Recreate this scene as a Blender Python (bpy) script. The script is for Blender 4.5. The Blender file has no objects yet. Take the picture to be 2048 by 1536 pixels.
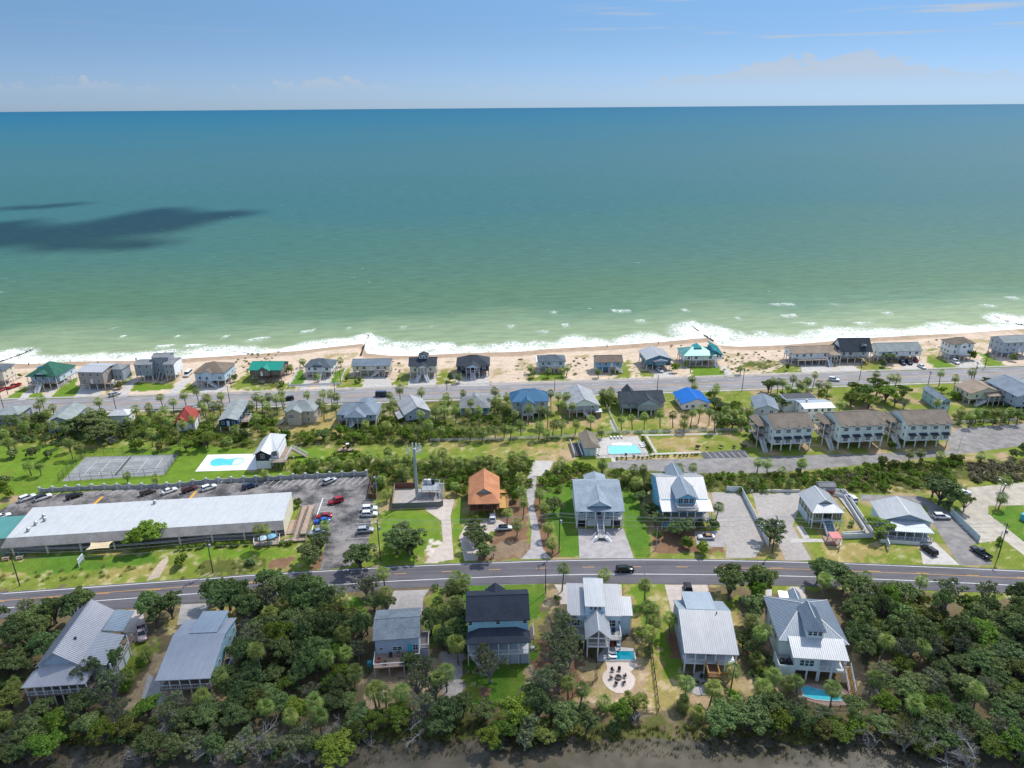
# Aerial view of a barrier-island beach town: sea, beach, two roads and rows of raised cottages.
import bpy, math, random
import numpy as np
from mathutils import Vector, Matrix

scene = bpy.context.scene
COL = scene.collection
R = random.Random(11)
NR = np.random.default_rng(5)
# ------------------------------------------------------------------ camera
CAM_H, FPX = 112.0,1421.0            # flying height in metres, focal length in photo pixels
PITCH = math.atan((768 - 214.0) / FPX)
ROLL = math.atan2(16,2048)
CP, SP = math.cos(PITCH), math.sin(PITCH)
CR, SR = math.cos(-ROLL), math.sin(-ROLL)
cam_data = bpy.data.cameras.new('camera')
cam = bpy.data.objects.new('camera', cam_data)
COL.objects.link(cam)
right = Vector((CR, SR * SP, SR * CP)); up = Vector((-SR, CR * SP, CR * CP)); fwd = Vector((0, CP, -SP))
cam.matrix_world = Matrix(((right.x, up.x, -fwd.x, 0),(right.y, up.y, -fwd.y, 0),(right.z, up.z, -fwd.z, CAM_H),(0,0,0,1)))
cam_data.sensor_width = 36; cam_data.sensor_fit = 'HORIZONTAL'
cam_data.lens = FPX / 2048 * 36
cam_data.clip_start = 1; cam_data.clip_end = 300000
scene.camera = cam
# ------------------------------------------------------------------ light
SUN_EL, SUN_AZ = math.radians(53), math.radians(41)      # azimuth measured from +Y towards +X
world = bpy.data.worlds.new('World'); scene.world = world; world.use_nodes = True
sun_d = bpy.data.lights.new('sun', 'SUN'); sun_d.energy = 2.5; sun_d.angle = math.radians(0.55); sun_d.color = (1,.955,.88)
sun = bpy.data.objects.new('sun', sun_d); COL.objects.link(sun)
SUN_DIR = Vector((math.sin(SUN_AZ) * math.cos(SUN_EL), math.cos(SUN_AZ) * math.cos(SUN_EL), math.sin(SUN_EL)))
sun.rotation_euler = SUN_DIR.to_track_quat('Z', 'Y').to_euler()
sun.location = (200,300,400)
vs = scene.view_settings
vs.view_transform = 'Standard'; vs.look = 'None'; vs.gamma = 1; vs.exposure = 0.76; vs.use_curve_mapping = False
try:
    scene.cycles.max_bounces = 6; scene.cycles.diffuse_bounces = 3; scene.cycles.glossy_bounces = 2
    scene.cycles.transparent_max_bounces = 6; scene.cycles.use_adaptive_sampling = True
    scene.cycles.caustics_reflective = False; scene.cycles.caustics_refractive = False
except Exception:
    pass

class NT:                                  # tiny node-tree writer
    def __init__(s, tree):
        s.t = tree; tree.nodes.clear()
    def n(s, typ, **kw):
        nd = s.t.nodes.new(typ)
        for k, v in kw.items():
            if k.startswith('i_'):
                key = k[2:]
                nd.inputs[int(key) if key.isdigit() else key.replace('_', ' ')].default_value = v
            else:
                setattr(nd, k, v)
        return nd
    def l(s, a, ao, b, bi):
        s.t.links.new(a.outputs[ao], b.inputs[bi])
    def math(s, op, a, b=None, clamp=False):
        nd = s.n('ShaderNodeMath', operation=op, use_clamp=clamp)
        for i, v in enumerate((a, b)):
            if v is None: continue
            if isinstance(v, (int, float)): nd.inputs[i].default_value = v
            else: s.t.links.new(v, nd.inputs[i])
        return nd.outputs[0]
    def smooth(s, v, lo, hi, a=0., b=1.):
        nd = s.n('ShaderNodeMapRange', interpolation_type='SMOOTHSTEP')
        s.t.links.new(v, nd.inputs[0])
        for i, x in ((1, lo),(2, hi),(3, a),(4, b)): nd.inputs[i].default_value = x
        return nd.outputs[0]
    def ramp(s, v, stops, interp='LINEAR'):
        nd = s.n('ShaderNodeValToRGB'); cr = nd.color_ramp; cr.interpolation = interp
        while len(cr.elements) < len(stops): cr.elements.new(0.5)
        for e, (p, c) in zip(cr.elements, stops): e.position = p; e.color = (*c, 1)
        if v is not None: s.t.links.new(v, nd.inputs[0])
        return nd.outputs[0]
    def mix(s, fac, a, b, blend='MIX'):
        nd = s.n('ShaderNodeMix', data_type='RGBA', blend_type=blend)
        for i, v in ((0, fac),(6, a),(7, b)):
            if isinstance(v, (int, float)): nd.inputs[i].default_value = v
            elif isinstance(v, tuple): nd.inputs[i].default_value = (*v, 1)
            else: s.t.links.new(v, nd.inputs[i])
        return nd.outputs[2]
    def noise(s, vec, scale, detail=3, rough=.5, out=0, dist=0):
        nd = s.n('ShaderNodeTexNoise'); nd.inputs['Scale'].default_value = scale; nd.inputs['Detail'].default_value = detail
        nd.inputs['Roughness'].default_value = rough; nd.inputs['Distortion'].default_value = dist
        if vec is not None: s.t.links.new(vec, nd.inputs['Vector'])
        return nd.outputs[out]
    def comb(s, x, y, z):
        nd = s.n('ShaderNodeCombineXYZ')
        for i, v in enumerate((x, y, z)):
            if isinstance(v, (int, float)): nd.inputs[i].default_value = v
            else: s.t.links.new(v, nd.inputs[i])
        return nd.outputs[0]

# sky: Nishita plus thin hazy clouds by direction
w = NT(world.node_tree)
tc = w.n('ShaderNodeTexCoord'); sep = w.n('ShaderNodeSeparateXYZ'); w.l(tc, 'Generated', sep, 0)
sky = w.n('ShaderNodeTexSky', sky_type='NISHITA', sun_disc=False, sun_elevation=SUN_EL, sun_rotation=SUN_AZ,
          altitude=0, air_density=1.0, dust_density=.25, ozone_density=1.2)
hsv = w.n('ShaderNodeHueSaturation'); hsv.inputs["Saturation"].default_value = .78; hsv.inputs['Value'].default_value = 1.0
w.l(sky, 0, hsv, 'Color')
az = w.math('ARCTAN2', sep.outputs[0], sep.outputs[1]); el = w.math('ARCSINE', sep.outputs[2])
azd = w.math('MULTIPLY', az, 57.2958); eld = w.math('MULTIPLY', el, 57.2958)
# cumulus bank: its top follows a noise of the azimuth
n1 = w.noise(w.comb(w.math('MULTIPLY', azd, .085),2.3,0),1.0,2)
puff = w.noise(w.comb(w.math('MULTIPLY', azd, .75), w.math('MULTIPLY', eld, 1.1),0),1.0,6,.62)
gs = w.math('POWER', 2.718, w.math('MULTIPLY', w.math('POWER', w.math('MULTIPLY', w.math('SUBTRACT', azd, 24.),.15),2.),-1.))
top = w.math('ADD', w.math('ADD', w.math('MULTIPLY', w.math('SUBTRACT', n1,.45),5.0),1.25), w.math('MULTIPLY', gs, 2.2))
top = w.math('ADD', top, w.math('MULTIPLY', w.math('SUBTRACT', puff, .5),3.2))
body = w.smooth(w.math('SUBTRACT', top, eld),-.05,.3)
base = w.smooth(eld, .7,2.6)
cum = w.math('MULTIPLY', w.math('MULTIPLY', body, base),.6)
streak = w.noise(w.comb(w.math('MULTIPLY', azd, .09), w.math('MULTIPLY', eld, 1.7),4.0),1.0,4,.55)
st = w.math('MULTIPLY', w.smooth(streak, .55,.70), w.math('MULTIPLY', w.smooth(eld, 3.4,4.8), w.smooth(eld, 9., 5.6)))
st = w.math('MULTIPLY', st, w.smooth(azd, 0,14,.06,.75))
cl = w.math('MAXIMUM', cum, st)
cl = w.math('MULTIPLY', cl, w.smooth(eld, 0,.3))
bw = w.n('ShaderNodeRGBToBW'); w.l(hsv, 0, bw, 0)
tint = w.ramp(w.math('MULTIPLY', eld, 1 / 30.), [(0., (.215,.285,.365)),(.10,(.16,.265,.41)),(.25,(.11,.24,.445)),(1., (.30,.46,.72))])
haze = w.mix(1, w.comb(bw.outputs[0], bw.outputs[0], bw.outputs[0]), tint, 'MULTIPLY')     # blue sea haze takes the yellow out of the horizon
skyb = w.mix(w.smooth(eld, 32,4,0,1), hsv.outputs[0], haze)
skyc = w.mix(cl, skyb, (2.15,2.3,2.45))
bg = w.n('ShaderNodeBackground'); bg.inputs['Strength'].default_value = 0.15
w.t.links.new(skyc, bg.inputs['Color'])
wo = w.n('ShaderNodeOutputWorld'); w.l(bg, 0, wo, 0)

# ------------------------------------------------------------------ photo pixel -> place in the world
CROP = {0: (0,0,1.),1: (0,640,4.876),2: (400,640,4.876),3: (800,640,4.876),4: (1200,640,4.876),5: (1600,640,4.571),
        6: (0,870,4.655),7: (400,870,4.655),8: (800,870,4.655),9: (1200,870,4.655),10: (1600,870,4.571),
        11: (0,1140,3.879),12: (500,1140,3.879),13: (900,1140,4.8),14: (1300,1140,4.8),15: (1600,1140,3.879),
        21: (1120,1170,6.68),22: (540,980,7.877),23: (770,870,9.6),24: (1120,840,6.827),25: (1580,960,6.827),
        26: (1880,930,7.314),27: (0,1000,6.4),28: (380,850,7.877)}
def px(k, x, y):
    ox, oy, s = CROP[k]
    return ox + x / s, oy + y / s
def ray(x, y):
    u = (x - 1024) / FPX; v = -(y - 768) / FPX
    u, v = CR * u - SR * v, SR * u + CR * v
    return Vector((u, CP + v * SP, -SP + v * CP))
def G(k, x, y, z=0.0):                    # surveyed ground point (or point at height z) seen at a pixel
    d = ray(*px(k, x, y)); t = (z - CAM_H) / d.z
    return Vector((d.x * t, d.y * t, z))
def height_at(k, x, y, Y):                # height of the point at distance Y seen at a pixel
    d = ray(*px(k, x, y)); return CAM_H + d.z * Y / d.y

# ------------------------------------------------------------------ object helpers
LABELS = {}
def tag(o, label=None, cat=None, group=None, kind=None):
    if label: o['label'] = label
    if cat: o['category'] = cat
    if group: o['group'] = group
    if kind: o['kind'] = kind
    return o
def empty(name, loc=(0,0,0), rz=0.0):
    o = bpy.data.objects.new(name, None); COL.objects.link(o)
    o.location = loc; o.rotation_euler = (0,0, rz); o.empty_display_size = .5
    return o
def link(name, me, parent=None, loc=None, rz=None, scale=None):
    o = bpy.data.objects.new(name, me); COL.objects.link(o)
    if parent is not None: o.parent = parent
    if loc is not None: o.location = loc
    if rz is not None: o.rotation_euler = (0,0, rz)
    if scale is not None: o.scale = scale
    return o
class MB:
    def __init__(s): s.v = []; s.f = []; s.m = []; s.mi = 0
    def add(s, vs, fs):
        b = len(s.v); s.v += [tuple(p) for p in vs]; s.f += [tuple(b + i for i in f) for f in fs]; s.m += [s.mi] * len(fs)
        return s
    def box(s, x0, x1, y0, y1, z0, z1):
        return s.add([(x0, y0, z0),(x1, y0, z0),(x1, y1, z0),(x0, y1, z0),(x0, y0, z1),(x1, y0, z1),(x1, y1, z1),(x0, y1, z1)],
                     [(3,2,1,0),(4,5,6,7),(0,1,5,4),(1,2,6,5),(2,3,7,6),(3,0,4,7)])
    def bar(s, p, q, wd, ht=None, up=(0,0,1)):
        p = Vector(p); q = Vector(q); ht = wd if ht is None else ht
        d = (q - p).normalized(); u = Vector(up)
        if abs(d.dot(u)) > .98: u = Vector((0,1,0))
        a = d.cross(u).normalized() * wd / 2; b = a.cross(d).normalized() * ht / 2
        pts = [e + sa * a + sb * b for e in (p, q) for sa, sb in ((-1,-1),(1,-1),(1,1),(-1,1))]
        return s.add(pts, [(0,1,2,3),(7,6,5,4),(0,4,5,1),(1,5,6,2),(2,6,7,3),(3,7,4,0)])
    def tube(s, pts, rad, n=6, cap=True):
        pts = [Vector(p) for p in pts]; rad = rad if isinstance(rad, (list, tuple)) else [rad] * len(pts)
        b = len(s.v); ref = None
        for i, p in enumerate(pts):
            d = (pts[min(i + 1, len(pts) - 1)] - pts[max(i - 1,0)]).normalized()
            if ref is None: ref = Vector((1,0,0)) if abs(d.x) < .9 else Vector((0,1,0))
            a = d.cross(ref).normalized(); c = a.cross(d).normalized(); ref = c
            for k in range(n):
                t = 2 * math.pi * k / n
                s.v.append(tuple(p + (a * math.cos(t) + c * math.sin(t)) * rad[i]))
        for i in range(len(pts) - 1):
            for k in range(n):
                k2 = (k + 1) % n
                s.f.append((b + i * n + k, b + i * n + k2, b + (i + 1) * n + k2, b + (i + 1) * n + k)); s.m.append(s.mi)
        if cap:
            s.f.append(tuple(b + k for k in range(n))); s.m.append(s.mi)
            s.f.append(tuple(b + (len(pts) - 1) * n + k for k in reversed(range(n)))); s.m.append(s.mi)
        return s
    def lathe(s, prof, n=10, c=(0,0,0)):
        b = len(s.v)
        for r, z in prof:
            for k in range(n):
                t = 2 * math.pi * k / n; s.v.append((c[0] + r * math.cos(t), c[1] + r * math.sin(t), c[2] + z))
        for i in range(len(prof) - 1):
            for k in range(n):
                k2 = (k + 1) % n; s.f.append((b + i * n + k, b + i * n + k2, b + (i + 1) * n + k2, b + (i + 1) * n + k)); s.m.append(s.mi)
        s.f.append(tuple(b + (len(prof) - 1) * n + k for k in range(n))); s.m.append(s.mi)
        return s
    def slab(s, polys, th):               # polys: planar polygons (upper side, any winding) thickened downwards
        cnt = {}
        for P in polys:
            P = [Vector(p) for p in P]
            nrm = sum(((P[i]).cross(P[(i + 1) % len(P)]) for i in range(len(P))), Vector())
            if nrm.z < 0: P.reverse()
            k = [tuple(round(c, 4) for c in p) for p in P]
            n = len(P); Q = [p - Vector((0,0, th)) for p in P]
            s.add(P + Q, [tuple(range(n)), tuple(range(2 * n - 1, n - 1,-1))])
            for i in range(n):
                cnt.setdefault(frozenset((k[i], k[(i + 1) % n])), []).append((P[i], P[(i + 1) % n]))
        for e, lst in cnt.items():
            if len(lst) == 1:
                p, q = lst[0]; dz = Vector((0,0, th))
                s.add([p, q, q - dz, p - dz], [(3,2,1,0)])
        return s
    def mesh(s, name, mats, smooth=False):
        me = bpy.data.meshes.new(name); me.from_pydata(s.v, [], s.f)
        for m in (mats if isinstance(mats, (list, tuple)) else [mats]): me.materials.append(m)
        if len(me.materials) > 1: me.polygons.foreach_set('material_index', s.m)
        if smooth: me.polygons.foreach_set('use_smooth', [True] * len(me.polygons))
        me.update(); return me
    def build(s, name, mats, parent=None, smooth=False, loc=None):
        return link(name, s.mesh(name, mats, smooth), parent, loc)

# ------------------------------------------------------------------ materials
def srgb(r, g, b):
    return tuple(((c / 255) / 12.92 if c / 255 < .04045 else ((c / 255 + .055) / 1.055) ** 2.4) for c in (r, g, b))
MATS = {}
def material(name, build):
    if name in MATS: return MATS[name]
    m = bpy.data.materials.new(name); m.use_nodes = True; t = NT(m.node_tree); MATS[name] = m
    out = t.n('ShaderNodeOutputMaterial')
    sh = build(t)
    t.t.links.new(sh, out.inputs[0])
    return m
def principled(t, col, rough=.7, spec=.3, metal=0., bump=None, bstr=.2, bdist=.05):
    p = t.n('ShaderNodeBsdfPrincipled')
    if isinstance(col, tuple): p.inputs['Base Color'].default_value = (*col, 1)
    else: t.t.links.new(col, p.inputs['Base Color'])
    if isinstance(rough, (int, float)): p.inputs['Roughness'].default_value = rough
    else: t.t.links.new(rough, p.inputs['Roughness'])
    p.inputs['Specular IOR Level'].default_value = spec; p.inputs['Metallic'].default_value = metal
    if bump is not None:
        b = t.n('ShaderNodeBump'); b.inputs['Strength'].default_value = bstr; b.inputs['Distance'].default_value = bdist
        t.t.links.new(bump, b.inputs['Height']); t.l(b, 0, p, 'Normal')
    return p.outputs[0]
def pos(t):
    return t.n('ShaderNodeNewGeometry').outputs['Position']
def vary(name, col, amt=.18, scale=1.2, rough=.7, spec=.3, metal=0., bump=.0, col2=None):
    c2 = col2 or tuple(c * (1 - amt) for c in col); c1 = tuple(min(1, c * (1 + amt * .6)) for c in col) if not col2 else col
    def b(t):
        P = pos(t); n = t.noise(P, scale, 5,.65); n2 = t.noise(P, scale * .13,2)
        f = t.smooth(t.math('ADD', t.math('MULTIPLY', n, .7), t.math('MULTIPLY', n2,.3)),.35,.65)
        return principled(t, t.mix(f, c1, c2), rough, spec, metal, n if bump else None, bump)
    return material(name, b)
def shingle(name, col, amt=.3):
    def b(t):
        P = pos(t); n = t.noise(P, 3.2,4,.7); n2 = t.noise(P, .35,3,.6)
        f = t.math('ADD', t.math('MULTIPLY', t.smooth(n, .3,.7),.55), t.math('MULTIPLY', t.smooth(n2,.3,.7),.45))
        c = t.mix(f, tuple(x * (1 - amt) for x in col), tuple(x * (1 + amt) for x in col))
        sp = t.n('ShaderNodeSeparateXYZ'); t.t.links.new(P, sp.inputs[0])
        row = t.math('FRACT', t.math('MULTIPLY', sp.outputs[2], 7.0))
        return principled(t, c, .85,.2,0, t.math('ADD', row, t.math('MULTIPLY', n, .7)),.25,.02)
    return material(name, b)
def metalroof(name, col, rough=.42):
    def b(t):
        P = pos(t); n = t.noise(P, .5,4,.6); sx = t.n('ShaderNodeMapping'); t.t.links.new(P, sx.inputs[0]); sx.inputs['Scale'].default_value = (2.2,.16,.16); n2 = t.noise(sx.outputs[0], 1,5,.7)
        f = t.math('ADD', t.math('MULTIPLY', t.smooth(n, .3,.7),.35), t.math('MULTIPLY', t.smooth(n2,.3,.7),.65))
        c = t.mix(f, tuple(x * .86 for x in col), tuple(min(.9, x * 1.07) for x in col))
        return principled(t, c, rough, .45,.12)
    return material(name, b)
def leafmat(name, dark, light, dry=None, trans=.25):
    def b(t):
        oi = t.n('ShaderNodeObjectInfo'); P = pos(t)
        n = t.noise(P, .55,3,.6); n3 = t.noise(P, 2.6,2,.6)
        f = t.math('ADD', t.math('MULTIPLY', t.smooth(n, .3,.7),.5), t.math('MULTIPLY', t.smooth(n3,.3,.7),.5))
        c = t.mix(f, dark, light)
        v = t.n('ShaderNodeHueSaturation'); t.t.links.new(c, v.inputs['Color'])
        t.t.links.new(t.smooth(oi.outputs['Random'], 0,1,.478,.515), v.inputs['Hue'])
        rv = t.math('FRACT', t.math('MULTIPLY', oi.outputs['Random'], 7.31))
        t.t.links.new(t.smooth(rv, 0,1,.68,1.28), v.inputs['Value'])
        c = v.outputs[0]
        if dry:
            c = t.mix(t.math('MULTIPLY', t.smooth(t.noise(P, 1.7,2),.62,.72),.7), c, dry)
        pr = t.n('ShaderNodeBsdfPrincipled'); t.t.links.new(c, pr.inputs['Base Color'])
        pr.inputs['Roughness'].default_value = .55; pr.inputs['Specular IOR Level'].default_value = .28
        tr = t.n('ShaderNodeBsdfTranslucent'); t.t.links.new(t.mix(1, c, (.9,1,.45), 'MULTIPLY'), tr.inputs[0])
        mx = t.n('ShaderNodeMixShader'); mx.inputs[0].default_value = trans
        t.l(pr, 0, mx, 1); t.l(tr, 0, mx, 2)
        return mx.outputs[0]
    return material(name, b)
def P_(name, r, g, b, **k):            # painted surface from a plain surface colour
    return vary(name, (r, g, b), **k)
white = P_('white_paint', .74,.75,.75, amt=.1, scale=.8)
glass = material('window_glass', lambda t: principled(t, (.018,.024,.032),.12,.5))
concrete = vary('concrete', (.41,.39,.365),.2,.7,.85,.2)
concrete_pale = vary('concrete_pale', (.50,.47,.43),.16,.6,.85,.2)
wood_grey = vary('grey_timber', (.21,.18,.155),.3,2.5,.85,.2)
wood_brown = vary('brown_timber', (.16,.085,.05),.3,2.5,.8,.2)
wood_new = vary('fresh_timber', (.55,.31,.10),.25,2.5,.75,.25)
deckwood = vary('deck_boards', (.30,.225,.17),.25,3,.8,.2)
pole_wood = vary('pole_timber', (.085,.075,.066),.3,2,.85,.2)
dark_metal = vary('dark_metal', (.03,.032,.036),.2,2,.5,.4)
galv = vary('galvanised_steel', (.42,.44,.46),.15,1.5,.45,.5,.4)
rubber = vary('tyre_rubber', (.014,.014,.015),.2,4,.8,.2)
chrome = vary('wheel_alloy', (.5,.5,.52),.1,4,.3,.5,.7)
# ------------------------------------------------------------------ terrain
def vnoise(x, y, seed=0, octaves=3):
    out = np.zeros_like(x); amp = 1.; tot = 0.
    for o in range(octaves):
        g = np.random.default_rng(seed * 31 + o).random((64,64))
        xi = np.floor(x).astype(int); yi = np.floor(y).astype(int); fx = x - xi; fy = y - yi
        fx = fx * fx * (3 - 2 * fx); fy = fy * fy * (3 - 2 * fy)
        a = g[xi % 64, yi % 64]; b = g[(xi + 1) % 64, yi % 64]; c = g[xi % 64,(yi + 1) % 64]; d = g[(xi + 1) % 64,(yi + 1) % 64]
        out += amp * ((a * (1 - fx) + b * fx) * (1 - fy) + (c * (1 - fx) + d * fx) * fy); tot += amp
        amp *= .5; x = x * 2.03 + 7.1; y = y * 2.03 + 3.7
    return out / tot
SEA_Z = -0.9
SHORE_PX = [(-120,731),(0,725),(60,728),(145,723),(260,721),(330,719),(430,713),(520,707),(600,701),(660,694),(726,687),(733,706),
            (780,711),(830,711),(900,707),(960,705),(1040,703),(1100,697),(1200,692),(1260,688),(1330,683),(1400,676),(1421,674),(1434,690),
            (1480,693),(1560,690),(1640,684),(1700,678),(1760,674),(1850,668),(1930,663),(2000,655),(2048,650),(2150,643)]
shp = [G(0, x, y, SEA_Z) for x, y in SHORE_PX]
SX = np.array([p.x for p in shp]); SY = np.array([p.y for p in shp])
SLOPE = (SY[-1] - SY[0]) / (SX[-1] - SX[0])
def shore(x):
    y = np.interp(x, SX, SY)
    y = np.where(x < SX[0], SY[0] + SLOPE * (x - SX[0]), y)
    return np.where(x > SX[-1], SY[-1] + SLOPE * (x - SX[-1]), y)
def shore_lin(x): return 343.5 + SLOPE * x
def gz(x, y):                             # ground height
    x = np.asarray(x, float); y = np.asarray(y, float)
    d = shore(x) - y
    t = np.clip((24 - d) / 24,0,1); z = -0.9 * t * t
    z = np.where(d < 0,-0.9 + d * .09, z)
    m = np.clip((109 - y) / 13,0,1)
    z = z - m * m * (0.45 + .5 * (vnoise(x / 9, y / 7,4,3) - .35))
    return np.maximum(z, -6)
COVER = {'sand': (.60,.47,.35), 'pale': (.64,.57,.49), 'grass': (.135,.225,.024), 'lush': (.09,.185,.022), 'olive': (.18,.225,.036),
         'dry': (.335,.27,.095), 'mulch': (.215,.125,.075), 'litter': (.26,.19,.125), 'mud': (.13,.105,.08), 'gravel': (.47,.42,.37),
         'floor': (.17,.135,.075), 'scrub': (.11,.125,.03), 'wet': (.40,.29,.20), 'marsh': (.11,.115,.035), 'tan': (.40,.29,.17)}
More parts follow.
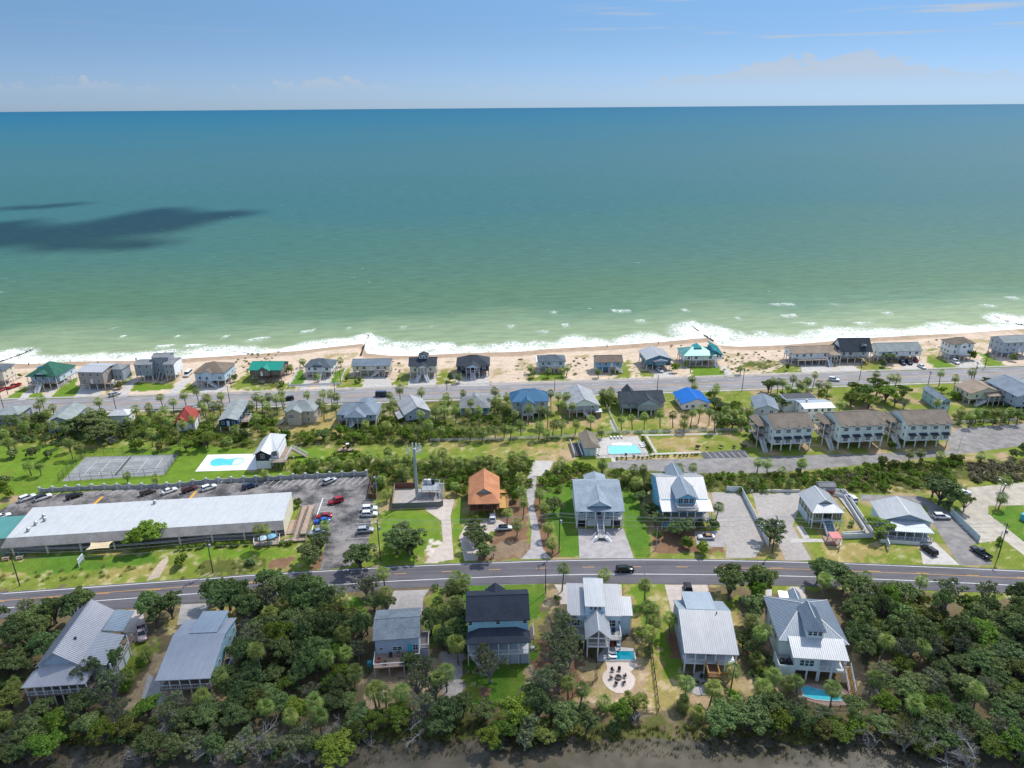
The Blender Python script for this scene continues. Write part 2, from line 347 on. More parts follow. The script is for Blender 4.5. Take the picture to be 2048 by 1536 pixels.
# (cover, crop, polygon, edge wobble in metres); later entries lie over earlier ones
PATCH = [
 ('floor', 0, [(-300,1175),(600,1175),(900,1165),(2400,1190),(2600,1800),(-600,1800)], 1.5),
 ('marsh', 0, [(-300,1455),(240,1440),(560,1490),(800,1440),(1000,1420),(1300,1440),(1500,1450),(1700,1440),(2100,1500),(2600,1900),(-600,1900)], 4),
 ('mud', 0, [(-300,1530),(240,1515),(560,1522),(800,1498),(950,1480),(1100,1488),(1450,1484),(1600,1496),(1800,1510),(2100,1535),(2600,1900),(-600,1900)], 3),
 ('olive', 0, [(-200,1060),(600,1060),(640,1140),(600,1150),(-200,1200)], 2),
 ('lush', 6, [(0,1215),(350,1130),(760,1100),(1000,1130),(1440,1110),(1450,1190),(900,1250),(400,1290),(0,1290)], .8),
 ('olive', 6, [(0,1370),(400,1330),(900,1350),(1400,1310),(1500,1340),(0,1470)], 2),
 ('scrub', 7, [(0,1190),(200,1160),(600,1150),(620,1230),(500,1300),(0,1330)], 1.5),
 ('grass', 7, [(0,1060),(500,1050),(700,1040),(880,1060),(880,1120),(600,1130),(0,1150)], 1.5),
 ('mulch', 7, [(740,1120),(850,1160),(830,1260),(700,1250),(640,1180)], 1),('mulch', 7, [(1150,1090),(1210,1130),(1190,1230),(1050,1255),(1000,1230)], .6),
 ('grass', 0, [(-100,890),(130,875),(330,880),(420,890),(500,900),(500,945),(735,925),(735,948),(400,965),(60,985),(-100,985)], 1.5),
 ('grass', 0, [(590,880),(900,878),(1160,872),(1165,880),(1100,918),(900,920),(620,940),(590,930)], 1.5),
 ('olive', 0, [(640,885),(1140,876),(1100,915),(900,916),(640,905)], 4),
 ('dry', 0, [(1020,895),(1150,880),(1160,905),(1060,920)], 4),
 ('scrub', 0, [(-100,800),(600,800),(1000,800),(1220,850),(1220,880),(600,895),(-100,890)], 2),
 ('olive', 0, [(60,860),(330,865),(330,890),(0,905)], 3),('grass', 0, [(-80,898),(120,895),(130,915),(60,975),(-80,985)], 2),
 ('dry', 0, [(540,850),(640,810),(680,840),(660,870),(560,870)], 3),
 ('olive', 0, [(1030,830),(1240,825),(1230,870),(1010,880)], 3),('dry', 0, [(1050,840),(1200,838),(1200,855),(1050,855)], 3),
 ('olive', 0, [(1230,800),(1480,790),(1490,860),(1225,868)], 2),('tan', 0, [(1330,820),(1450,815),(1455,855),(1340,860)], 2),
 ('olive', 24, [(1200,220),(2150,200),(2200,420),(1330,430)], .8),('dry', 24, [(1250,260),(1800,250),(2000,330),(1900,415),(1340,420)], 3),
 ('dry', 9, [(130,200),(930,185),(960,225),(160,245)], .5),('tan', 8, [(1500,120),(1640,120),(1660,190),(1560,260),(1420,240)], 1.5),
 ('scrub', 0, [(540,940),(740,915),(1080,925),(1090,990),(930,1000),(750,1000),(735,955)], 1),
 ('scrub', 0, [(1090,935),(1500,950),(1900,925),(2100,915),(2100,970),(1900,985),(1500,985),(1180,990)], 1),
 ('olive', 10, [(1480,430),(1650,420),(2050,440),(2050,470),(1540,480)], 1),
 ('scrub', 10, [(1400,230),(2100,210),(2100,420),(1500,430)], 1),
 ('grass', 8, [(0,700),(180,710),(390,760),(390,1000),(260,980),(240,1100),(0,1190),(-250,1190),(-250,720)], 1.2),
 ('olive', 7, [(1600,800),(1680,720),(1700,1150),(1560,1180)], 1),('pale', 8, [(260,960),(330,1000),(400,1160),(240,1190)], 1.5),
 ('grass', 8, [(510,590),(560,580),(590,900),(540,960),(480,960),(490,760)], .6),('olive', 8, [(480,960),(570,950),(600,1180),(490,1180)], 1.2),
 ('mulch', 8, [(1010,540),(1180,560),(1210,1060),(1130,1160),(760,1160),(740,1110),(860,1000),(900,900)], .8),
 ('litter', 8, [(760,1040),(1200,960),(1190,1080),(1100,1140),(800,1140)], 1),
 ('mulch', 8, [(1230,600),(1310,560),(1340,800),(1500,1100),(1480,1145),(1400,1140),(1330,1060),(1250,800)], .5),
 ('lush', 8, [(1360,470),(1600,420),(1640,700),(1690,1100),(1660,1140),(1490,1140),(1480,960),(1410,880),(1330,600)], .5),
 ('lush', 9, [(200,470),(300,480),(400,760),(470,1000),(480,1130),(320,1140),(240,930),(215,700)], .6),
 ('mulch', 9, [(490,880),(860,900),(900,1050),(1160,1060),(1170,1130),(500,1140)], .8),('olive', 9, [(480,1100),(1180,1090),(1180,1145),(480,1145)], .8),
 ('olive', 9, [(1350,540),(1420,540),(1500,800),(1490,900),(1380,780),(1240,640)], 1.2),('dry', 9, [(1400,1000),(1700,980),(1730,1150),(1400,1150)], 1),
 ('dry', 10, [(-120,760),(140,800),(210,960),(210,1165),(1130,1170),(1165,1120),(1090,1000),(380,980),(420,700),(300,540),(420,640),(560,880),(700,900)], .8),
 ('olive', 10, [(780,985),(1080,995),(1160,1110),(1120,1165),(500,1150),(780,1060)], 2),
 ('lush', 10, [(1740,720),(2050,600),(2060,1000),(1860,840)], .6),('olive', 10, [(1640,990),(1860,965),(2060,1110),(2060,1230),(1760,1190)], 1),
 ('olive', 15, [(1140,165),(1740,185),(1740,240),(1300,240),(1150,215)], 1),
 # near row yards
 ('olive', 11, [(960,560),(1240,540),(1060,800),(930,760)], 1.5),('dry', 11, [(1280,400),(1420,310),(1420,260),(1380,430),(1280,500)], 1),('dry', 11, [(1620,280),(1840,260),(1840,420),(1560,390)], 1.2),
 ('tan', 11, [(1190,640),(1280,620),(1270,1110),(950,1115),(1010,980),(1110,840)], .8),('tan', 11, [(1690,560),(1890,520),(1890,860),(1760,960),(1240,1110),(1240,980)], .8),
 ('lush', 12, [(720,200),(900,190),(880,320),(720,480),(640,430)], 1.2),('olive', 12, [(660,190),(760,180),(760,230),(640,260)], 1),
 ('tan', 12, [(860,760),(1180,760),(1240,860),(1480,660),(1640,640),(1650,1000),(1500,1010),(1200,1080),(900,1150),(840,900)], 1.5),
 ('gravel', 12, [(1480,640),(1640,640),(1655,990),(1510,980)], .5),
 ('olive', 12, [(1340,200),(1480,140),(1490,300),(1480,560),(1380,600),(1370,380)], 1),
 ('lush', 13, [(130,120),(930,120),(900,420),(830,700),(830,900),(700,1100),(560,1250),(400,1340),(160,1340),(140,900)], .8),('olive', 13, [(760,480),(930,400),(880,700),(760,800)], 1.5),
 ('olive', 13, [(140,1000),(260,1020),(330,1300),(200,1340),(140,1330)], 1.5),('mulch', 13, [(270,1120),(385,1130),(390,1190),(330,1220),(270,1190)], .3),('tan', 13, [(715,1010),(760,930),(830,910),(860,1000),(800,1130),(720,1090)], .5),
 ('mulch', 13, [(860,600),(1240,860),(1300,1200),(1180,1260),(860,1240),(820,900)], 1.5),('tan', 13, [(1240,850),(1400,880),(1400,1050),(1240,1060)], 1),
 ('tan', 13, [(930,180),(1040,180),(1060,330),(930,420)], 1),
 ('dry', 13, [(1640,140),(1960,130),(1990,1360),(1200,1300),(1170,1220),(1420,1060),(1430,880),(1780,880),(1770,640),(1700,420)], .8),
 ('grass', 13, [(1660,140),(1960,130),(1940,620),(1860,600),(1780,330)], 2),('tan', 13, [(1700,920),(1960,900),(1980,1340),(1300,1290),(1200,1240),(1430,1060),(1600,1200)], 2.5),
 ('olive', 14, [(0,130),(140,140),(230,420),(330,960),(360,1010),(180,1260),(0,1200)], 1),('grass', 14, [(60,620),(180,560),(250,800),(330,1010),(120,1010),(60,800)], 1.5),
 ('dry', 14, [(0,640),(60,800),(110,1040),(260,1060),(300,1300),(0,1330)], 1.5),
 ('dry', 14, [(560,260),(860,250),(860,820),(880,960),(1000,1000),(1060,1280),(760,1200),(640,1020)], 1.2),('olive', 14, [(580,240),(860,250),(850,420),(780,380)], 1.5),
 ('tan', 14, [(260,1060),(350,1150),(480,1210),(680,1160),(760,1200),(740,1320),(400,1330),(250,1200)], 1),('mulch', 14, [(170,560),(290,620),(300,860),(180,840)], .6),
 ('olive', 14, [(1170,140),(1340,150),(1340,250),(1170,230)], .8),('tan', 14, [(1130,620),(1230,900),(1290,1010),(1320,1240),(1200,1180),(1100,900)], 1),('tan', 15, [(380,560),(440,600),(520,800),(440,900),(360,760)], 1),
 # beachfront lots
 ('sand', 0, [(-400,780),(0,770),(600,755),(1250,745),(2100,712),(2600,690),(2600,600),(-400,660)], 0),
 ('sand', 0, [(-400,800),(420,790),(800,776),(1220,763),(1600,749),(2048,730),(2600,705),(2600,600),(-400,660)], 0),
 ('grass', 1, [(40,770),(250,640),(270,690),(170,775)], .8),('grass', 1, [(260,770),(330,700),(420,700),(400,770)], .6),('grass', 1, [(470,765),(600,640),(740,560),(760,620),(780,680),(710,765)], .8),
 ('olive', 1, [(970,750),(1080,680),(1080,745)], .8),('grass', 1, [(1290,650),(1330,610),(1690,615),(1650,680),(1240,700)], 1.2),('grass', 1, [(1190,640),(1290,560),(1220,560)], .8),
 ('olive', 1, [(1720,720),(1820,620),(1900,640),(2000,720)], 2),('olive', 2, [(270,690),(420,540),(480,420),(560,600),(800,600),(980,680),(560,700)], 3),('scrub', 2, [(440,600),(800,590),(850,650),(600,650)], 2),
 ('lush', 2, [(880,635),(960,490),(1010,490),(1025,580),(990,640)], .3),('lush', 2, [(1260,630),(1320,500),(1410,470),(1350,640)], .3),('olive', 2, [(830,670),(1000,665),(960,690),(820,690)], .5),
 ('olive', 2, [(1330,640),(1420,470),(1480,430),(1480,560),(1600,570),(1560,660),(1300,670)], 2),('olive', 2, [(1880,640),(1930,540),(2040,520),(2040,660)], 2),
 ('olive', 3, [(0,640),(10,500),(80,540),(80,640)], 1.5),('olive', 3, [(345,630),(380,480),(490,470),(500,560),(580,620)], 2),('grass', 3, [(1350,570),(1360,520),(1610,515),(1620,580)], .8),('olive', 3, [(1240,580),(1260,500),(1350,560),(1640,570),(1700,590),(1300,600)], 2),
 ('olive', 4, [(110,570),(230,400),(290,400),(330,560)], 2),('grass', 4, [(900,555),(870,460),(1170,450),(1240,545)], .8),('olive', 4, [(380,560),(380,480),(560,520),(540,560)], 1.5),
 ('scrub', 4, [(1290,450),(1420,400),(1560,360),(1720,390),(1800,460),(1300,490)], 4),('olive', 4, [(1600,520),(1820,440),(1940,450),(2000,520)], 1.5),('olive', 4, [(1230,460),(1320,530),(1310,545)], .5),
 ('olive', 5, [(510,430),(700,360),(760,420),(860,465),(600,470)], 1.5),('grass', 5, [(1140,340),(1230,310),(1440,440),(1250,445)], 1),('grass', 5, [(1620,300),(1700,300),(1900,425),(1700,440)], 1.2),
 ('olive', 5, [(1130,260),(1220,230),(1260,280),(1140,300)], 2),('olive', 5, [(0,430),(40,480),(0,490)], .4),
]
def in_poly(x, y, P):
    c = np.zeros(x.shape, bool); n = len(P)
    for i in range(n):
        x1, y1 = P[i]; x2, y2 = P[(i + 1) % n]
        if y1 == y2: continue
        k = ((y1 > y) != (y2 > y)) & (x < (x2 - x1) * (y - y1) / (y2 - y1) + x1); c ^= k
    return c
def build_ground():
    ya = [-4000,-900,-200,0,45,70]; y = 82.
    while y < 352: ya.append(y); y += .42 * (y / 95) ** .95
    ya += [356,364,380,420]
    ya = np.array(ya); outer = [1.2,1.4,2,4,10,40]
    a = np.concatenate([[-o for o in reversed(outer)], np.linspace(-1.1,1.1,560), outer])
    A, Y = np.meshgrid(a, ya); X = A * (0.80 * np.maximum(Y, 80) + 22)
    ys = shore(X);
    Y2 = np.where(Y > 352, Y - 352 + ys + 10, Y)                 # the far rim follows the coast below the water
    Y2 = np.where((Y <= 352) & (Y > 300), np.minimum(Y2, ys + 9), Y2)
    Y = Y2
    Z = gz(X, Y)
    col = np.zeros(X.shape + (3,)); d = shore(X) - Y
    n1 = vnoise(X / 6, Y / 6,1,4); n2 = vnoise(X / 1.6, Y / 1.6,2,3); n3 = vnoise(X / 22, Y / 22,3,3)
    col[:] = COVER['olive']
    def lay(mask, c, f=None):
        c = np.array(c); k = mask if f is None else mask * f
        col[:] = col * (1 - k[..., None]) + c * k[..., None]
    lay(np.clip((n1 - .5) * 5,0,1), COVER['tan'])
    wx = (vnoise(X / 2.2, Y / 2.2,8,3) - .5) * 2; wy = (vnoise(X / 2.2, Y / 2.2,9,3) - .5) * 2
    for cov, k, P, wob in PATCH:
        W = [G(k, *p) for p in P]; W = [(p.x, p.y) for p in W]
        xs = [p[0] for p in W]; yy = [p[1] for p in W]
        bb = (X > min(xs) - 6) & (X < max(xs) + 6) & (Y > min(yy) - 6) & (Y < max(yy) + 6)
        if not bb.any(): continue
        m = np.zeros(X.shape); m[bb] = in_poly(X[bb] + wx[bb] * wob * 2, Y[bb] + wy[bb] * wob * 2, W)
        if cov in ('olive', 'dry', 'tan', 'scrub') and wob > .3:
            lay(m, COVER[cov]); lay(m * np.clip((n1 - .56) * 6,0,.8), COVER['dry'] if cov != 'dry' else COVER['tan'])
            lay(m * np.clip((n2 - .64) * 4,0,.36), COVER['sand'])
        elif cov in ('grass', 'lush'):
            lay(m, COVER[cov]); lay(m * np.clip((n1 - .55) * 3,0,.5), COVER['olive'])
        else: lay(m, COVER[cov])
    # the beach: dunes with patchy plants, then clean sand, then the wet edge
    lay(((d < 26) & (d > -60)).astype(float), COVER['sand'], np.clip((26 - d) / 3,0,1))
    dune = ((d > 14) & (d < 46) & (Y > 285)).astype(float)
    lay(dune * np.clip((n2 * .6 + n1 * .4 - .60) * 9,0,.85), COVER['scrub'])
    lay(((d > 15) & (d < 40) & (Y > 285)) * np.clip((n1 - .6) * 6,0,.7), COVER['dry'])
    lay((d < 30) * np.clip((n2 - .66) * 6,0,.5),(.48,.37,.27))
    lay((d < 9).astype(float), COVER['wet'], np.clip((7 + 5 * n3 - d) / 2.5,0,1))
    col *= (0.78 + .44 * n2)[..., None]
    nr, nc = X.shape
    V = np.stack([X, Y, Z], -1).reshape(-1,3)
    i = np.arange(nr * nc).reshape(nr, nc)
    F = np.stack([i[:-1, :-1], i[:-1,1:], i[1:, 1:], i[1:, :-1]], -1).reshape(-1,4)
    me = grid_mesh('ground', V, F)
    at = me.color_attributes.new('cover', 'FLOAT_COLOR', 'POINT')
    at.data.foreach_set('color', np.concatenate([col.reshape(-1,3), np.ones((nr * nc, 1))], 1).astype(np.float32).ravel())
    return me
def grid_mesh(name, V, F):
    me = bpy.data.meshes.new(name); me.vertices.add(len(V)); me.vertices.foreach_set('co', V.astype(np.float32).ravel())
    n = F.shape[1]
    me.loops.add(len(F) * n); me.loops.foreach_set('vertex_index', F.astype(np.int32).ravel())
    me.polygons.add(len(F)); me.polygons.foreach_set('loop_start', np.arange(0, len(F) * n, n, dtype=np.int32))
    me.polygons.foreach_set('loop_total', np.full(len(F), n, dtype=np.int32))
    me.update(calc_edges=True); return me
def ground_shader(t):
    a = t.n('ShaderNodeAttribute', attribute_name='cover'); P = pos(t)
    n = t.noise(P, 1.9,6,.75); n2 = t.noise(P, 8,3,.7); n3 = t.noise(P, .12,3)
    k = t.math('ADD', t.math('MULTIPLY', t.smooth(n, .25,.75),.5), t.math('MULTIPLY', t.smooth(n2,.2,.8),.35))
    k = t.math('ADD', k, t.math('ADD', t.math('MULTIPLY', n3,.3),.42))
    c = t.mix(1, a.outputs[0], t.comb(k, k, k), 'MULTIPLY')
    return principled(t, c, .95,.1,0, t.math('ADD', n, n2),.6,.12)
gmat = material('ground_cover', ground_shader)
gme = build_ground(); gme.materials.append(gmat)
tag(link('ground', gme), 'flat island ground of sand, grass and leaf litter', kind='structure')

# ------------------------------------------------------------------ sea
def build_sea():
    xo = [430,500,620,800,1200,2000,4000,9000,20000,45000,90000]
    xs = np.concatenate([[-x for x in reversed(xo)], np.linspace(-380,410,620), xo])
    ds = list(np.arange(-14,70,.9)); s = 1.
    while ds[-1] < 90000: s *= 1.09; ds.append(ds[-1] + s)
    X, D = np.meshgrid(xs, np.array(ds))
    w_ = np.exp(-np.maximum(D, 0) / 35.)
    Y = (shore(X) * w_ + shore_lin(X) * (1 - w_)) + D
    Y = np.where(np.abs(X) > 5000, shore_lin(np.sign(X) * 5000) + D, Y)
    sea_n = vnoise(X / 17, D / 60,21,3); sw = vnoise(X / 5.5, D / 40,22,3); lace = vnoise(X / 2.2, D / 1.6,23,4)
    big = vnoise(X / 60, D / 45,24,2)
    wd = 1.6 + 8 * (sea_n - .25) + 2.5 * (sw - .5)                     # width of the wash
    foam = np.clip((wd - D) / 3.5,0,1) * .95
    foam = np.maximum(foam, np.clip((wd * 3.2 + 7 - D) / (wd * 2.0 + 7),0,1) ** .9 * .58)
    for k, (off, per, sd) in enumerate(((24,15,31),(38,10,33),(60,13,35))):   # breaker crests further out
        on = np.clip((vnoise(X / per, np.full_like(X, k * 9.), sd, 2) - .69) * 8,0,1)
        c0 = off + 16 * (vnoise(X / 26, np.full_like(X, 3. + k), sd + 1,3) - .5)
        dd = D - c0
        foam = np.maximum(foam, on * np.clip(1 - np.abs(dd - 1) / 1.7,0,1) * (.52 - .08 * k))
        foam = np.maximum(foam, on * (dd < 0) * np.clip(1 + dd / 10,0,1) * .30)
    gx = [(G(0, x, y, SEA_Z).x, r) for x, y, r in ((10,715,16),(735,690,17),(1405,665,24),(2030,645,16))]
    for g, r in gx: foam = np.maximum(foam, np.clip(1 - np.hypot((X - g) * 1.0,(D - 13)) / r, 0,1) * .9)
    Z = SEA_Z + np.where((D > 0) & (D < 400),.16 * np.sin((D + 5 * sea_n * 3 + X * .05) * .42) * np.clip(D / 12,0,1) * np.exp(-D / 160),0)
    Z = np.where(D < 0, SEA_Z + .02, Z)
    plume = np.clip(1.0 - (D - 22 - 50 * (big - .35)) / 40,0,1)
    V = np.stack([X, Y, Z], -1).reshape(-1,3); nr, nc = X.shape; i = np.arange(nr * nc).reshape(nr, nc)
    F = np.stack([i[:-1, :-1], i[:-1,1:], i[1:, 1:], i[1:, :-1]], -1).reshape(-1,4)
    me = grid_mesh('sea', V, F); me.polygons.foreach_set('use_smooth', [True] * len(F))
    at = me.color_attributes.new('shore', 'FLOAT_COLOR', 'POINT')
    lo = np.log10(np.maximum(D, 0) + 10) / 5.0
    at.data.foreach_set('color', np.stack([lo, foam, plume, np.ones_like(lo)], -1).astype(np.float32).ravel())
    return me
def sea_shader(t):
    a = t.n('ShaderNodeAttribute', attribute_name='shore'); s = t.n('ShaderNodeSeparateColor'); t.l(a, 0, s, 0)
    P = pos(t); sp = t.n('ShaderNodeSeparateXYZ'); t.t.links.new(P, sp.inputs[0])
    u = t.math('ADD', t.math('MULTIPLY', sp.outputs[0], .18), t.math('MULTIPLY', sp.outputs[1], .05))
    sw = t.comb(t.math('MULTIPLY', u, .35), t.math('ADD', t.math('MULTIPLY', sp.outputs[1], .24), t.math('MULTIPLY', sp.outputs[0], -.033)),0)
    n1 = t.noise(sw, 1,4,.6);
    ch = t.comb(t.math('MULTIPLY', sp.outputs[0], .3), t.math('MULTIPLY', sp.outputs[1], .55),0); n2 = t.noise(ch, 1,4,.65)
    # log10(d+10)/5 : 10 m .26,30 m .32,100 m .41,300 m .50,1 km .60,4 km .72,20 km .86
    bigp = t.noise(t.comb(t.math('MULTIPLY', sp.outputs[0], .0022), t.math('MULTIPLY', sp.outputs[1], .0045),0),1,3,.55)
    lo = t.math('ADD', s.outputs[0], t.math('MULTIPLY', t.math('SUBTRACT', bigp, .5),.10))
    c = t.ramp(lo, [(.20,(.33,.36,.19)),(.29,(.175,.26,.14)),(.345,(.112,.21,.122)),(.41,(.080,.164,.090)),(.485,(.054,.144,.110)),(.55,(.036,.132,.136)),
                    (.63,(.042,.138,.162)),(.70,(.028,.136,.182)),(.78,(.014,.128,.20)),(.9,(.008,.115,.20))])
    sand = t.mix(t.math('MULTIPLY', s.outputs[2], .38), c, (.36,.40,.22))
    sw2 = t.smooth(n1,.3,.7,.87,1.13)
    c = t.mix(1, sand, t.comb(sw2, sw2, sw2), 'MULTIPLY')
    # foam: solid at the swash, a lace of thin lines further out
    wp = t.n('ShaderNodeVectorMath', operation='ADD'); t.t.links.new(P, wp.inputs[0])
    wn = t.n('ShaderNodeVectorMath', operation='SCALE'); wn.inputs['Scale'].default_value = 3.2; t.t.links.new(t.noise(P, .35,4,.6,1), wn.inputs[0]); t.l(wn, 0, wp, 1)
    def edge(sc):
        v = t.n('ShaderNodeTexVoronoi', feature='DISTANCE_TO_EDGE'); v.inputs['Scale'].default_value = sc; t.l(wp, 0, v, 'Vector'); return v.outputs['Distance']
    cov = t.math('MULTIPLY', s.outputs[1], t.smooth(t.noise(P, .10,4,.65),.3,.66,.35,1.25))
    lw = t.math('POWER', cov, 1.6)
    f1 = t.smooth(t.math('SUBTRACT', t.math('MULTIPLY', lw, .46), edge(.42)),-.06,.05)
    f2 = t.smooth(t.math('SUBTRACT', t.math('MULTIPLY', lw, .36), edge(1.3)),-.08,.06)
    f = t.math('MAXIMUM', f1, t.math('MULTIPLY', f2,.8)); f = t.math('MULTIPLY', f, t.smooth(s.outputs[1], .06,.3))
    f = t.math('MAXIMUM', f, t.smooth(s.outputs[1], .80,.97))
    capn = t.noise(t.comb(t.math('MULTIPLY', sp.outputs[0], .075), t.math('MULTIPLY', sp.outputs[1], .2),5.),1,5,.62)
    cap = t.math('MULTIPLY', t.smooth(capn, .70,.76), t.smooth(s.outputs[0], .98,.5,0,.75))
    f = t.math('MAXIMUM', f, cap)
    c = t.mix(f, c, (.86,.87,.85))
    bp = t.n('ShaderNodeBump'); bp.inputs['Strength'].default_value = .5; bp.inputs['Distance'].default_value = .9
    t.t.links.new(t.math('ADD', n1, t.math('MULTIPLY', n2,.35)), bp.inputs['Height'])
    df = t.n('ShaderNodeBsdfDiffuse'); t.t.links.new(c, df.inputs[0]); t.l(bp, 0, df, 'Normal')
    gl = t.n('ShaderNodeBsdfGlossy'); gl.inputs['Roughness'].default_value = .32; t.l(bp, 0, gl, 'Normal')     # a choppy sea mirrors little even far off
    mx = t.n('ShaderNodeMixShader'); t.t.links.new(t.smooth(f, 0,1,.075,.0), mx.inputs[0]); t.l(df, 0, mx, 1); t.l(gl, 0, mx, 2)
    return mx.outputs[0]
smat = material('sea_water', sea_shader)
sme = build_sea(); sme.materials.append(smat)
tag(link('sea', sme), 'green coastal sea deepening to blue towards the horizon', kind='structure')

# creek behind the houses, at the foot of the picture
def creek_shader(t):
    P = pos(t); n = t.noise(P, .25,4); n2 = t.noise(P, 2.5,3)
    return principled(t, t.mix(t.smooth(n, .35,.65),(.125,.105,.075),(.08,.072,.05)),.2,.15,0, n2,.1,.05)
MB().add([(-900,-600,-.2),(900,-600,-.2),(900,107,-.2),(-900,107,-.2)], [(0,1,2,3)]).build('creek_water', material('creek_water', creek_shader))
tag(bpy.data.objects['creek_water'], 'murky brown tidal creek water at the marsh edge', kind='structure')

# ------------------------------------------------------------------ clouds that throw the shade seen on the sea and over the near row
def cloud(name, label, pts, alt, fac, seed, fade=.25):
    r = random.Random(seed); mb = MB(); up = SUN_DIR * (alt / SUN_DIR.z)
    for (x, y, rx, ry, rz) in pts:
        n = 14; b = len(mb.v)
        for i in range(9):
            th = math.pi * i / 8
            for j in range(n):
                ph = 2 * math.pi * j / n; q = 1 + .22 * math.sin(3 * ph + seed) * math.sin(th) + r.uniform(-.12,.12)
                z = math.cos(th) * rz * q
                if z < 0: z *= .35
                mb.v.append((x + up.x + rx * q * math.sin(th) * math.cos(ph), y + up.y + ry * q * math.sin(th) * math.sin(ph), up.z + z))
        for i in range(8):
            for j in range(n):
                j2 = (j + 1) % n; mb.f.append((b + i * n + j, b + i * n + j2, b + (i + 1) * n + j2, b + (i + 1) * n + j)); mb.m.append(0)
    def sh(t):
        P = pos(t); nn = t.noise(P, .012,4,.6)
        df = t.n('ShaderNodeBsdfDiffuse'); df.inputs[0].default_value = (.9,.9,.92,1)
        tr = t.n('ShaderNodeBsdfTransparent'); mx = t.n('ShaderNodeMixShader')
        t.t.links.new(t.smooth(nn, .5 - fade, .5 + fade * .2, fac * .35, fac), mx.inputs[0]); t.l(tr, 0, mx, 1); t.l(df, 0, mx, 2)
        return mx.outputs[0]
    o = mb.build(name, material(name + '_vapour', sh), smooth=True)
    return tag(o, label, kind='stuff')
cp = []
rc = random.Random(3)
for x, y, rx, ry in ((30,470,45,18),(110,468,70,22),(200,462,70,22),(290,452,75,20),(370,440,60,16),(440,430,42,10),(160,485,60,8),(270,484,55,9),(40,448,40,6),
                     (0,480,50,18),(-60,470,60,22),(-140,470,60,20),(130,408,28,3.5),(60,413,45,2.5),(330,425,70,8),(480,425,30,6),(230,440,60,8)):
    for q in range(2):
        X, Y = x + rc.uniform(-12,12), y + rc.uniform(-4,4)
        c = G(0, X, Y); ex = (G(0, X + rx, Y) - c).length; ey = (G(0, X, Y - ry) - c).length
        cp.append((c.x, c.y, ex * rc.uniform(.7,1.05), ey * rc.uniform(.7,1.0),40))
cloud('cloud', 'broken cumulus cloud above the sea, throwing the dark patch on the water', cp, 3400,.95,2,.12)
cp = []
for i in range(34):
    cp.append((rc.uniform(-190,190), rc.uniform(10,128), rc.uniform(30,55), rc.uniform(16,26),30))
cloud('thin_cloud', 'thin veil of cloud shading the near row of houses', cp, 2200,.24,5,.3)

# ------------------------------------------------------------------ roads, lots and paths (flat sheets)
asphalt = vary('asphalt', (.105,.104,.112),.25,.9,.88,.2, col2=None)
def roadmat(name, c, tilt):
    def b(t):
        P = pos(t); sp = t.n('ShaderNodeSeparateXYZ'); t.t.links.new(P, sp.inputs[0]); x, y = sp.outputs[0], sp.outputs[1]
        v = t.math('ADD', t.math('MULTIPLY', y, 1.1), t.math('MULTIPLY', x, -tilt * 1.1))
        n = t.noise(t.comb(t.math('MULTIPLY', x, .03), v, 0),1,4,.6); n2 = t.noise(P, .12,4,.6); n3 = t.noise(P, 4,3,.7)
        f = t.math('ADD', t.math('MULTIPLY', t.smooth(n, .32,.68),.5), t.math('ADD', t.math('MULTIPLY', t.smooth(n2,.35,.65),.3), t.math('MULTIPLY', n3,.2)))
        return principled(t, t.mix(f, tuple(k * .72 for k in c), tuple(k * 1.28 for k in c)),.88,.2)
    return material(name, b)
asphalt_new = roadmat('asphalt_dark', (.125,.119,.128),0.)
asphalt_old = vary('asphalt_faded', (.26,.245,.23),.28,.35,.9,.15)
lot_mat = material('parking_asphalt', lambda t: principled(t, t.mix(t.smooth(t.math('ADD', t.math('MULTIPLY', t.noise(pos(t),.16,5,.65),.75), t.math('MULTIPLY', t.noise(pos(t),1.6,4,.7),.25)),.38,.62),(.055,.055,.058),(.27,.25,.235)),.9,.15))
gravel_m = vary('crushed_shell', (.40,.365,.335),.17,.9,.95,.1)
shell_m = vary('pale_shell_sand', (.52,.45,.39),.15,.7,.95,.1)
paver = vary('concrete_drive', (.39,.36,.35),.2,.5,.85,.2)
yellow = vary('yellow_road_paint', (.72,.36,.06),.15,1.5,.7,.2)
wline = vary('white_road_paint', (.74,.74,.72),.15,1.5,.7,.2)
ZS = [0]
def sheet(name, k, pts, m, label, z=.02, cat=None, parent=None):
    ZS[0] = (ZS[0] + 1) % 9
    P = [G(k, *p) for p in pts]
    if sum(P[i].x * P[(i + 1) % len(P)].y - P[(i + 1) % len(P)].x * P[i].y for i in range(len(P))) < 0: P.reverse()
    mb = MB(); n = len(P)
    zz = z + ZS[0] * .004
    mb.add([(p.x, p.y, zz) for p in P] + [(p.x, p.y, -.05) for p in P], [tuple(range(n))] + [(i, i + n, (i + 1) % n + n, (i + 1) % n) for i in range(n)])
    return tag(mb.build(name, m, parent), label, kind='structure')
def catmull(P, n=10):
    P = [np.array(p[:2]) for p in P]; out = []
    P = [2 * P[0] - P[1]] + P + [2 * P[-1] - P[-2]]
    for i in range(1, len(P) - 2):
        for k in range(n):
            t = k / n; a, b, c, d = P[i - 1:i + 3]
            out.append(.5 * (2 * b + (c - a) * t + (2 * a - 5 * b + 4 * c - d) * t * t + (3 * b - a - 3 * c + d) * t ** 3))
    out.append(P[-2]); return out
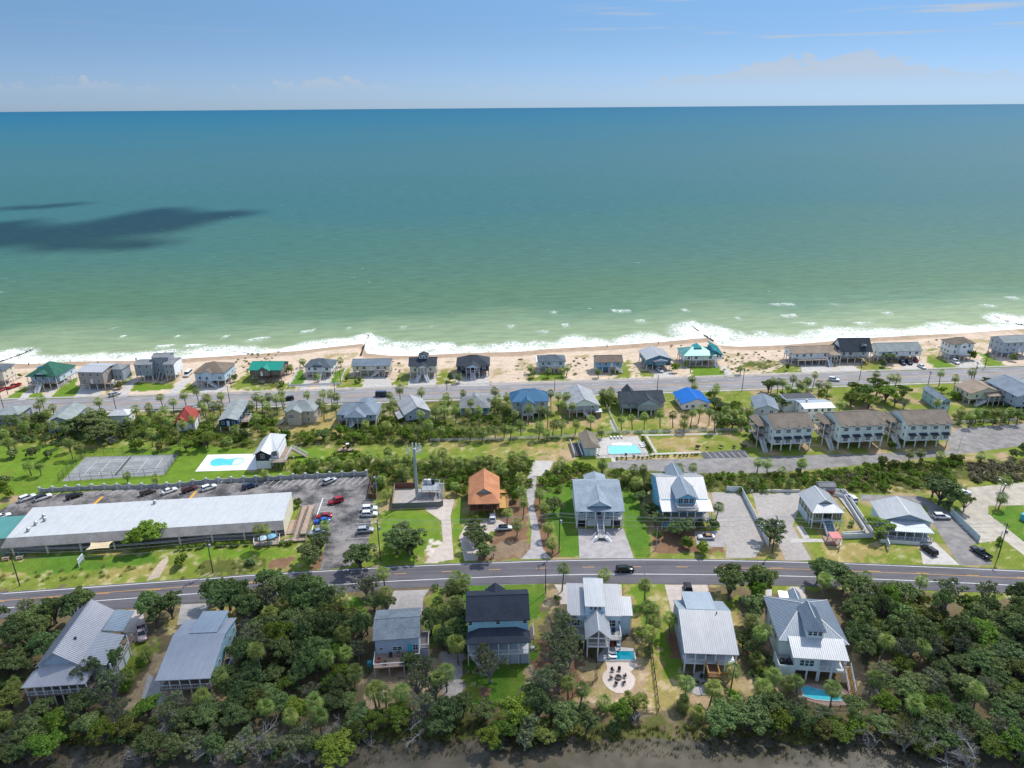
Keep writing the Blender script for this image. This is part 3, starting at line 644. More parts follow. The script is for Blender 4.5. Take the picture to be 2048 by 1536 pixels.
def ribbon(name, path, off, wd, z, m, parent=None, s0=None, s1=None, label=None):
    P = np.array(path); T = np.gradient(P, axis=0); T /= np.linalg.norm(T, axis=1)[:, None]; N = np.stack([-T[:, 1], T[:, 0]], 1)
    S = np.concatenate([[0], np.cumsum(np.linalg.norm(np.diff(P, axis=0), axis=1))])
    if s0 is not None:
        ss = np.concatenate([[s0], S[(S > s0) & (S < s1)], [s1]])
        P = np.stack([np.interp(ss, S, P[:, i]) for i in (0,1)], 1); N = np.stack([np.interp(ss, S, N[:, i]) for i in (0,1)], 1)
    a = P + N * (off - wd / 2); b = P + N * (off + wd / 2); n = len(P)
    mb = MB(); mb.add([(x, y, z) for x, y in a] + [(x, y, z) for x, y in b], [(i, i + 1, n + i + 1, n + i) for i in range(n - 1)])
    o = mb.build(name, m, parent)
    if label: tag(o, label, kind='structure')
    return o, S[-1]
NEAR = [(-260,1208,1222,1237,1258),(0,1188,1202.6,1217,1238),(200,1173.5,1187,1201.5,1221),(420,1157.5,1171,1185.5,1204),(520,1150,1164,1178,1196),(668,1141.5,1155,1170,1186),
        (800,1134,1147.5,1162,1177),(1033,1124.5,1138,1152.5,1168),(1220,1120.3,1134,1148.6,1167),(1400,1121,1134.5,1149.5,1169),(1600,1125,1138,1153,1172),(1800,1132,1145.5,1160.5,1179),
        (2048,1143,1156.5,1172,1188),(2320,1158,1172,1188,1204)]
ctr = catmull([G(0, r[0], r[2]) for r in NEAR]); e1 = catmull([G(0, r[0], r[1]) for r in NEAR]); e2 = catmull([G(0, r[0], r[3]) for r in NEAR]); e3 = catmull([G(0, r[0], r[4]) for r in NEAR])
mb = MB(); n = len(ctr); top_ = np.array(e1) + np.array([0,.6])
mb.add([(p[0], p[1], .05) for p in e3] + [(p[0], p[1], .05) for p in top_], [(i, i + 1, n + i + 1, n + i) for i in range(n - 1)])
mb.add([(p[0], p[1], -.05) for p in e3] + [(p[0], p[1], .05) for p in e3], [(i, i + 1, n + i + 1, n + i) for i in range(n - 1)])
near_road = tag(mb.build('near_road', asphalt_new), 'two lane asphalt road bending past the near houses', kind='structure')
ribbon('edge_line', e1,0,.2,.058, wline, near_road); ribbon('edge_line', e2,0,.2,.058, wline, near_road)
S = np.concatenate([[0], np.cumsum(np.linalg.norm(np.diff(np.array(ctr), axis=0), axis=1))])
def s_at(x): return float(np.interp(G(0, x, 1150).x, [p[0] for p in ctr], S))
ribbon('centre_line', ctr, .16,.13,.058, yellow, near_road, 0.5, s_at(600)); ribbon('centre_line', ctr, -.16,.13,.058, yellow, near_road, s_at(1435), S[-1] - .5)
s = 3.
while s < S[-1] - 5:
    ribbon('lane_dash', ctr, -.16 if s < s_at(600) else .16 if s > s_at(1435) else 0,.15,.060, yellow, near_road, s, s + 3.1); s += 12.2
UP = [(-520,246.5),(-400,254),(-207,266),(-127,270.8),(-47,276.7),(42,282.8),(125,289),(228,296.2),(400,308.5),(520,317)]
uc = catmull([np.array(p) for p in UP], 8)
far_road, UL = ribbon('beach_road', uc, 0,14.2,.05, roadmat('asphalt_grey', (.26,.25,.25),.075), label='wide grey beach road with yellow centre lines')
ribbon('centre_line', uc, .14,.12,.06, yellow, far_road); ribbon('centre_line', uc, -.14,.12,.06, yellow, far_road)
s = 40.
while s < UL - 40:
    for o_ in (-3.5,3.5): ribbon('lane_dash', uc, o_, .14,.06, wline, far_road, s, s + 3.);
    s += 12.
ribbon('sidewalk', uc, 8.6,1.5,.09, concrete, None, label='concrete sidewalk along the beach side of the road')
ribbon('sidewalk', uc, -8.7,1.5,.09, concrete, None, label='concrete sidewalk along the inland side of the beach road')
SHEETS = [
 ('parking_lot', 0, [(-30,1075),(-30,1040),(20,1008),(66,991),(400,968),(741,951),(747,1000),(737,1085),(700,1132),(640,1141),(652,1080),(590,1000),(560,1075),(20,1100)], lot_mat, 'worn asphalt parking lot behind the long metal-roofed building'),
 ('driveway', 0, [(1212,926),(1240,920),(1403,917),(1420,917),(1530,914),(1650,909),(1720,909),(1898,900),(1898,870),(1915,857),(2100,843),(2100,884),(1900,911),(1700,932),(1540,946),(1400,947),(1212,937)], asphalt_old, 'faded asphalt drive in front of the three townhouse blocks'),
 ('parking_lot', 9, [(930,165),(1340,135),(1400,205),(970,222)], asphalt, 'small marked parking bay beside the townhouse lawn'),
 ('concrete_pad', 24, [(505,245),(1062,218),(1200,440),(1215,500),(488,522)], concrete_pale, 'beige concrete deck around the rectangular pool'),
 ('path', 24, [(1105,198),(2200,178),(2200,198),(1120,218)], concrete_pale, 'pale path under the white rail fence'),('path', 24, [(1168,222),(1200,218),(1332,446),(1296,446)], concrete_pale, 'pale path between pool hedge and lawn'),
 ('path', 24, [(1220,456),(1915,430),(1935,452),(1225,478)], concrete_pale, 'pale path along the front of the townhouse lawn'),('path', 24, [(690,500),(740,498),(765,570),(712,572)], concrete_pale, 'short path from the pool gate to the drive'),
 ('path', 24, [(665,0),(700,-5),(790,160),(740,170)], paver, 'narrow walk down to the pool from the beach road side'),
 ('gravel_yard', 23, [(190,1035),(1090,1035),(1095,1290),(140,1325)], gravel_m, 'gravel yard inside the tower fence'),
 ('driveway', 8, [(395,600),(505,600),(470,760),(500,1160),(260,1190),(330,1060),(400,1000),(385,800),(225,690)], shell_m, 'white shell track beside the tower compound'),
 ('driveway', 8, [(640,785),(930,795),(1060,870),(840,900),(740,1090),(720,1168),(600,1172),(550,950)], shell_m, 'white shell drive in front of the orange-roofed house'),
 ('driveway', 8, [(1190,375),(1272,390),(1262,560),(1240,650),(1280,800),(1330,1060),(1405,1148),(1125,1158),(1212,1060),(1225,900),(1200,720),(1175,500)], paver, 'narrow paved lane beside the orange-roofed house'),
 ('driveway', 8, [(1245,238),(1425,243),(1372,385),(1190,380)], concrete_pale, 'concrete apron at the top of the narrow lane'),
 ('driveway', 0, [(1156,1058),(1247,1057),(1268,1117),(1159,1117)], paver, 'broad paved drive in front of the pale slate house'),
 ('driveway', 9, [(1035,535),(1320,535),(1480,830),(1535,1000),(1440,1145),(1170,1145),(1180,1050),(1100,850)], gravel_m, 'grey gravel drive right of the bright blue house'),
 ('concrete_pad', 9, [(875,900),(1130,890),(1170,1045),(905,1040)], paver, 'parking pad in front of the bright blue house'),
 ('driveway', 9, [(1420,542),(1870,542),(1850,700),(1790,850),(1970,1165),(1730,1168),(1650,1000),(1480,780)], gravel_m, 'grey gravel lot left of the sage office house'),
 ('path', 10, [(-90,945),(230,950),(240,978),(-90,982)], concrete_pale, 'pale walk in front of the sage office house'),('path', 10, [(-40,830),(20,830),(90,945),(30,948)], concrete_pale, 'pale walk running beside the sage office house'),
 ('driveway', 10, [(545,545),(1110,560),(1370,700),(1640,985),(1570,1000),(1770,1185),(1455,1192),(1210,800),(1150,650),(560,600)], asphalt_old, 'grey asphalt drive right of the white gabled restaurant'),
 ('driveway', 10, [(1090,992),(1235,980),(1460,1190),(1125,1182)], concrete_pale, 'pale concrete apron in front of the white gabled restaurant'),
 ('parking_lot', 10, [(1530,482),(2150,425),(2150,640),(1720,648),(1722,720),(2150,1060),(2150,1180),(1865,960),(1640,988),(1380,700),(1500,660)], vary('lot_concrete', (.47,.42,.34),.2,.4,.9,.15), 'sandy concrete parking lot at the right edge'),
 ('driveway', 11, [(800,325),(950,312),(1100,310),(1150,480),(1050,560),(950,480)], shell_m, 'sandy drive beside the large grey metal-roofed house'),
 ('driveway', 11, [(1405,268),(1632,258),(1560,395),(1370,430)], concrete, 'pale concrete drive up to the pale blue metal-roofed house'),
 ('concrete_pad', 11, [(1150,800),(1240,880),(1290,1000),(1250,1050),(1080,1060)], concrete, 'concrete slab left of the pale blue metal-roofed house'),
 ('driveway', 12, [(1115,162),(1390,152),(1345,215),(1335,345),(1050,355)], gravel_m, 'pale gravel drive behind the small grey cottage'),
 ('driveway', 13, [(205,62),(992,48),(992,128),(210,152)], asphalt_old, 'faded asphalt apron behind the dark-roofed house'),
 ('driveway', 13, [(1000,140),(1645,140),(1655,300),(1060,330),(1040,200)], shell_m, 'sandy drive behind the white modern house'),
 ('driveway', 14, [(140,142),(552,142),(575,260),(235,310),(215,430)], shell_m, 'sandy drive behind the broad silver-roofed house'),
 ('driveway', 14, [(1340,162),(1478,162),(1500,290),(1340,290)], shell_m, 'sandy drive behind the hip-roofed house'),('path', 14, [(1112,180),(1168,190),(1170,250),(1112,250)], concrete_pale, 'short sandy path left of the hip-roofed drive'),
 ('path', 6, [(1480,1190),(1560,1120),(1570,1170),(1480,1330),(1360,1360)], vary('trodden_sand', (.46,.37,.28),.2,.8), 'sandy footpath from the road to the long building'),
]
beach_drives = [(1, [(265,690),(330,690),(250,778),(165,783)]),(1, [(480,690),(560,665),(470,765),(400,770)]),(1, [(785,660),(1015,640),(960,752),(720,762)]),(1, [(1235,600),(1330,560),(1240,748),(1150,753)]),
  (1, [(1780,580),(1880,560),(1720,735),(1610,740)]),(2, [(0,640),(250,640),(290,660),(200,725),(0,705)]),(2, [(1025,590),(1085,580),(1050,690),(960,692)]),(2, [(1200,560),(1285,555),(1240,685),(1140,690)]),
  (2, [(1610,550),(1840,545),(1880,660),(1580,668)]),(3, [(90,570),(350,540),(350,642),(75,656)]),(3, [(520,520),(860,520),(870,642),(560,645)]),(4, [(540,480),(690,490),(740,572),(520,562)]),
  (4, [(1180,450),(1225,450),(1308,547),(1235,552)]),(5, [(0,400),(240,395),(370,480),(20,492)]),(5, [(350,420),(480,415),(548,470),(370,482)]),(5, [(880,350),(1100,370),(1170,455),(960,455)]),
  (5, [(1370,380),(1540,375),(1600,430),(1480,440)]),(5, [(1560,365),(1640,365),(1695,430),(1600,437)])]
for a in SHEETS: sheet(*a)
for (k, pts), who in zip(beach_drives, ('left drive of the green hip-roofed beach house', 'right drive of the green hip-roofed beach house', 'pad of the flat-roofed beach house', 'drive left of the three-block grey house', 'drive left of the brown hip-roofed house', 'sandy pad before the brown hip-roofed house',
  'left drive in the white-fenced beach yard', 'right drive in the white-fenced beach yard', 'pad before the long beige beach house', 'pad before the dormered beach house', 'pad before the navy beach house', 'pad before the white-roofed blue house',
  'drive right of the teal-roofed house', 'pad before the long tan-roofed house', 'pad before the dormered white beach house', 'pad before the sage-roofed beach house', 'pad before the tall white beach house', 'drive right of the tall white beach house')):
    sheet('driveway', k, pts, concrete_pale, 'pale concrete ' + who)
# ------------------------------------------------------------------ buildings
def wallm(n, r, g, b): return vary('siding_' + n, (r, g, b),.1,.7,.75,.25)
WM = dict(sky=wallm('pale_blue', .52,.65,.73), white=wallm('white', .82,.83,.83), taupe=wallm('taupe', .38,.34,.30), grey=wallm('grey', .32,.35,.39), green=wallm('pale_green', .50,.55,.47), brown=wallm('weathered_brown', .19,.155,.13),
          beige=wallm('beige', .68,.61,.48), navy=wallm('navy', .035,.06,.10), blue=wallm('blue', .19,.42,.58), teal=wallm('dusty_teal', .10,.24,.31), cream=wallm('cream', .72,.67,.50), tan=wallm('tan', .48,.43,.35),
          deep=wallm('deep_blue', .012,.055,.13), mint=wallm('mint', .74,.80,.74), sage=wallm('sage', .17,.19,.09), aqua=wallm('aqua', .36,.57,.62), bright=wallm('bright_blue', .20,.50,.70), char=wallm('charcoal', .035,.04,.055), lav=wallm('blue_grey', .42,.48,.56), turq=wallm('turquoise', .10,.45,.55), red=wallm('barn_red', .35,.09,.06), pink=wallm('coral_pink', .62,.23,.22))
RM = dict(green=shingle('roof_green_shingle', (.035,.12,.085)), brown=shingle('roof_brown_shingle', (.19,.15,.115)), slate=shingle('roof_slate_shingle', (.10,.125,.145)), dark=shingle('roof_dark_shingle', (.045,.055,.068)), tan=shingle('roof_tan_shingle', (.30,.235,.175)),
          grey=shingle('roof_grey_shingle', (.21,.22,.225)), sage=shingle('roof_sage_shingle', (.26,.29,.28)), lgrey=shingle('roof_pale_grey_shingle', (.33,.34,.35)), orange=shingle('roof_orange_shingle', (.46,.20,.10)), townb=shingle('roof_umber_shingle', (.20,.165,.13)),
          ink=shingle('roof_charcoal_shingle', (.045,.052,.066)), gray2=shingle('roof_speckled_shingle', (.22,.25,.26),.4), greenm=metalroof('roof_green_metal', (.01,.30,.22)), teal=metalroof('roof_teal_metal', (.03,.36,.36)), whitem=metalroof('roof_white_metal', (.57,.58,.57)),
          silver=metalroof('roof_silver_metal', (.47,.475,.48)), sblue=metalroof('roof_blue_grey_metal', (.36,.42,.46)), red=metalroof('roof_red_metal', (.46,.09,.06)), blue=metalroof('roof_blue_metal', (.01,.20,.62)), sea=metalroof('roof_sea_blue_metal', (.07,.20,.33)), bluegrey=shingle('roof_blue_grey_shingle', (.19,.23,.27)), band=shingle('roof_band_brown', (.48,.41,.36)), aqua=metalroof('roof_aqua_metal', (.16,.40,.36)), black=vary('roof_membrane_dark', (.05,.055,.065),.2,.5))
LAND = []                                  # (short phrase, x, y) used to describe plants
_cube = {}
def cube(m):
    if m.name not in _cube: _cube[m.name] = MB().box(-.5,.5,-.5,.5,-.5,.5).mesh('block', m)
    return _cube[m.name]
def box(parent, name, x0, x1, y0, y1, z0, z1, m):
    return link(name, cube(m), parent, ((x0 + x1) / 2,(y0 + y1) / 2,(z0 + z1) / 2), None, (abs(x1 - x0), abs(y1 - y0), abs(z1 - z0)))
def _winmesh(nx, nz, m=white):
    mb = MB(); fx, fz = .09 / max(1, nx ** .5),.06
    mb.box(-.5,-.5 + fx, -.07,.02,0,1).box(.5 - fx, .5,-.07,.02,0,1).box(-.5 + fx, .5 - fx, -.07,.02,0, fz).box(-.5 + fx, .5 - fx, -.07,.02,1 - fz, 1)
    for i in range(1, nx): x = -.5 + i / nx; mb.box(x - fx / 2, x + fx / 2,-.068,.02, fz, 1 - fz)
    for i in range(1, nz): z = i / nz; mb.box(-.5 + fx, .5 - fx, -.066,.02, z - .022, z + .022)
    return mb.mesh('window_frame', m)
WIN = {1: _winmesh(1,2),2: _winmesh(2,2),3: _winmesh(3,2), 'd': _winmesh(1,1)}
PANE = MB().box(-.46,.46,-.03,.03,.03,.97).mesh('window_pane', glass)
TURN = {'F': 0, 'R': math.pi / 2, 'L': -math.pi / 2, 'B': math.pi}
def window(parent, face, x, y, z, w, h, n=1, name='window'):
    o = link(name, WIN[n], parent, (x, y, z), TURN[face], (w, 1, h)); link('pane', PANE, o); return o
DOORS = {}
def door(parent, face, x, y, z, w=.95, h=2.1, m=None):
    m = m or white
    if m.name not in DOORS: DOORS[m.name] = MB().box(-.5,.5,-.05,.02,0,1).box(-.36,-.06,-.07,-.04,.5,.92).box(.06,.36,-.07,-.04,.5,.92).box(-.36,.36,-.07,-.04,.08,.42).mesh('door', m)
    return link('door', DOORS[m.name], parent, (x, y, z), TURN[face], (w, 1, h))
def ribs(mb, poly, sp):
    P = [Vector(p) for p in poly]; n = (P[1] - P[0]).cross(P[2] - P[0]).normalized()
    if n.z < 0: n = -n
    if n.z > .9999: g = Vector((0,-1,0))
    else: g = Vector((n.x, n.y, 0)).normalized()
    g = (g - n * g.dot(n)).normalized(); c = n.cross(g).normalized(); o = P[0]
    Q = [((p - o).dot(c),(p - o).dot(g)) for p in P]; s0 = min(q[0] for q in Q); s1 = max(q[0] for q in Q)
    k = max(2, int((s1 - s0) / sp)); st = (s1 - s0) / k
    for i in range(k + 1):
        s = min(max(s0 + i * st, s0 + .03), s1 - .03); ts = []
        for j in range(len(Q)):
            a, b = Q[j], Q[(j + 1) % len(Q)]
            if (a[0] - s) * (b[0] - s) < 0: ts.append(a[1] + (b[1] - a[1]) * (s - a[0]) / (b[0] - a[0]))
        if len(ts) >= 2 and max(ts) - min(ts) > .2:
            mb.bar(o + c * s + g * min(ts) + n * .025, o + c * s + g * max(ts) + n * .035,.07,.08, n)
class House:
    def __init__(s, name, label, cat, short, k, FL, FR, B, side='BL', base=None, ze=None, group=None, zmin=0):
        s.k = k
        if ze is None:
            g = G(k, *base); corner = FR if (len(base) > 2) else FL
            ze = max(zmin, height_at(k, corner[0], corner[1], g.y))
        fl = G(k, *FL, ze); fr = G(k, *FR, ze); u = fr - fl; u.z = 0
        s.W = u.length; s.ang = math.atan2(u.y, u.x); s.u = u.normalized(); s.v = Vector((-s.u.y, s.u.x, 0)); s.ze = ze
        s.o = Vector((fl.x, fl.y, 0))
        if isinstance(B, (int, float)): s.D = B
        else: s.D = (G(k, *B, ze) - (fl if side == 'BL' else fr)).dot(s.v)
        s.root = empty(name, s.o, s.ang); tag(s.root, label, cat, group); s.rooflines = []
        c = s.o + s.u * s.W / 2 + s.v * s.D / 2; LAND.append((short, c.x, c.y, max(s.W, s.D) / 2)); s.c = c; s.short = short
        HOUSES.append(s); s.label = label
    def loc(s, x, y, z=0, k=None):            # a pixel at height z in the house's own axes
        p = G(s.k if k is None else k, x, y, z) - s.o; return p.dot(s.u), p.dot(s.v)
    def zat(s, x, y, lx, ly, k=None):         # height of plan point (lx, ly) seen at a pixel
        p = s.o + s.u * lx + s.v * ly; return height_at(s.k if k is None else k, x, y, p.y)
    def wall(s, x0, x1, y0, y1, z0, z1, m, name='wall'): return box(s.root, name, x0, x1, y0, y1, z0, z1, m)
    def roof(s, axis, x0, x1, y0, y1, z, rise, m, tf=0, tb=0, fi=None, bi=None, gm=None, o=.4, rib=0, th=.16, name='roof', parent=None):
        par = parent or s.root
        if axis == 'y': A0, A1, B0, B1 = x0, x1, y0, y1; M = lambda a, b, c: (a, b, c)
        else: A0, A1, B0, B1 = y0, y1, x0, x1; M = lambda a, b, c: (b, a, c)
        hf = (A1 - A0) / 2; mid = (A0 + A1) / 2
        fi = (tf * hf * .95 if tf else 0) if fi is None else fi; bi = (tb * hf * .95 if tb else 0) if bi is None else bi
        R0 = (mid, B0 + fi, z + rise); R1 = (mid, B1 - bi, z + rise)
        L = [(A0, B0, z)]; Rr = [(A1, B0, z)]; polys = []
        pl = (A0 + tf * hf, B0 + fi, z + tf * rise); pr = (A1 - tf * hf, B0 + fi, z + tf * rise)
        ql = (A0 + tb * hf, B1 - bi, z + tb * rise); qr = (A1 - tb * hf, B1 - bi, z + tb * rise)
        if 0 < tf < 1: L.append(pl); Rr.append(pr)
        L.append(R0); Rr.append(R0)
        if R1[1] - R0[1] > .01: L.append(R1); Rr.append(R1)
        if 0 < tb < 1: L.append(ql); Rr.append(qr)
        L.append((A0, B1, z)); Rr.append((A1, B1, z)); polys += [L, Rr]
        if tf == 1: polys.append([(A0, B0, z),(A1, B0, z), R0])
        elif tf > 0: polys.append([(A0, B0, z),(A1, B0, z), pr, pl])
        if tb == 1: polys.append([(A0, B1, z),(A1, B1, z), R1])
        elif tb > 0: polys.append([(A0, B1, z),(A1, B1, z), qr, ql])
        polys = [[M(*p) for p in P] for P in polys]
        r = MB().slab(polys, th).build(name, m, par)
        if rib:
            mb = MB()
            for P in polys: ribs(mb, P, rib)
            q = mb.build('seam', m, r); q['kind'] = 'stuff'
        cap = MB().bar(M(R0[0], R0[1] - .02, R0[2] + .02), M(R1[0], R1[1] + .02, R1[2] + .02),.22,.08) if R1[1] - R0[1] > .5 else None
        if cap: cap.build('ridge_cap', m, r)
        if gm is not None:
            for t, b, sg in ((tf, B0 + fi, 1),(tb, B1 - bi, -1)):
                if t >= 1: continue
                oo = o if t == 0 else .25
                a0 = A0 + t * hf + (o if t == 0 else .1); a1 = A1 - t * hf - (o if t == 0 else .1)
                zl = z + t * rise + (o / hf * rise - th if t == 0 else -.05); zt = z + rise - th - .02
                bb = b + sg * oo; tk = .14 * sg
                tri = [M(a0, bb, zl), M(a1, bb, zl), M(mid, bb, zt), M(a0, bb + tk, zl), M(a1, bb + tk, zl), M(mid, bb + tk, zt)]
                MB().add(tri, [(0,1,2),(5,4,3),(0,3,4,1),(1,4,5,2),(2,5,3,0)]).build('gable_wall', gm, par)
        return r
    def shed(s, x0, x1, y0, y1, zf, zb, m, rib=0, th=.14, name='roof', zr=0, parent=None):
        P = [(x0, y0, zf),(x1, y0, zf + zr),(x1, y1, zb + zr),(x0, y1, zb)]
        r = MB().slab([P], th).build(name, m, parent or s.root)
        if rib:
            mb = MB(); ribs(mb, P, rib); q = mb.build('seam', m, r); q['kind'] = 'stuff'
        return r
    def skirt(s, x0, x1, y0, y1, zf, zb, m, sl=1., sr=1., rib=0, name='porch_roof'):   # porch roof with hipped ends
        P = [(x0, y0, zf),(x1, y0, zf),(x1 - sr, y1, zb),(x0 + sl, y1, zb)]; polys = [P]
        if sl > .05: polys.append([(x0, y0, zf),(x0 + sl, y1, zb),(x0, y1, zf)])
        if sr > .05: polys.append([(x1, y0, zf),(x1 - sr, y1, zb),(x1, y1, zf)])
        r = MB().slab(polys, .14).build(name, m, s.root)
        if rib:
            mb = MB(); ribs(mb, P, rib); q = mb.build('seam', m, r); q['kind'] = 'stuff'
        return r
    def post(s, x, y, z0, z1, t=.22, m=None): return box(s.root, 'post', x - t / 2, x + t / 2, y - t / 2, y + t / 2, z0, z1, m or white)
    def posts(s, x0, x1, y, z0, z1, n, t=.22, m=None):
        for i in range(n): s.post(x0 + (x1 - x0) * i / max(1, n - 1), y, z0, z1, t, m)
    def rail(s, pts, z, m=None, sp=.45, h=1.0, parent=None, xb=False):
        mb = MB()
        for (a, b) in zip(pts[:-1], pts[1:]):
            za, zb = (a[2] if len(a) > 2 else z),(b[2] if len(b) > 2 else z)
            A = Vector((a[0], a[1], za)); B = Vector((b[0], b[1], zb)); L = (B - A).length
            mb.bar(A + Vector((0,0, h)), B + Vector((0,0, h)),.12,.07); mb.bar(A + Vector((0,0,.14)), B + Vector((0,0,.14)),.06,.06)
            n = max(1, round(L / 2))
            for i in range(n + 1):
                p = A.lerp(B, i / n); mb.bar(p, p + Vector((0,0, h + .02)),.1)
            if xb:
                for i in range(n):
                    p, q = A.lerp(B, i / n), A.lerp(B, (i + 1) / n)
                    mb.bar(p + Vector((0,0,.16)), q + Vector((0,0, h)),.08); mb.bar(q + Vector((0,0,.16)), p + Vector((0,0, h)),.07)
            else:
                n = int(L / sp)
                for i in range(1, n):
                    p = A.lerp(B, i / n); mb.bar(p + Vector((0,0,.14)), p + Vector((0,0, h)),.045)
        return mb.build('railing', m or white, parent or s.root)
    def deck(s, x0, x1, y0, y1, z, m=None): return box(s.root, 'deck', x0, x1, y0, y1, z - .22, z, m or deckwood)
    def stairs(s, x, y, z, dx, dy, w=1.3, run=None, m=None, rm=None, z0=0.0):
        n = max(3, round((z - z0) / .2)); run = run or (z - z0) * 1.25; mb = MB(); px_, py_ = -dy, dx
        for i in range(n):
            zz = z - (i + .5) * (z - z0) / n; c0 = run * i / n; c1 = run * (i + 1) / n
            a = [(x + dx * c + px_ * q * w / 2, y + dy * c + py_ * q * w / 2) for c, q in ((c0,-1),(c1,-1),(c1,1),(c0,1))]
            xs = [p[0] for p in a]; ys = [p[1] for p in a]
            mb.box(min(xs), max(xs), min(ys), max(ys), zz - .08, zz)
        for q in (-1,1):
            mb.bar((x + px_ * q * w / 2, y + py_ * q * w / 2, z - .2),(x + dx * run + px_ * q * w / 2, y + dy * run + py_ * q * w / 2, z0 + .02),.07,.28)
        o = mb.build('stairs', m or white, s.root)
        for q in (-1,1):
            s.rail([(x + px_ * q * w / 2, y + py_ * q * w / 2, z),(x + dx * run + px_ * q * w / 2, y + dy * run + py_ * q * w / 2, z0)], z, rm or white, .4,.9, o)
        return o
    def wins(s, face, us, z, w=.95, h=1.35, n=1, plane=None, lo=None, hi=None):
        for u in us:
            if face in 'FB': window(s.root, face, (lo or 0) + ((hi if hi is not None else s.W) - (lo or 0)) * u, plane, z, w, h, n)
            else: window(s.root, face, plane, (lo or 0) + ((hi if hi is not None else s.D) - (lo or 0)) * u, z, w, h, n)
HOUSES = []
def cottage(name, label, short, k, FL, FR, B, side='BL', base=None, ze=None, floor=2.7, axis='x', rp=None, rise=None, tf=0, tb=0, wall='white', rm='slate', porch=0, nw=3, ns=2, st=None, o=.5, rib=0, group=None, encl=True, pm=None, cat='house', dk=None, trim=None):
    h = House(name, label, cat, short, k, FL, FR, B, side, base, ze, group, floor + 2.45)
    W, D, ze = h.W, h.D, h.ze; wm = WM[wall]; r_ = RM[rm]; pm = pm or white
    if rise is None:
        if axis == 'x': p = (W / 2, D / 2)
        elif tf == 1: p = (W / 2, min(D, W) / 2)
        elif tf > 0: p = (W / 2, tf * W / 2)
        else: p = (W / 2,0)
        rise = min(max(h.zat(*rp, *p) - ze, .7),.48 * min(W if axis == 'y' else D, 16))
    h.rise = rise
    h.roof(axis, 0, W, 0, D, ze, rise, r_, tf, tb, gm=wm, o=o, rib=rib)
    f = max(floor, .25); y0 = o + porch
    h.wall(o, W - o, y0, D - o, f, ze + .05, wm)
    if floor < .5: h.wall(o + .1, W - o - .1, y0 + .1, D - o - .1,-.1, f, concrete, 'foundation')
    elif encl: h.wall(o + W * .12, W * .62, y0 + D * .35, D - o - .2,0, f, wm, 'lower_wall')
    rows = [f + .75] + ([f + .75 + (ze - f) / 2] if ze - f > 4.2 else [])
    for zr in rows:
        us = [(i + .7) / (nw + .4) for i in range(nw)]
        for j, u in enumerate(us):
            if zr == rows[0] and j == nw // 2 and nw > 1: door(h.root, 'F', o + (W - 2 * o) * u, y0, f + .02)
            else: window(h.root, 'F', o + (W - 2 * o) * u, y0, zr, 1.0 if j % 2 == 0 else 1.5,1.25,1 if j % 2 == 0 else 2)
        for i in range(ns):
            y = y0 + (D - o - y0) * (i + .6) / (ns + .2)
            window(h.root, 'R', W - o, y, zr, .95,1.2); window(h.root, 'L', o, y, zr, .95,1.2)
    if porch:
        h.deck(o, W - o, o * .6, y0 - .01, f); n = max(3, round(W / 3.2) + 1)
        h.posts(o + .15, W - o - .15, o * .6 + .2, f, ze, n, .2); h.rail([(o, o * .6 + .1),(W - o, o * .6 + .1)], f)
    if floor > .5:
        n = max(3, round(W / 3.4) + 1); yf = o * .6 + .2 if porch else y0 + .2
        h.posts(o + .15, W - o - .15, yf, -.1, f - .2, n, .28, pm); h.posts(o + .15, W - o - .15, D - o - .2,-.1, f - .2, n, .28, pm)
        for i in (1,2): h.post(o + .15, yf + (D - yf) * i / 3,-.1, f, .28, pm); h.post(W - o - .15, yf + (D - yf) * i / 3,-.1, f, .28, pm)
        h.wall(o, W - o, yf + .15, D - o - .05, f - .25, f - .003, wood_grey, 'floor_beam')
    if dk:                                 # small landing and steps in front of the entrance
        u, kind = dk; x = W * u; yf = (o * .6 if porch else y0)
        h.deck(x - 1.3, x + 1.3, yf - 1.6, yf - .01, f); h.rail([(x - 1.3, yf - .1),(x - 1.3, yf - 1.55),(x + 1.3, yf - 1.55),(x + 1.3, yf - .1)], f)
        h.post(x - 1.2, yf - 1.5,0, f - .2); h.post(x + 1.2, yf - 1.5,0, f - .2)
        if kind == 'r': h.stairs(x + 1.3, yf - .85, f, 1,0,1.2)
        elif kind == 'l': h.stairs(x - 1.3, yf - .85, f, -1,0,1.2)
        elif kind == 'f': h.stairs(x, yf - 1.6, f, 0,-1,1.5)
    return h
GA = 'raised beach houses along the sea'; GB = 'cottages on the inland side of the beach road'
A = lambda *a, **k: cottage('beach_house', *a, group=GA, **k)
B_ = lambda *a, **k: cottage('cottage', *a, group=GB, **k)
# --- beachfront row, left to right
A('grey beach house cut off by the left edge beside two red cars', 'leftmost beach house', 1,(-230,505),(22,497),(125,425), 'BR', base=(45,632,1), rise=1.6, wall='beige', rm='slate', nw=2, tf=1, tb=1)
h = A('white stilted beach house with dark green hip roof and pale blue walls', 'green hip-roofed beach house', 1,(238,552),(546,553),(703,440), 'BR', base=(275,676), axis='y', tf=1, tb=1, rise=4.2, wall='sky', rm='green', porch=2.2, nw=4, dk=(.5, 'f'))
h.roof('y', h.W * .3, h.W * .7,-.1, h.D * .35, h.ze + .9,1.3, RM['green'], gm=WM['sky'], o=.3, name='dormer')
h.rail([(h.W - .5,.6),(h.W - .5, h.D - 1)], h.ze - 5.2, white, xb=True) if h.ze > 5.4 else None
h = A('taupe beach house with low white metal roofs and wooden side stairs', 'flat white-roofed beach house', 1,(735,507),(998,510),11.5, base=(785,682), rise=.8, rm='silver', wall='taupe', nw=3, porch=0, tf=0, rib=0)
W, D, ze = h.W, h.D, h.ze
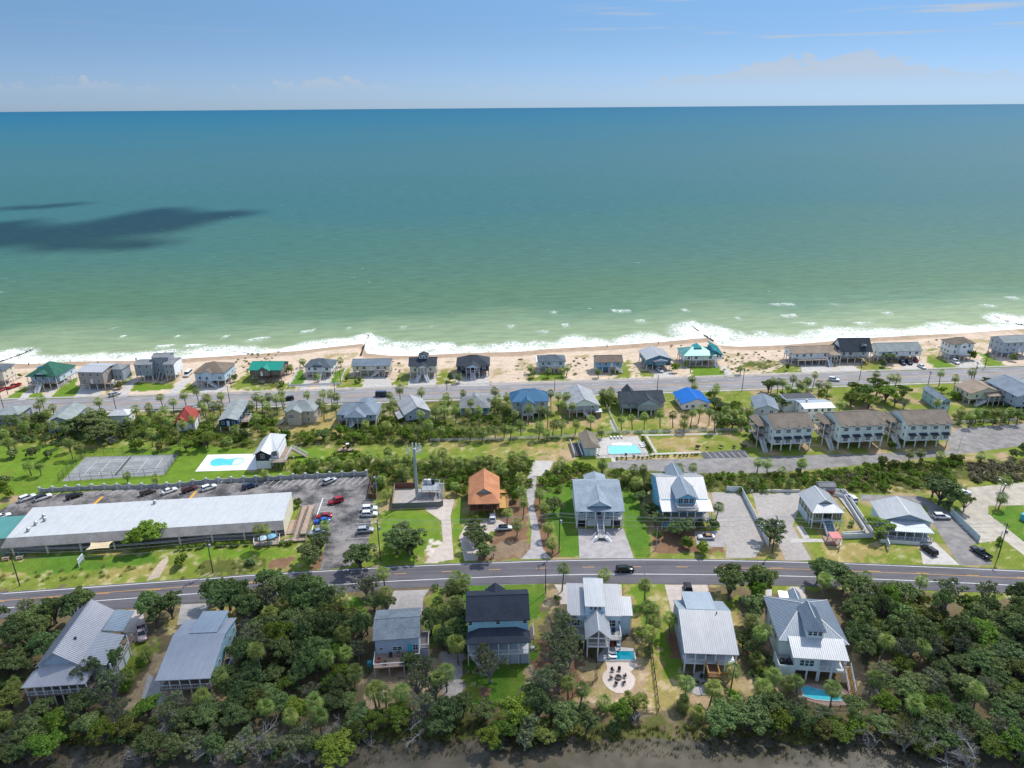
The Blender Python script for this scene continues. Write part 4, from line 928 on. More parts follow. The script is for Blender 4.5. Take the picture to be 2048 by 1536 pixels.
h.rail([(.5,.4),(W - .5,.4)], 1.7, wood_grey); h.roof('x', W + .3, W + 5.2, D * .45, D * 1.1, ze - .6,1.1, RM['grey'], gm=WM['cream'], o=.3, tb=1); h.wall(W + .6, W + 4.9, D * .5, D * 1.05,2.3, ze - .6, WM['grey'], 'wing_wall'); h.wins('F', (.3,.7),3.4, plane=D * .5, lo=W + .6, hi=W + 4.9)
h.deck(W - .3, W + 2.2,.8,3,2.7); h.stairs(W + 2.2,1.9,2.7,1,0,1.3, m=wood_grey)
# three-block grey house
h = House('beach_house', 'tall grey beach house of three blocks with white side wall', 'house', 'three-block grey house', 1,(1295,440),(1693,432),(1757,362), 'BR', base=(1335,602), group=GA)
W, D, ze = h.W, h.D, h.ze; fl = 2.6
for x0, x1, y0, y1, zt, wm in ((.3, W * .43,.4, D * .8, ze, 'grey'),(W * .40, W * .80, D * .35, D, ze + 2.2, 'grey'),(W * .74, W - .3,.2, D * .95, ze, 'grey')):
    h.wall(x0, x1, y0, y1, fl, zt, WM[wm]); h.roof('x', x0 - .3, x1 + .3, y0 - .3, y1 + .3, zt, .9, RM['grey'], gm=WM[wm], o=.3)
    for z in (fl + .9, fl + 3.4): h.wins('F', (.28,.72), z, .85,1.3, plane=y0, lo=x0, hi=x1)
for z in (fl + .9, fl + 3.4): h.wins('R', (.25,.7), z, .9,1.2, plane=W - .3, lo=.4, hi=D * .9)
h.wall(W - .3, W - .22,.25, D * .94, fl, ze - .05, WM['white'], 'side_wall')
for x in (.5, W * .2, W * .41, W * .76, W - .5):
    for y in (.6, D * .45, D * .78): h.post(x, y, 0, fl, .26)
h.stairs(W * .58, D * .35, fl, 0,-1,1.6,3.2, wood_grey); h.wall(W * .1, W * .6, D * .5, D * .78,0, fl, WM['grey'], 'lower_wall')
h = A('pale blue beach house with broad brown hip roof and entry gable', 'brown hip-roofed beach house', 2,(-72,518),(240,516),(335,415), 'BR', base=(255,632,1), tf=1, tb=1, rise=2.9, wall='sky', rm='brown', nw=4, dk=(.35, 'r'))
h.roof('y', h.W * .25, h.W * .62,-.8, h.D * .4, h.ze - .1,1.5, RM['brown'], gm=WM['sky'], o=.3, name='entry_gable'); h.wall(h.W * .28, h.W * .59,-.4,.6,2.7, h.ze, WM['sky'], 'entry_wall'); window(h.root, 'F', h.W * .43,-.4,3.5,1.1,1.4)
h = A('brown beach house with bright green metal cross-gabled roof', 'green metal-roofed beach house', 2,(468,490),(790,490),(842,402), 'BR', base=(480,592), rp=(650,402), wall='brown', rm='greenm', nw=3, rib=.6, pm=wood_grey)
h.roof('y', h.W * .3, h.W * .68,-1.1, h.D * .5, h.ze - .05, h.rise * .85, RM['greenm'], gm=WM['brown'], o=.25, name='cross_gable', rib=.6); h.wall(h.W * .33, h.W * .65,-.8,.6,2.7, h.ze + .02, WM['brown'], 'entry_wall'); window(h.root, 'F', h.W * .57,-.8,3.6,.9,1.2); door(h.root, 'F', h.W * .42,-.8,2.72)
h = A('white beach house with slate-blue hip roof inside white fence', 'white-fenced beach house', 2,(1008,458),(1282,462),(1325,387), 'BR', base=(1020,562), tf=1, tb=1, rp=(1160,374), wall='white', rm='slate', nw=4, dk=(.6, 'f'))
h.roof('y', h.W * .32, h.W * .66,.6, h.D * .4, h.ze + .5,1.1, RM['slate'], gm=WM['lav'], o=.2, name='dormer')
A('long beige beach house with straight dark slate gable roof', 'long beige beach house', 2,(1472,450),(1858,445),8.5, base=(1478,552), rp=(1670,377), wall='beige', rm='bluegrey', nw=5, dk=(.77, 'l'))
h = A('cream beach house with dark roof, shed dormer and white curved steps', 'dormered beach house', 3,(80,450),(359,444),10, base=(90,575), rp=(220,362), wall='beige', rm='dark', nw=3, porch=0)
W, D, ze = h.W, h.D, h.ze
h.wall(W * .36, W * .68, D * .42, D * .6, ze + h.rise * .55, ze + h.rise + .9, WM['white'], 'dormer_wall'); h.roof('y', W * .34, W * .7, D * .36, D * .8, ze + h.rise + .9,.9, RM['dark'], gm=WM['white'], o=.2, name='dormer'); h.wins('F', (.2,.5,.8), ze + h.rise - .1,.8,.8, plane=D * .42, lo=W * .36, hi=W * .68)
h.roof('y', W * .29, W * .71,-2.4, D * .3, ze - .1,1.2, RM['dark'], gm=WM['white'], o=.25, name='porch_gable'); h.deck(W * .31, W * .69,-2.2,.48,2.7); h.posts(W * .32, W * .68,-2.1,0, ze, 4,.22); h.rail([(W * .32,-2.1),(W * .68,-2.1)], 2.7)
h.stairs(W * .4,-2.6,2.5,-.5,-.87,1.2,3.0); h.stairs(W * .6,-2.6,2.5,.5,-.87,1.2,3.0)
h = A('navy beach house with dark hip roof and small entry porch', 'navy beach house', 3,(545,452),(878,446),12, base=(555,545), rp=(705,340), tf=1, tb=1, wall='navy', rm='dark', nw=4, pm=WM['navy'])
W, D, ze = h.W, h.D, h.ze
h.roof('y', W * .25, W * .73,-2.2, D * .45, ze - .1,1.7, RM['dark'], gm=WM['sky'], o=.3, name='porch_gable'); h.deck(W * .29, W * .69,-2,.48,2.7); h.posts(W * .3, W * .68,-1.9,0, ze, 4,.22); h.rail([(W * .3,-1.9),(W * .68,-1.9)], 2.7); h.stairs(W * .5,-2,2.7,0,-1,1.9,3.2)
h = A('pale blue beach house with slate hip roof and white front deck', 'slate-roofed house with white deck', 3,(1345,408),(1620,405),9, base=(1350,507), rp=(1470,338), tf=1, tb=1, wall='sky', rm='slate', nw=4)
h.deck(h.W * .36, h.W - .4,-2,.48,2.7); h.rail([(h.W * .36,.3),(h.W * .36,-1.9),(h.W - .5,-1.9),(h.W - .5,.3)], 2.7); h.posts(h.W * .38, h.W - .6,-1.8,0,2.5,4,.22); h.wall(-.6,.4,.5, h.D, 2.7, h.ze - .3, WM['white'], 'side_porch')
A('small blue beach house with brown gable roof and front steps', 'brown-gabled blue beach house', 4,(-48,415),(228,411),8, base=(-45,520), rp=(100,342), wall='blue', rm='brown', nw=4, dk=(.62, 'r'))
h = A('blue beach house with white metal gable roof and carport', 'white-roofed blue beach house', 4,(450,390),(706,380),(372,296), base=(455,482), axis='y', rp=(580,343), wall='teal', rm='whitem', nw=3, rib=.6, ns=3)
h.roof('y', h.W * .28, h.W * .8,-1.5, h.D * .2, h.ze - .5,.9, RM['whitem'], gm=WM['sky'], o=.25, name='porch_gable', rib=.6); h.wall(h.W * .33, h.W * .75,-1.3,.6,2.7, h.ze - .45, WM['teal'], 'bay_wall'); h.wins('F', (.3,.7),3.2,.9,1.3, plane=-1.3, lo=h.W * .33, hi=h.W * .75); h.deck(h.W * .75, h.W * 1.1,-1,1,2.7, wood_brown)
h = A('white beach house with teal and white metal roofs and cupola', 'teal-roofed beach house', 4,(812,352),(1142,346),12, base=(880,442), rise=2.6, tf=1, tb=1, wall='white', rm='aqua', nw=4, rib=.6)
W, D, ze = h.W, h.D, h.ze
h.roof('y', W * .38, W * .62, D * .35, D * .75, ze + 2.3,1.6, RM['teal'], gm=WM['white'], o=.2, tf=1, tb=1, name='cupola_roof'); h.wall(W * .41, W * .59, D * .4, D * .7, ze + 1, ze + 2.35, WM['white'], 'cupola_wall')
h.shed(W * .88, W * 1.22, D * .1, D * .95, ze + 2.6, ze + 3.8, RM['teal'], zr=-3.0, rib=.6, name='wing_roof'); h.wall(W * .99, W * 1.2, D * .15, D * .9,2.6, ze - .6, WM['white'], 'wing_wall'); h.wall(W * .9, W * .99, D * .2, D * .85, ze - 1, ze + 2.0, WM['blue'], 'wing_wall'); h.wins('F', (.3,.7),3.6,.8,1.2, plane=D * .15, lo=W * .99, hi=W * 1.2)
h.stairs(W * .98, D * .1,2.7,0,-1,1.3,3.4)
h = A('long white beach house with tan gable roof and screened corner porch', 'long tan-roofed beach house', 4,(1872,330),(2330,318),(1748,268), base=(1852,404), rp=(2040,250), wall='white', rm='tan', nw=6, porch=0)
h.deck(h.W * .1, h.W * .72,-2.4,.48,2.6); h.rail([(h.W * .1,-2.3),(h.W * .72,-2.3)], 2.6); h.posts(h.W * .12, h.W * .7,-2.2,0,2.4,5,.2); h.shed(h.W * .78, h.W, -2.6,.6, h.ze - .35, h.ze + .15, RM['tan'], name='porch_roof'); h.posts(h.W * .8, h.W - .2,-2.4,0, h.ze - .5,4,.18); h.deck(h.W * .79, h.W - .1,-2.5,.48,2.6); h.stairs(h.W * .75,-2.4,2.6,0,-1,1.3,2.8)
h = A('white stilted beach house with steep dark gable roof and dormer', 'dormered white beach house', 5,(372,292),(668,290),10.5, base=(372,398), rp=(520,163), wall='white', rm='dark', porch=1.8, nw=4, ns=1)
h.roof('y', h.W * .66, h.W * .86, h.D * .12, h.D * .5, h.ze + h.rise * .55,.8, RM['dark'], gm=WM['white'], o=.15, name='dormer'); h.wall(h.W * .68, h.W * .84, h.D * .2, h.D * .4, h.ze + h.rise * .3, h.ze + h.rise * .56, WM['white'], 'dormer_wall'); window(h.root, 'F', h.W * .76, h.D * .2, h.ze + h.rise * .34,1.3,.8,2)
h.shed(-2.6,.5, h.D * .25, h.D * .9, h.ze - .2, h.ze - .2, RM['dark'], zr=1.4, name='side_roof'); h.wall(-2.3,.5, h.D * .3, h.D * .85,2.7, h.ze - .2, WM['white'], 'wing_wall')
A('low white beach house with sage gable roof behind round tree', 'sage-roofed beach house', 5,(718,292),(1128,282),10, base=(880,362), rp=(960,205), wall='white', rm='sage', nw=6, dk=None)
h = A('tall white two-storey beach house with brown hip roof', 'tall white beach house', 5,(1385,222),(1612,213),(1287,175), base=(1366,366), rise=2.0, tf=1, tb=1, wall='white', rm='brown', nw=3, ns=3, floor=2.4)
h.roof('y', h.W * .3, h.W * .7,-1, h.D * .4, h.ze - .1,1.4, RM['brown'], gm=WM['white'], o=.25, name='entry_gable'); h.wall(h.W * .34, h.W * .66,-.8,.6,2.4, h.ze, WM['white'], 'entry_wall'); h.wins('F', (.5,), h.ze - 1.9,1.5,1.1,2, plane=-.8, lo=h.W * .34, hi=h.W * .66); h.deck(h.W * .3, h.W * .72,-2.4,-.82,2.4); h.rail([(h.W * .3,-2.3),(h.W * .72,-2.3)], 2.4); h.posts(h.W * .32, h.W * .7,-2.2,0,2.2,3)
h = A('pale blue-grey beach house with gabled roof at the right edge', 'rightmost beach house', 5,(1870,210),(2140,198),(1742,152), base=(1868,348), rise=1.9, wall='lav', rm='sage', nw=4, ns=3, floor=2.3)
# --- inland side of the beach road
B_('low grey roofed cottage at the left edge behind palms', 'leftmost inland cottage', 1,(-80,930),(182,924),9, ze=4.2, rise=1.5, wall='grey', rm='sage', tf=1, tb=1, floor=.3)
B_('long grey-green gabled cottage turned end-on among palms', 'grey-green gabled cottage', 1,(436,1000),(692,986),(640,850), ze=5.2, axis='y', rise=1.9, wall='grey', rm='sage', nw=2, floor=.3)
B_('low cottage with bright white roof beside the beach road', 'low white-roofed cottage', 1,(1040,936),(1250,930),(1180,872), ze=4.0, rise=1.4, tf=1, tb=1, wall='white', rm='whitem', nw=3, floor=.3)
h = B_('small white cottage with red metal pyramid roof', 'red-roofed cottage', 1,(1697,1003),(1905,985),(1690,905), base=(1700,1108), axis='y', tf=1, tb=1, rise=4.0, wall='white', rm='red', nw=2, floor=.5, rib=.6)
h.roof('y', h.W * .12, h.W * .5, h.D * .02, h.D * .5, h.ze + .7,1.0, RM['red'], gm=WM['navy'], o=.3, name='dormer')
h = B_('long navy house with grey-green gable roof turned end-on', 'deep-blue gabled house', 2,(165,985),(368,976),(298,792), base=(188,1097), axis='y', rp=(256,957), wall='deep', rm='sage', nw=3, ns=4, floor=2.2)
h.deck(h.W, h.W + 2.6, h.D * .2, h.D * .5,2.2); h.rail([(h.W, h.D * .2),(h.W + 2.5, h.D * .2),(h.W + 2.5, h.D * .5),(h.W, h.D * .5)], 2.2); h.post(h.W + 2.4, h.D * .22,0,2); h.post(h.W + 2.4, h.D * .48,0,2)
h = B_('grey cottage with grey-green hip roof and projecting front bay', 'grey cottage with front bay', 2,(806,888),(1117,892),(862,792), base=(838,1012), tf=1, tb=1, rise=2.4, wall='tan', rm='sage', nw=3, floor=.4)
h.roof('y', h.W * .13, h.W * .62,-1.8, h.D * .45, h.ze, 1.6, RM['sage'], gm=WM['tan'], o=.3, name='bay_gable'); h.wall(h.W * .17, h.W * .58,-1.5,.6,.1, h.ze, WM['tan'], 'bay_wall'); h.wins('F', (.3,),3.1,2.2,1.3,3, plane=-1.5, lo=h.W * .17, hi=h.W * .58); h.stairs(0,-.4,1.6,-1,0,1.3)
h = B_('wide blue-grey cottage with grey hip roof, front gable and porch', 'wide grey hip-roofed cottage', 2,(1325,926),(1722,927),(1372,812), base=(1340,1010), tf=1, tb=1, rise=2.8, wall='lav', rm='bluegrey', nw=5, floor=2.3)
W, D, ze = h.W, h.D, h.ze
h.roof('y', W * .22, W * .75,-2.2, D * .55, ze - .1,2.1, RM['bluegrey'], gm=WM['lav'], o=.3, name='porch_gable', tf=1, fi=2.6); h.deck(W * .27, W * .7,-2,.48,2.3); h.posts(W * .28, W * .69,-1.9,0, ze - .1,4,.2); h.rail([(W * .28,-1.9),(W * .69,-1.9)], 2.3); h.roof('y', W * .38, W * .8, D * .6, D * 1.45, ze - .3,1.2, RM['bluegrey'], gm=WM['lav'], o=.3, name='rear_roof'); h.wall(W * .42, W * .76, D * .95, D * 1.4,0, ze - .3, WM['lav'], 'rear_wall'); h.stairs(W * .45,-2,2.3,-.8,-.6,1.2)
h = B_('grey cottage with pale grey gable roof half hidden by palms', 'pale grey gabled cottage', 3,(40,930),(305,890),(42,790), base=(62,1005), axis='y', rp=(165,848), wall='lav', rm='lgrey', nw=3, floor=.5)
h.shed(-2.4,.2,0, h.D * .5, h.ze - 1.2, h.ze - 1.2, RM['lgrey'], zr=.7, name='side_roof')
h = B_('cottage with grey-brown hip roof, blue porch and small shed in front', 'grey-brown hip-roofed cottage', 3,(575,862),(882,857),(577,748), base=(600,942), tf=1, tb=1, rise=2.6, wall='turq', rm='grey', nw=5, floor=.4, porch=1.8)
h.roof('y', h.W * .38, h.W * .62, h.D * .85, h.D * 1.25, h.ze - .2,1.0, RM['sage'], gm=WM['white'], o=.2, name='rear_roof')
h = B_('blue-roofed cottage with front gable and left wing', 'blue-roofed cottage', 3,(1080,803),(1458,793),(1077,706), base=(1180,968), tf=1, tb=1, rise=3.4, wall='lav', rm='sea', nw=4, floor=2.0, ns=2, rib=.6)
W, D, ze = h.W, h.D, h.ze
h.roof('y', W * .24, W * .62,-2.2, D * .55, ze - .3,2.0, RM['sea'], gm=WM['lav'], o=.35, name='front_gable', rib=.6); h.wall(W * .28, W * .58,-1.6,.6,2.0, ze - .2, WM['lav'], 'bay_wall'); window(h.root, 'F', W * .35,-1.6,2.9,1,1.4); h.posts(W * .29, W * .57,-1.4,0,1.9,3,.3); MB().lathe([(.12,0),(.12,1.4)], 8,(W * .52, D * .45, ze + 2.2)).build('vent_pipe', white, h.root)
h = B_('grey-green cottage with broad gable roof, screened porch and stairs', 'sage gabled cottage with porch', 3,(1640,853),(1958,837),(1668,692), base=(1650,945), axis='y', rp=(1838,772), wall='mint', rm='lgrey', nw=3, floor=2.0, porch=2.0, ns=3)
h.stairs(h.W * .5,.2,2.0,.75,-.66,1.2); h.shed(h.W * .82, h.W * 1.03,-1.6,.8,2.6,3.0, RM['whitem'], name='awning'); h.wall(h.W * .84, h.W, -1.2,.7,0,2.3, WM['brown'], 'storage_wall')
h = B_('dark-roofed cottage with stepped gables and arched ground floor', 'dark stepped-gable cottage', 4,(212,810),(640,798),(222,702), base=(215,914), rp=(400,690), wall='grey', rm='dark', nw=4, floor=2.2)
W, D, ze = h.W, h.D, h.ze
h.roof('y', W * .32, W * .84,-2.6, D * .6, ze - .1, h.rise * .9, RM['dark'], gm=WM['lav'], o=.3, name='front_wing'); h.wall(W * .35, W * .81,-2.3,.6,2.2, ze, WM['grey'], 'wing_wall'); h.posts(W * .36, W * .8,-2.1,0,2.1,4,.3); h.roof('y', W * .15, W * .42, D * .4, D * 1.25, ze, 2.4, RM['dark'], gm=WM['grey'], o=.3, name='rear_gable')
B_('white cottage with vivid blue metal roof', 'vivid blue-roofed cottage', 4,(800,822),(1086,810),(716,706), base=(790,893), axis='y', rp=(940,768), wall='white', rm='blue', nw=4, ns=3, floor=.5, rib=.6)
B_('cottage with dark slate gable roof behind palms', 'dark slate-roofed cottage', 4,(1510,868),(1755,882),(1280,737), ze=5.2, axis='y', rise=1.8, wall='lav', rm='bluegrey', nw=2, ns=4, floor=.5)
h = B_('flat-roofed white building with black rear roof', 'flat white-roofed building', 5,(40,812),(330,802),8.5, ze=5.0, rise=.7, wall='white', rm='sblue', nw=4, floor=.3)
h.wall(-3.5, h.W * .75, h.D + .2, h.D + 6,0, h.ze + .4, WM['white'], 'rear_wall'); h.wall(-3.3, h.W * .75 - .2, h.D + .4, h.D + 5.8, h.ze + .4, h.ze + .5, RM['black'], 'flat_roof'); MB().lathe([(.35,0),(.35,.8),(.5,.85),(.4,1.1)], 8,(h.W * .25, h.D * .6, h.ze + .5)).build('roof_vent', galv, h.root)
B_('long blue-grey cottage with turquoise shuttered end wall', 'turquoise-shuttered cottage', 5,(1290,748),(1396,748),(1032,622), ze=4.6, axis='y', rise=1.3, wall='aqua', rm='bluegrey', nw=2, ns=3, floor=.3)
h = B_('cream stilted house with tan gable roof and white stairs', 'tan-roofed cream house', 5,(1560,676),(1872,662),(1422,592), base=(1550,778), axis='y', rise=2.3, wall='cream', rm='tan', nw=3, ns=3, floor=2.2)
h.shed(h.W * .42, h.W * .95,-2.4,.8, h.ze - .4, h.ze + .2, RM['tan'], name='porch_roof'); h.deck(h.W * .44, h.W * .93,-2.2,.48,2.2); h.posts(h.W * .45, h.W * .92,-2.1,0, h.ze - .4,4,.2); h.rail([(h.W * .45,-2.1),(h.W * .92,-2.1)], 2.2); h.stairs(h.W * .42,-1.2,2.2,-1,0,1.3,4)
B_('blue-grey house cut off by the right edge', 'rightmost inland house', 5,(1990,705),(2330,690),(1912,545), ze=6.5, axis='y', rise=2.4, wall='lav', rm='bluegrey', nw=3, ns=4, floor=2.2)
# --- pool house with swept white roof
h = House('pool_house', 'black and white pool house with swept white roof and side deck', 'house', 'black and white pool house', 28,(1010,470),(1245,462),12.5, ze=5.4)
W, D, ze = h.W, h.D, h.ze
W2 = W * 1.55
h.wall(.3, W, .3, D - .3,2.9, ze - .3, WM['char']); h.wall(.3, W, .35, D - .3,0,2.9, WM['white'], 'lower_wall'); h.wall(W, W2,1.6, D - .5,2.9, ze + .1, WM['white'], 'wing_wall'); h.post(W2,1.8,0,2.8); h.post(W2, D - .8,0,2.8); h.post(W + .4,1.8,0,2.8)
Pf = [(-.4,-.5, ze),(W * .5,-.3, ze + 1.7),(W + .5,-.6, ze + .2),(W + .6,.8, ze + .5),(W2,.8, ze + 1.0),(W2 + .3, D, ze + 1.3),(W * .5, D, ze + 2.0),(-.4, D, ze)]
MB().slab([[Pf[0], Pf[1], Pf[6], Pf[7]], [Pf[1], Pf[2], Pf[3], Pf[6]], [Pf[3], Pf[4], Pf[5], Pf[6]]], .18).build('roof', RM['whitem'], h.root)
MB().add([(.3,.28, ze - .35),(W, .28, ze - .35),(W, .28, ze + .25),(W * .5,.28, ze + 1.5),(.3,.28, ze + .15)], [(0,1,2,3,4)]).build('gable_wall', WM['char'], h.root)
window(h.root, 'F', W * .52,.3,3.9,1.2,1.6,2); window(h.root, 'F', (W + W2) / 2,1.6,3.9,1.6,1.8,3)
h.deck(W + .3, W2 + 2.6,-1.2,1.55,2.9); h.deck(W2 + .05, W2 + 2.6,1.56, D * .8,2.9); h.rail([(W + .3,1.5),(W + .3,-1.1),(W2 + 2.5,-1.1),(W2 + 2.5, D * .75)], 2.9); h.posts(W + .6, W2 + 2.4,-1,0,2.7,4,.2, wood_grey); h.posts(W2 + 2.4, W2 + 2.4,3,0,2.7,1,.2, wood_grey)
h.stairs(W2 + 2.6, D * .72,2.9,1,-.15,1.6,5.0, m=deckwood)
# --- bath house by the rectangular pool
h = House('bath_house', 'small brown-roofed bath house beside the rectangular pool', 'house', 'pool bath house', 24,(325,388),(556,378),(303,184), ze=3.4)
h.roof('y', 0, h.W, 0, h.D, 3.4,1.4, RM['townb'], gm=WM['sky'], tf=1, tb=0, o=.5); h.wall(.6, h.W - 1.6,.8, h.D - .5,0,3.4, WM['sky']); door(h.root, 'F', h.W * .5,.8,.02); h.wall(-3.0,-2.9,.5, h.D - .5,0,1.7, WM['white'], 'screen_wall'); h.wall(-2.85,-.2,.6, h.D - 1,0,.35, dark_metal, 'ramp'); h.wall(-.35,-.25,.5, h.D - .5,0,1.2, WM['white'], 'screen_wall'); h.posts(h.W - .4, h.W - .4,1,0,3.3,1); h.post(h.W - .4, h.D - 1,0,3.3)
# --- three townhouse blocks
def townhouse(label, short, k, FL, FR, base, rp):
    h = House('townhouse_block', label, 'townhouse', short, k, FL, FR, 13.0, base=base, group='raised townhouse blocks beside the lawn')
    W, D, ze = h.W, h.D, h.ze; f = 2.9; o = .45
    rise = min(max(h.zat(*rp, W / 2, D / 2) - ze, 2.2),4.2)
    h.roof('x', 0, W, 0, D, ze, rise, RM['townb'], gm=WM['mint'], o=o)
    h.wall(o, W - o, .5, D - .5, f, ze + .05, WM['mint']); h.wall(o, W - o, D * .55, D - .6,0, f, WM['mint'], 'lower_wall'); h.wall(o - .03, W - o + .03,.46, D - .46, f + 2.75, f + 2.95, white, 'belt_course')
    h.wall(o - .04, W - o + .04,.44, D - .44, f - .3, f + .02, white, 'floor_beam')
    for i in range(4):
        x = W * (i + .58) / 4.16
        h.roof('y', x - 1.5, x + 1.5,-.25,3.2, ze - .25,.75, RM['townb'], gm=WM['mint'], o=.2, name='dormer', th=.1)
        h.wall(x - 1.25, x + 1.25,.25,1.5, ze - 2.4, ze - .2, WM['mint'], 'dormer_wall'); window(h.root, 'F', x, .25, ze - 1.95,1.7,1.4,3)
        h.shed(x - 1.35, x + 1.35,-.7,.5, f + 2.15, f + 2.7, RM['dark'], name='awning'); h.wall(x - 1.1, x + 1.1,-.25,.5, f + .15, f + 2.1, white, 'bay_wall'); window(h.root, 'F', x, -.25, f + .5,1.7,1.35,3)
    h.posts(o + .2, W - o - .2,.8,0, f - .3,5,.35, WM['mint']); h.posts(o + .2, W - o - .2, D * .4,0, f - .3,5,.35, WM['mint'])
    for z in (f + 1, f + 3.6): h.wins('L', (.15,.5,.85), z, .8,1.2, plane=o)
    # side porches and stairs on the left end
    x0 = -3.3
    h.roof('y', x0 - .4,.35, D * .3, D * .95, ze - .6,.9, RM['townb'], o=.2, gm=WM['mint'], tf=1, name='porch_roof')
    for z in (f, f + 2.8): h.deck(x0, o - .05, D * .32, D * .93, z); h.rail([(o - .1, D * .33),(x0 + .05, D * .33),(x0 + .05, D * .92)], z)
    for x, y in ((x0 + .1, D * .34),(x0 + .1, D * .63),(x0 + .1, D * .91),(-.3, D * .34)): h.post(x, y, 0, ze - .6,.2)
    h.stairs(x0 + 1.6, D * .32, f, 0,-1,1.3,4.2)
    return h
townhouse('leftmost mint townhouse block of three with brown roof and pointed dormers', 'leftmost townhouse block', 4,(1690,1062),(2100,1045),(1602,1290),(1850,905))
townhouse('middle mint townhouse block of three with brown roof and pointed dormers', 'middle townhouse block', 5,(372,977),(800,957),(350,1190),(500,833))
townhouse('rightmost mint townhouse block of three with brown roof and pointed dormers', 'rightmost townhouse block', 5,(987,962),(1415,950),(962,1174),(1110,820))
# ------------------------------------------------------------------ the row between the roads
# long commercial building
h = House('shop_building', 'long low shop building with pale metal roof, brown band and open front walk', 'building', 'long shop building', 0,(12.9,1076.2),(566.5,1040.8),(585.8,989.2), 'BR', ze=5.0)
W, D, ze = h.W, h.D, h.ze
X0 = -8.
h.shed(0, W, 0, D, ze, ze + .9, RM['whitem'], rib=.75); h.wall(0, W - .2,2.6, D - .2,0, ze - .12, WM['beige']); h.wall(-.2, W - .25,.3,2.58,-.05,.12, concrete, 'walkway')
P = [(-1.3,-1.5, ze - 2.1),(W + .1,-1.5, ze - 2.1),(W, -.02, ze - .02),(0,-.02, ze - .02)]; MB().slab([P], .12).build('roof_band', RM['band'], h.root)
h.wall(-.2, W, -.05,2.59, ze - .35, ze - .2, WM['white'], 'soffit')
n = 9
for i in range(n): h.post(W * (i + .15) / (n - .6),-.9,0, ze - 2.0,.42, WM['beige'])
for i in range(22):
    x = W * (i + .5) / 22
    if i % 4 == 1: door(h.root, 'F', x, 2.6,.12,1.1,2.2, dark_metal)
    else: window(h.root, 'F', x, 2.6,.7,2.1,1.7,3 if i % 3 else 2)
h.wall(W - .2, W - .12,.1, D - .1,0, ze + .1, WM['cream'], 'end_wall')
h.shed(-9,.0,.6, D * .8, ze - .4, ze + .1, metalroof('roof_sea_green_metal', (.10,.30,.27)), rib=.75, name='end_roof'); h.wall(-8.6,-.1,1.5, D * .78,0, ze - .5, WM['taupe'], 'end_block')
for u, v in ((.075,.62),(.068,.38),(.060,.18),(.47,.88),(.09,.5)):
    MB().box(-.35,.35,-.35,.35,0,.7).lathe([(.22,.7),(.22,1.0),(.4,1.05),(.1,1.3)], 8).build('roof_vent', galv, h.root, loc=(W * u, D * v, ze + .9 * v - .05))
shop = h
# timber ramp at the end of the shop
ramp = empty('timber_ramp', h.o + h.u * (W + .6)); ramp.rotation_euler = (0,0, h.ang); tag(ramp, 'weathered timber wheelchair ramp with rails beside the shop end wall', 'ramp')
def tool(root, k, o, ang):
    t = object.__new__(House); t.root = root; t.k = k; t.o = Vector(o); t.ang = ang; t.u = Vector((math.cos(ang), math.sin(ang),0)); t.v = Vector((-t.u.y, t.u.x, 0)); return t
t = tool(ramp, 22, ramp.location, h.ang)
rampw = vary('ramp_boards', (.40,.30,.23),.2,2.5,.85,.2)
for x0, x1, za, zb in ((1.9,3.7,.15,.9),(3.9,5.7,1.6,.9)):
    P = [(x0,-2, za),(x1,-2, za),(x1, D - 1.5, zb),(x0, D - 1.5, zb)]; MB().slab([P], .2).build('walkway', rampw, ramp)
for x in (1.85,3.75,3.88,5.75): t.rail([(x, -2),(x, D - 1.5)], .9, wood_grey, 1.2)
box(ramp, 'landing', 1.9,5.7, D - 1.5, D + .3,.7,.9, rampw); box(ramp, 'landing', -.3,5.7,-3.8,-2.02,.3,.5, rampw); t.rail([(-.3,-3.75),(5.7,-3.75),(5.7,-2)], .5, wood_grey, 1.2)
box(ramp, 'landing', -.4,1.7,.5, D * .55,.1,.3, rampw)
# shade sail
q = [(27,1095,640),(27,1400,612),(27,1450,525),(27,1160,545)]; zz = (2.5,2.8,3.1,2.9); Q = [G(*a, z) for a, z in zip(q, zz)]
c0 = sum(Q, Vector()) / 4; mb = MB(); N = 6
for i in range(N + 1):
    for j in range(N + 1):
        a, b = i / N, j / N; p = Q[0].lerp(Q[1], a).lerp(Q[3].lerp(Q[2], a), b); pull = .16 * (4 * a * (1 - a) * (1 - 4 * b * (1 - b)) + 4 * b * (1 - b) * (1 - 4 * a * (1 - a)))
        p = p.lerp(c0, pull); p.z -= .25 * math.sin(a * math.pi) * math.sin(b * math.pi); mb.v.append(tuple(p))
for i in range(N):
    for j in range(N): k0 = i * (N + 1) + j; mb.f.append((k0, k0 + 1, k0 + N + 2, k0 + N + 1)); mb.m.append(0)
sail = empty('shade_sail', (Q[0].x, Q[0].y, 0)); tag(sail, 'cream fabric shade sail stretched in front of the long shop building', 'shade sail')
o = mb.build('canopy', vary('sail_cloth', (.72,.58,.36),.08,.8,.9,.1), sail, True); o.location = (-Q[0].x, -Q[0].y, 0)
for p in Q[:2]: MB().tube([(0,0,0),(0,0, p.z + .1)], .07).build('pole', wood_grey, sail, loc=(p.x - Q[0].x, p.y - Q[0].y, 0))
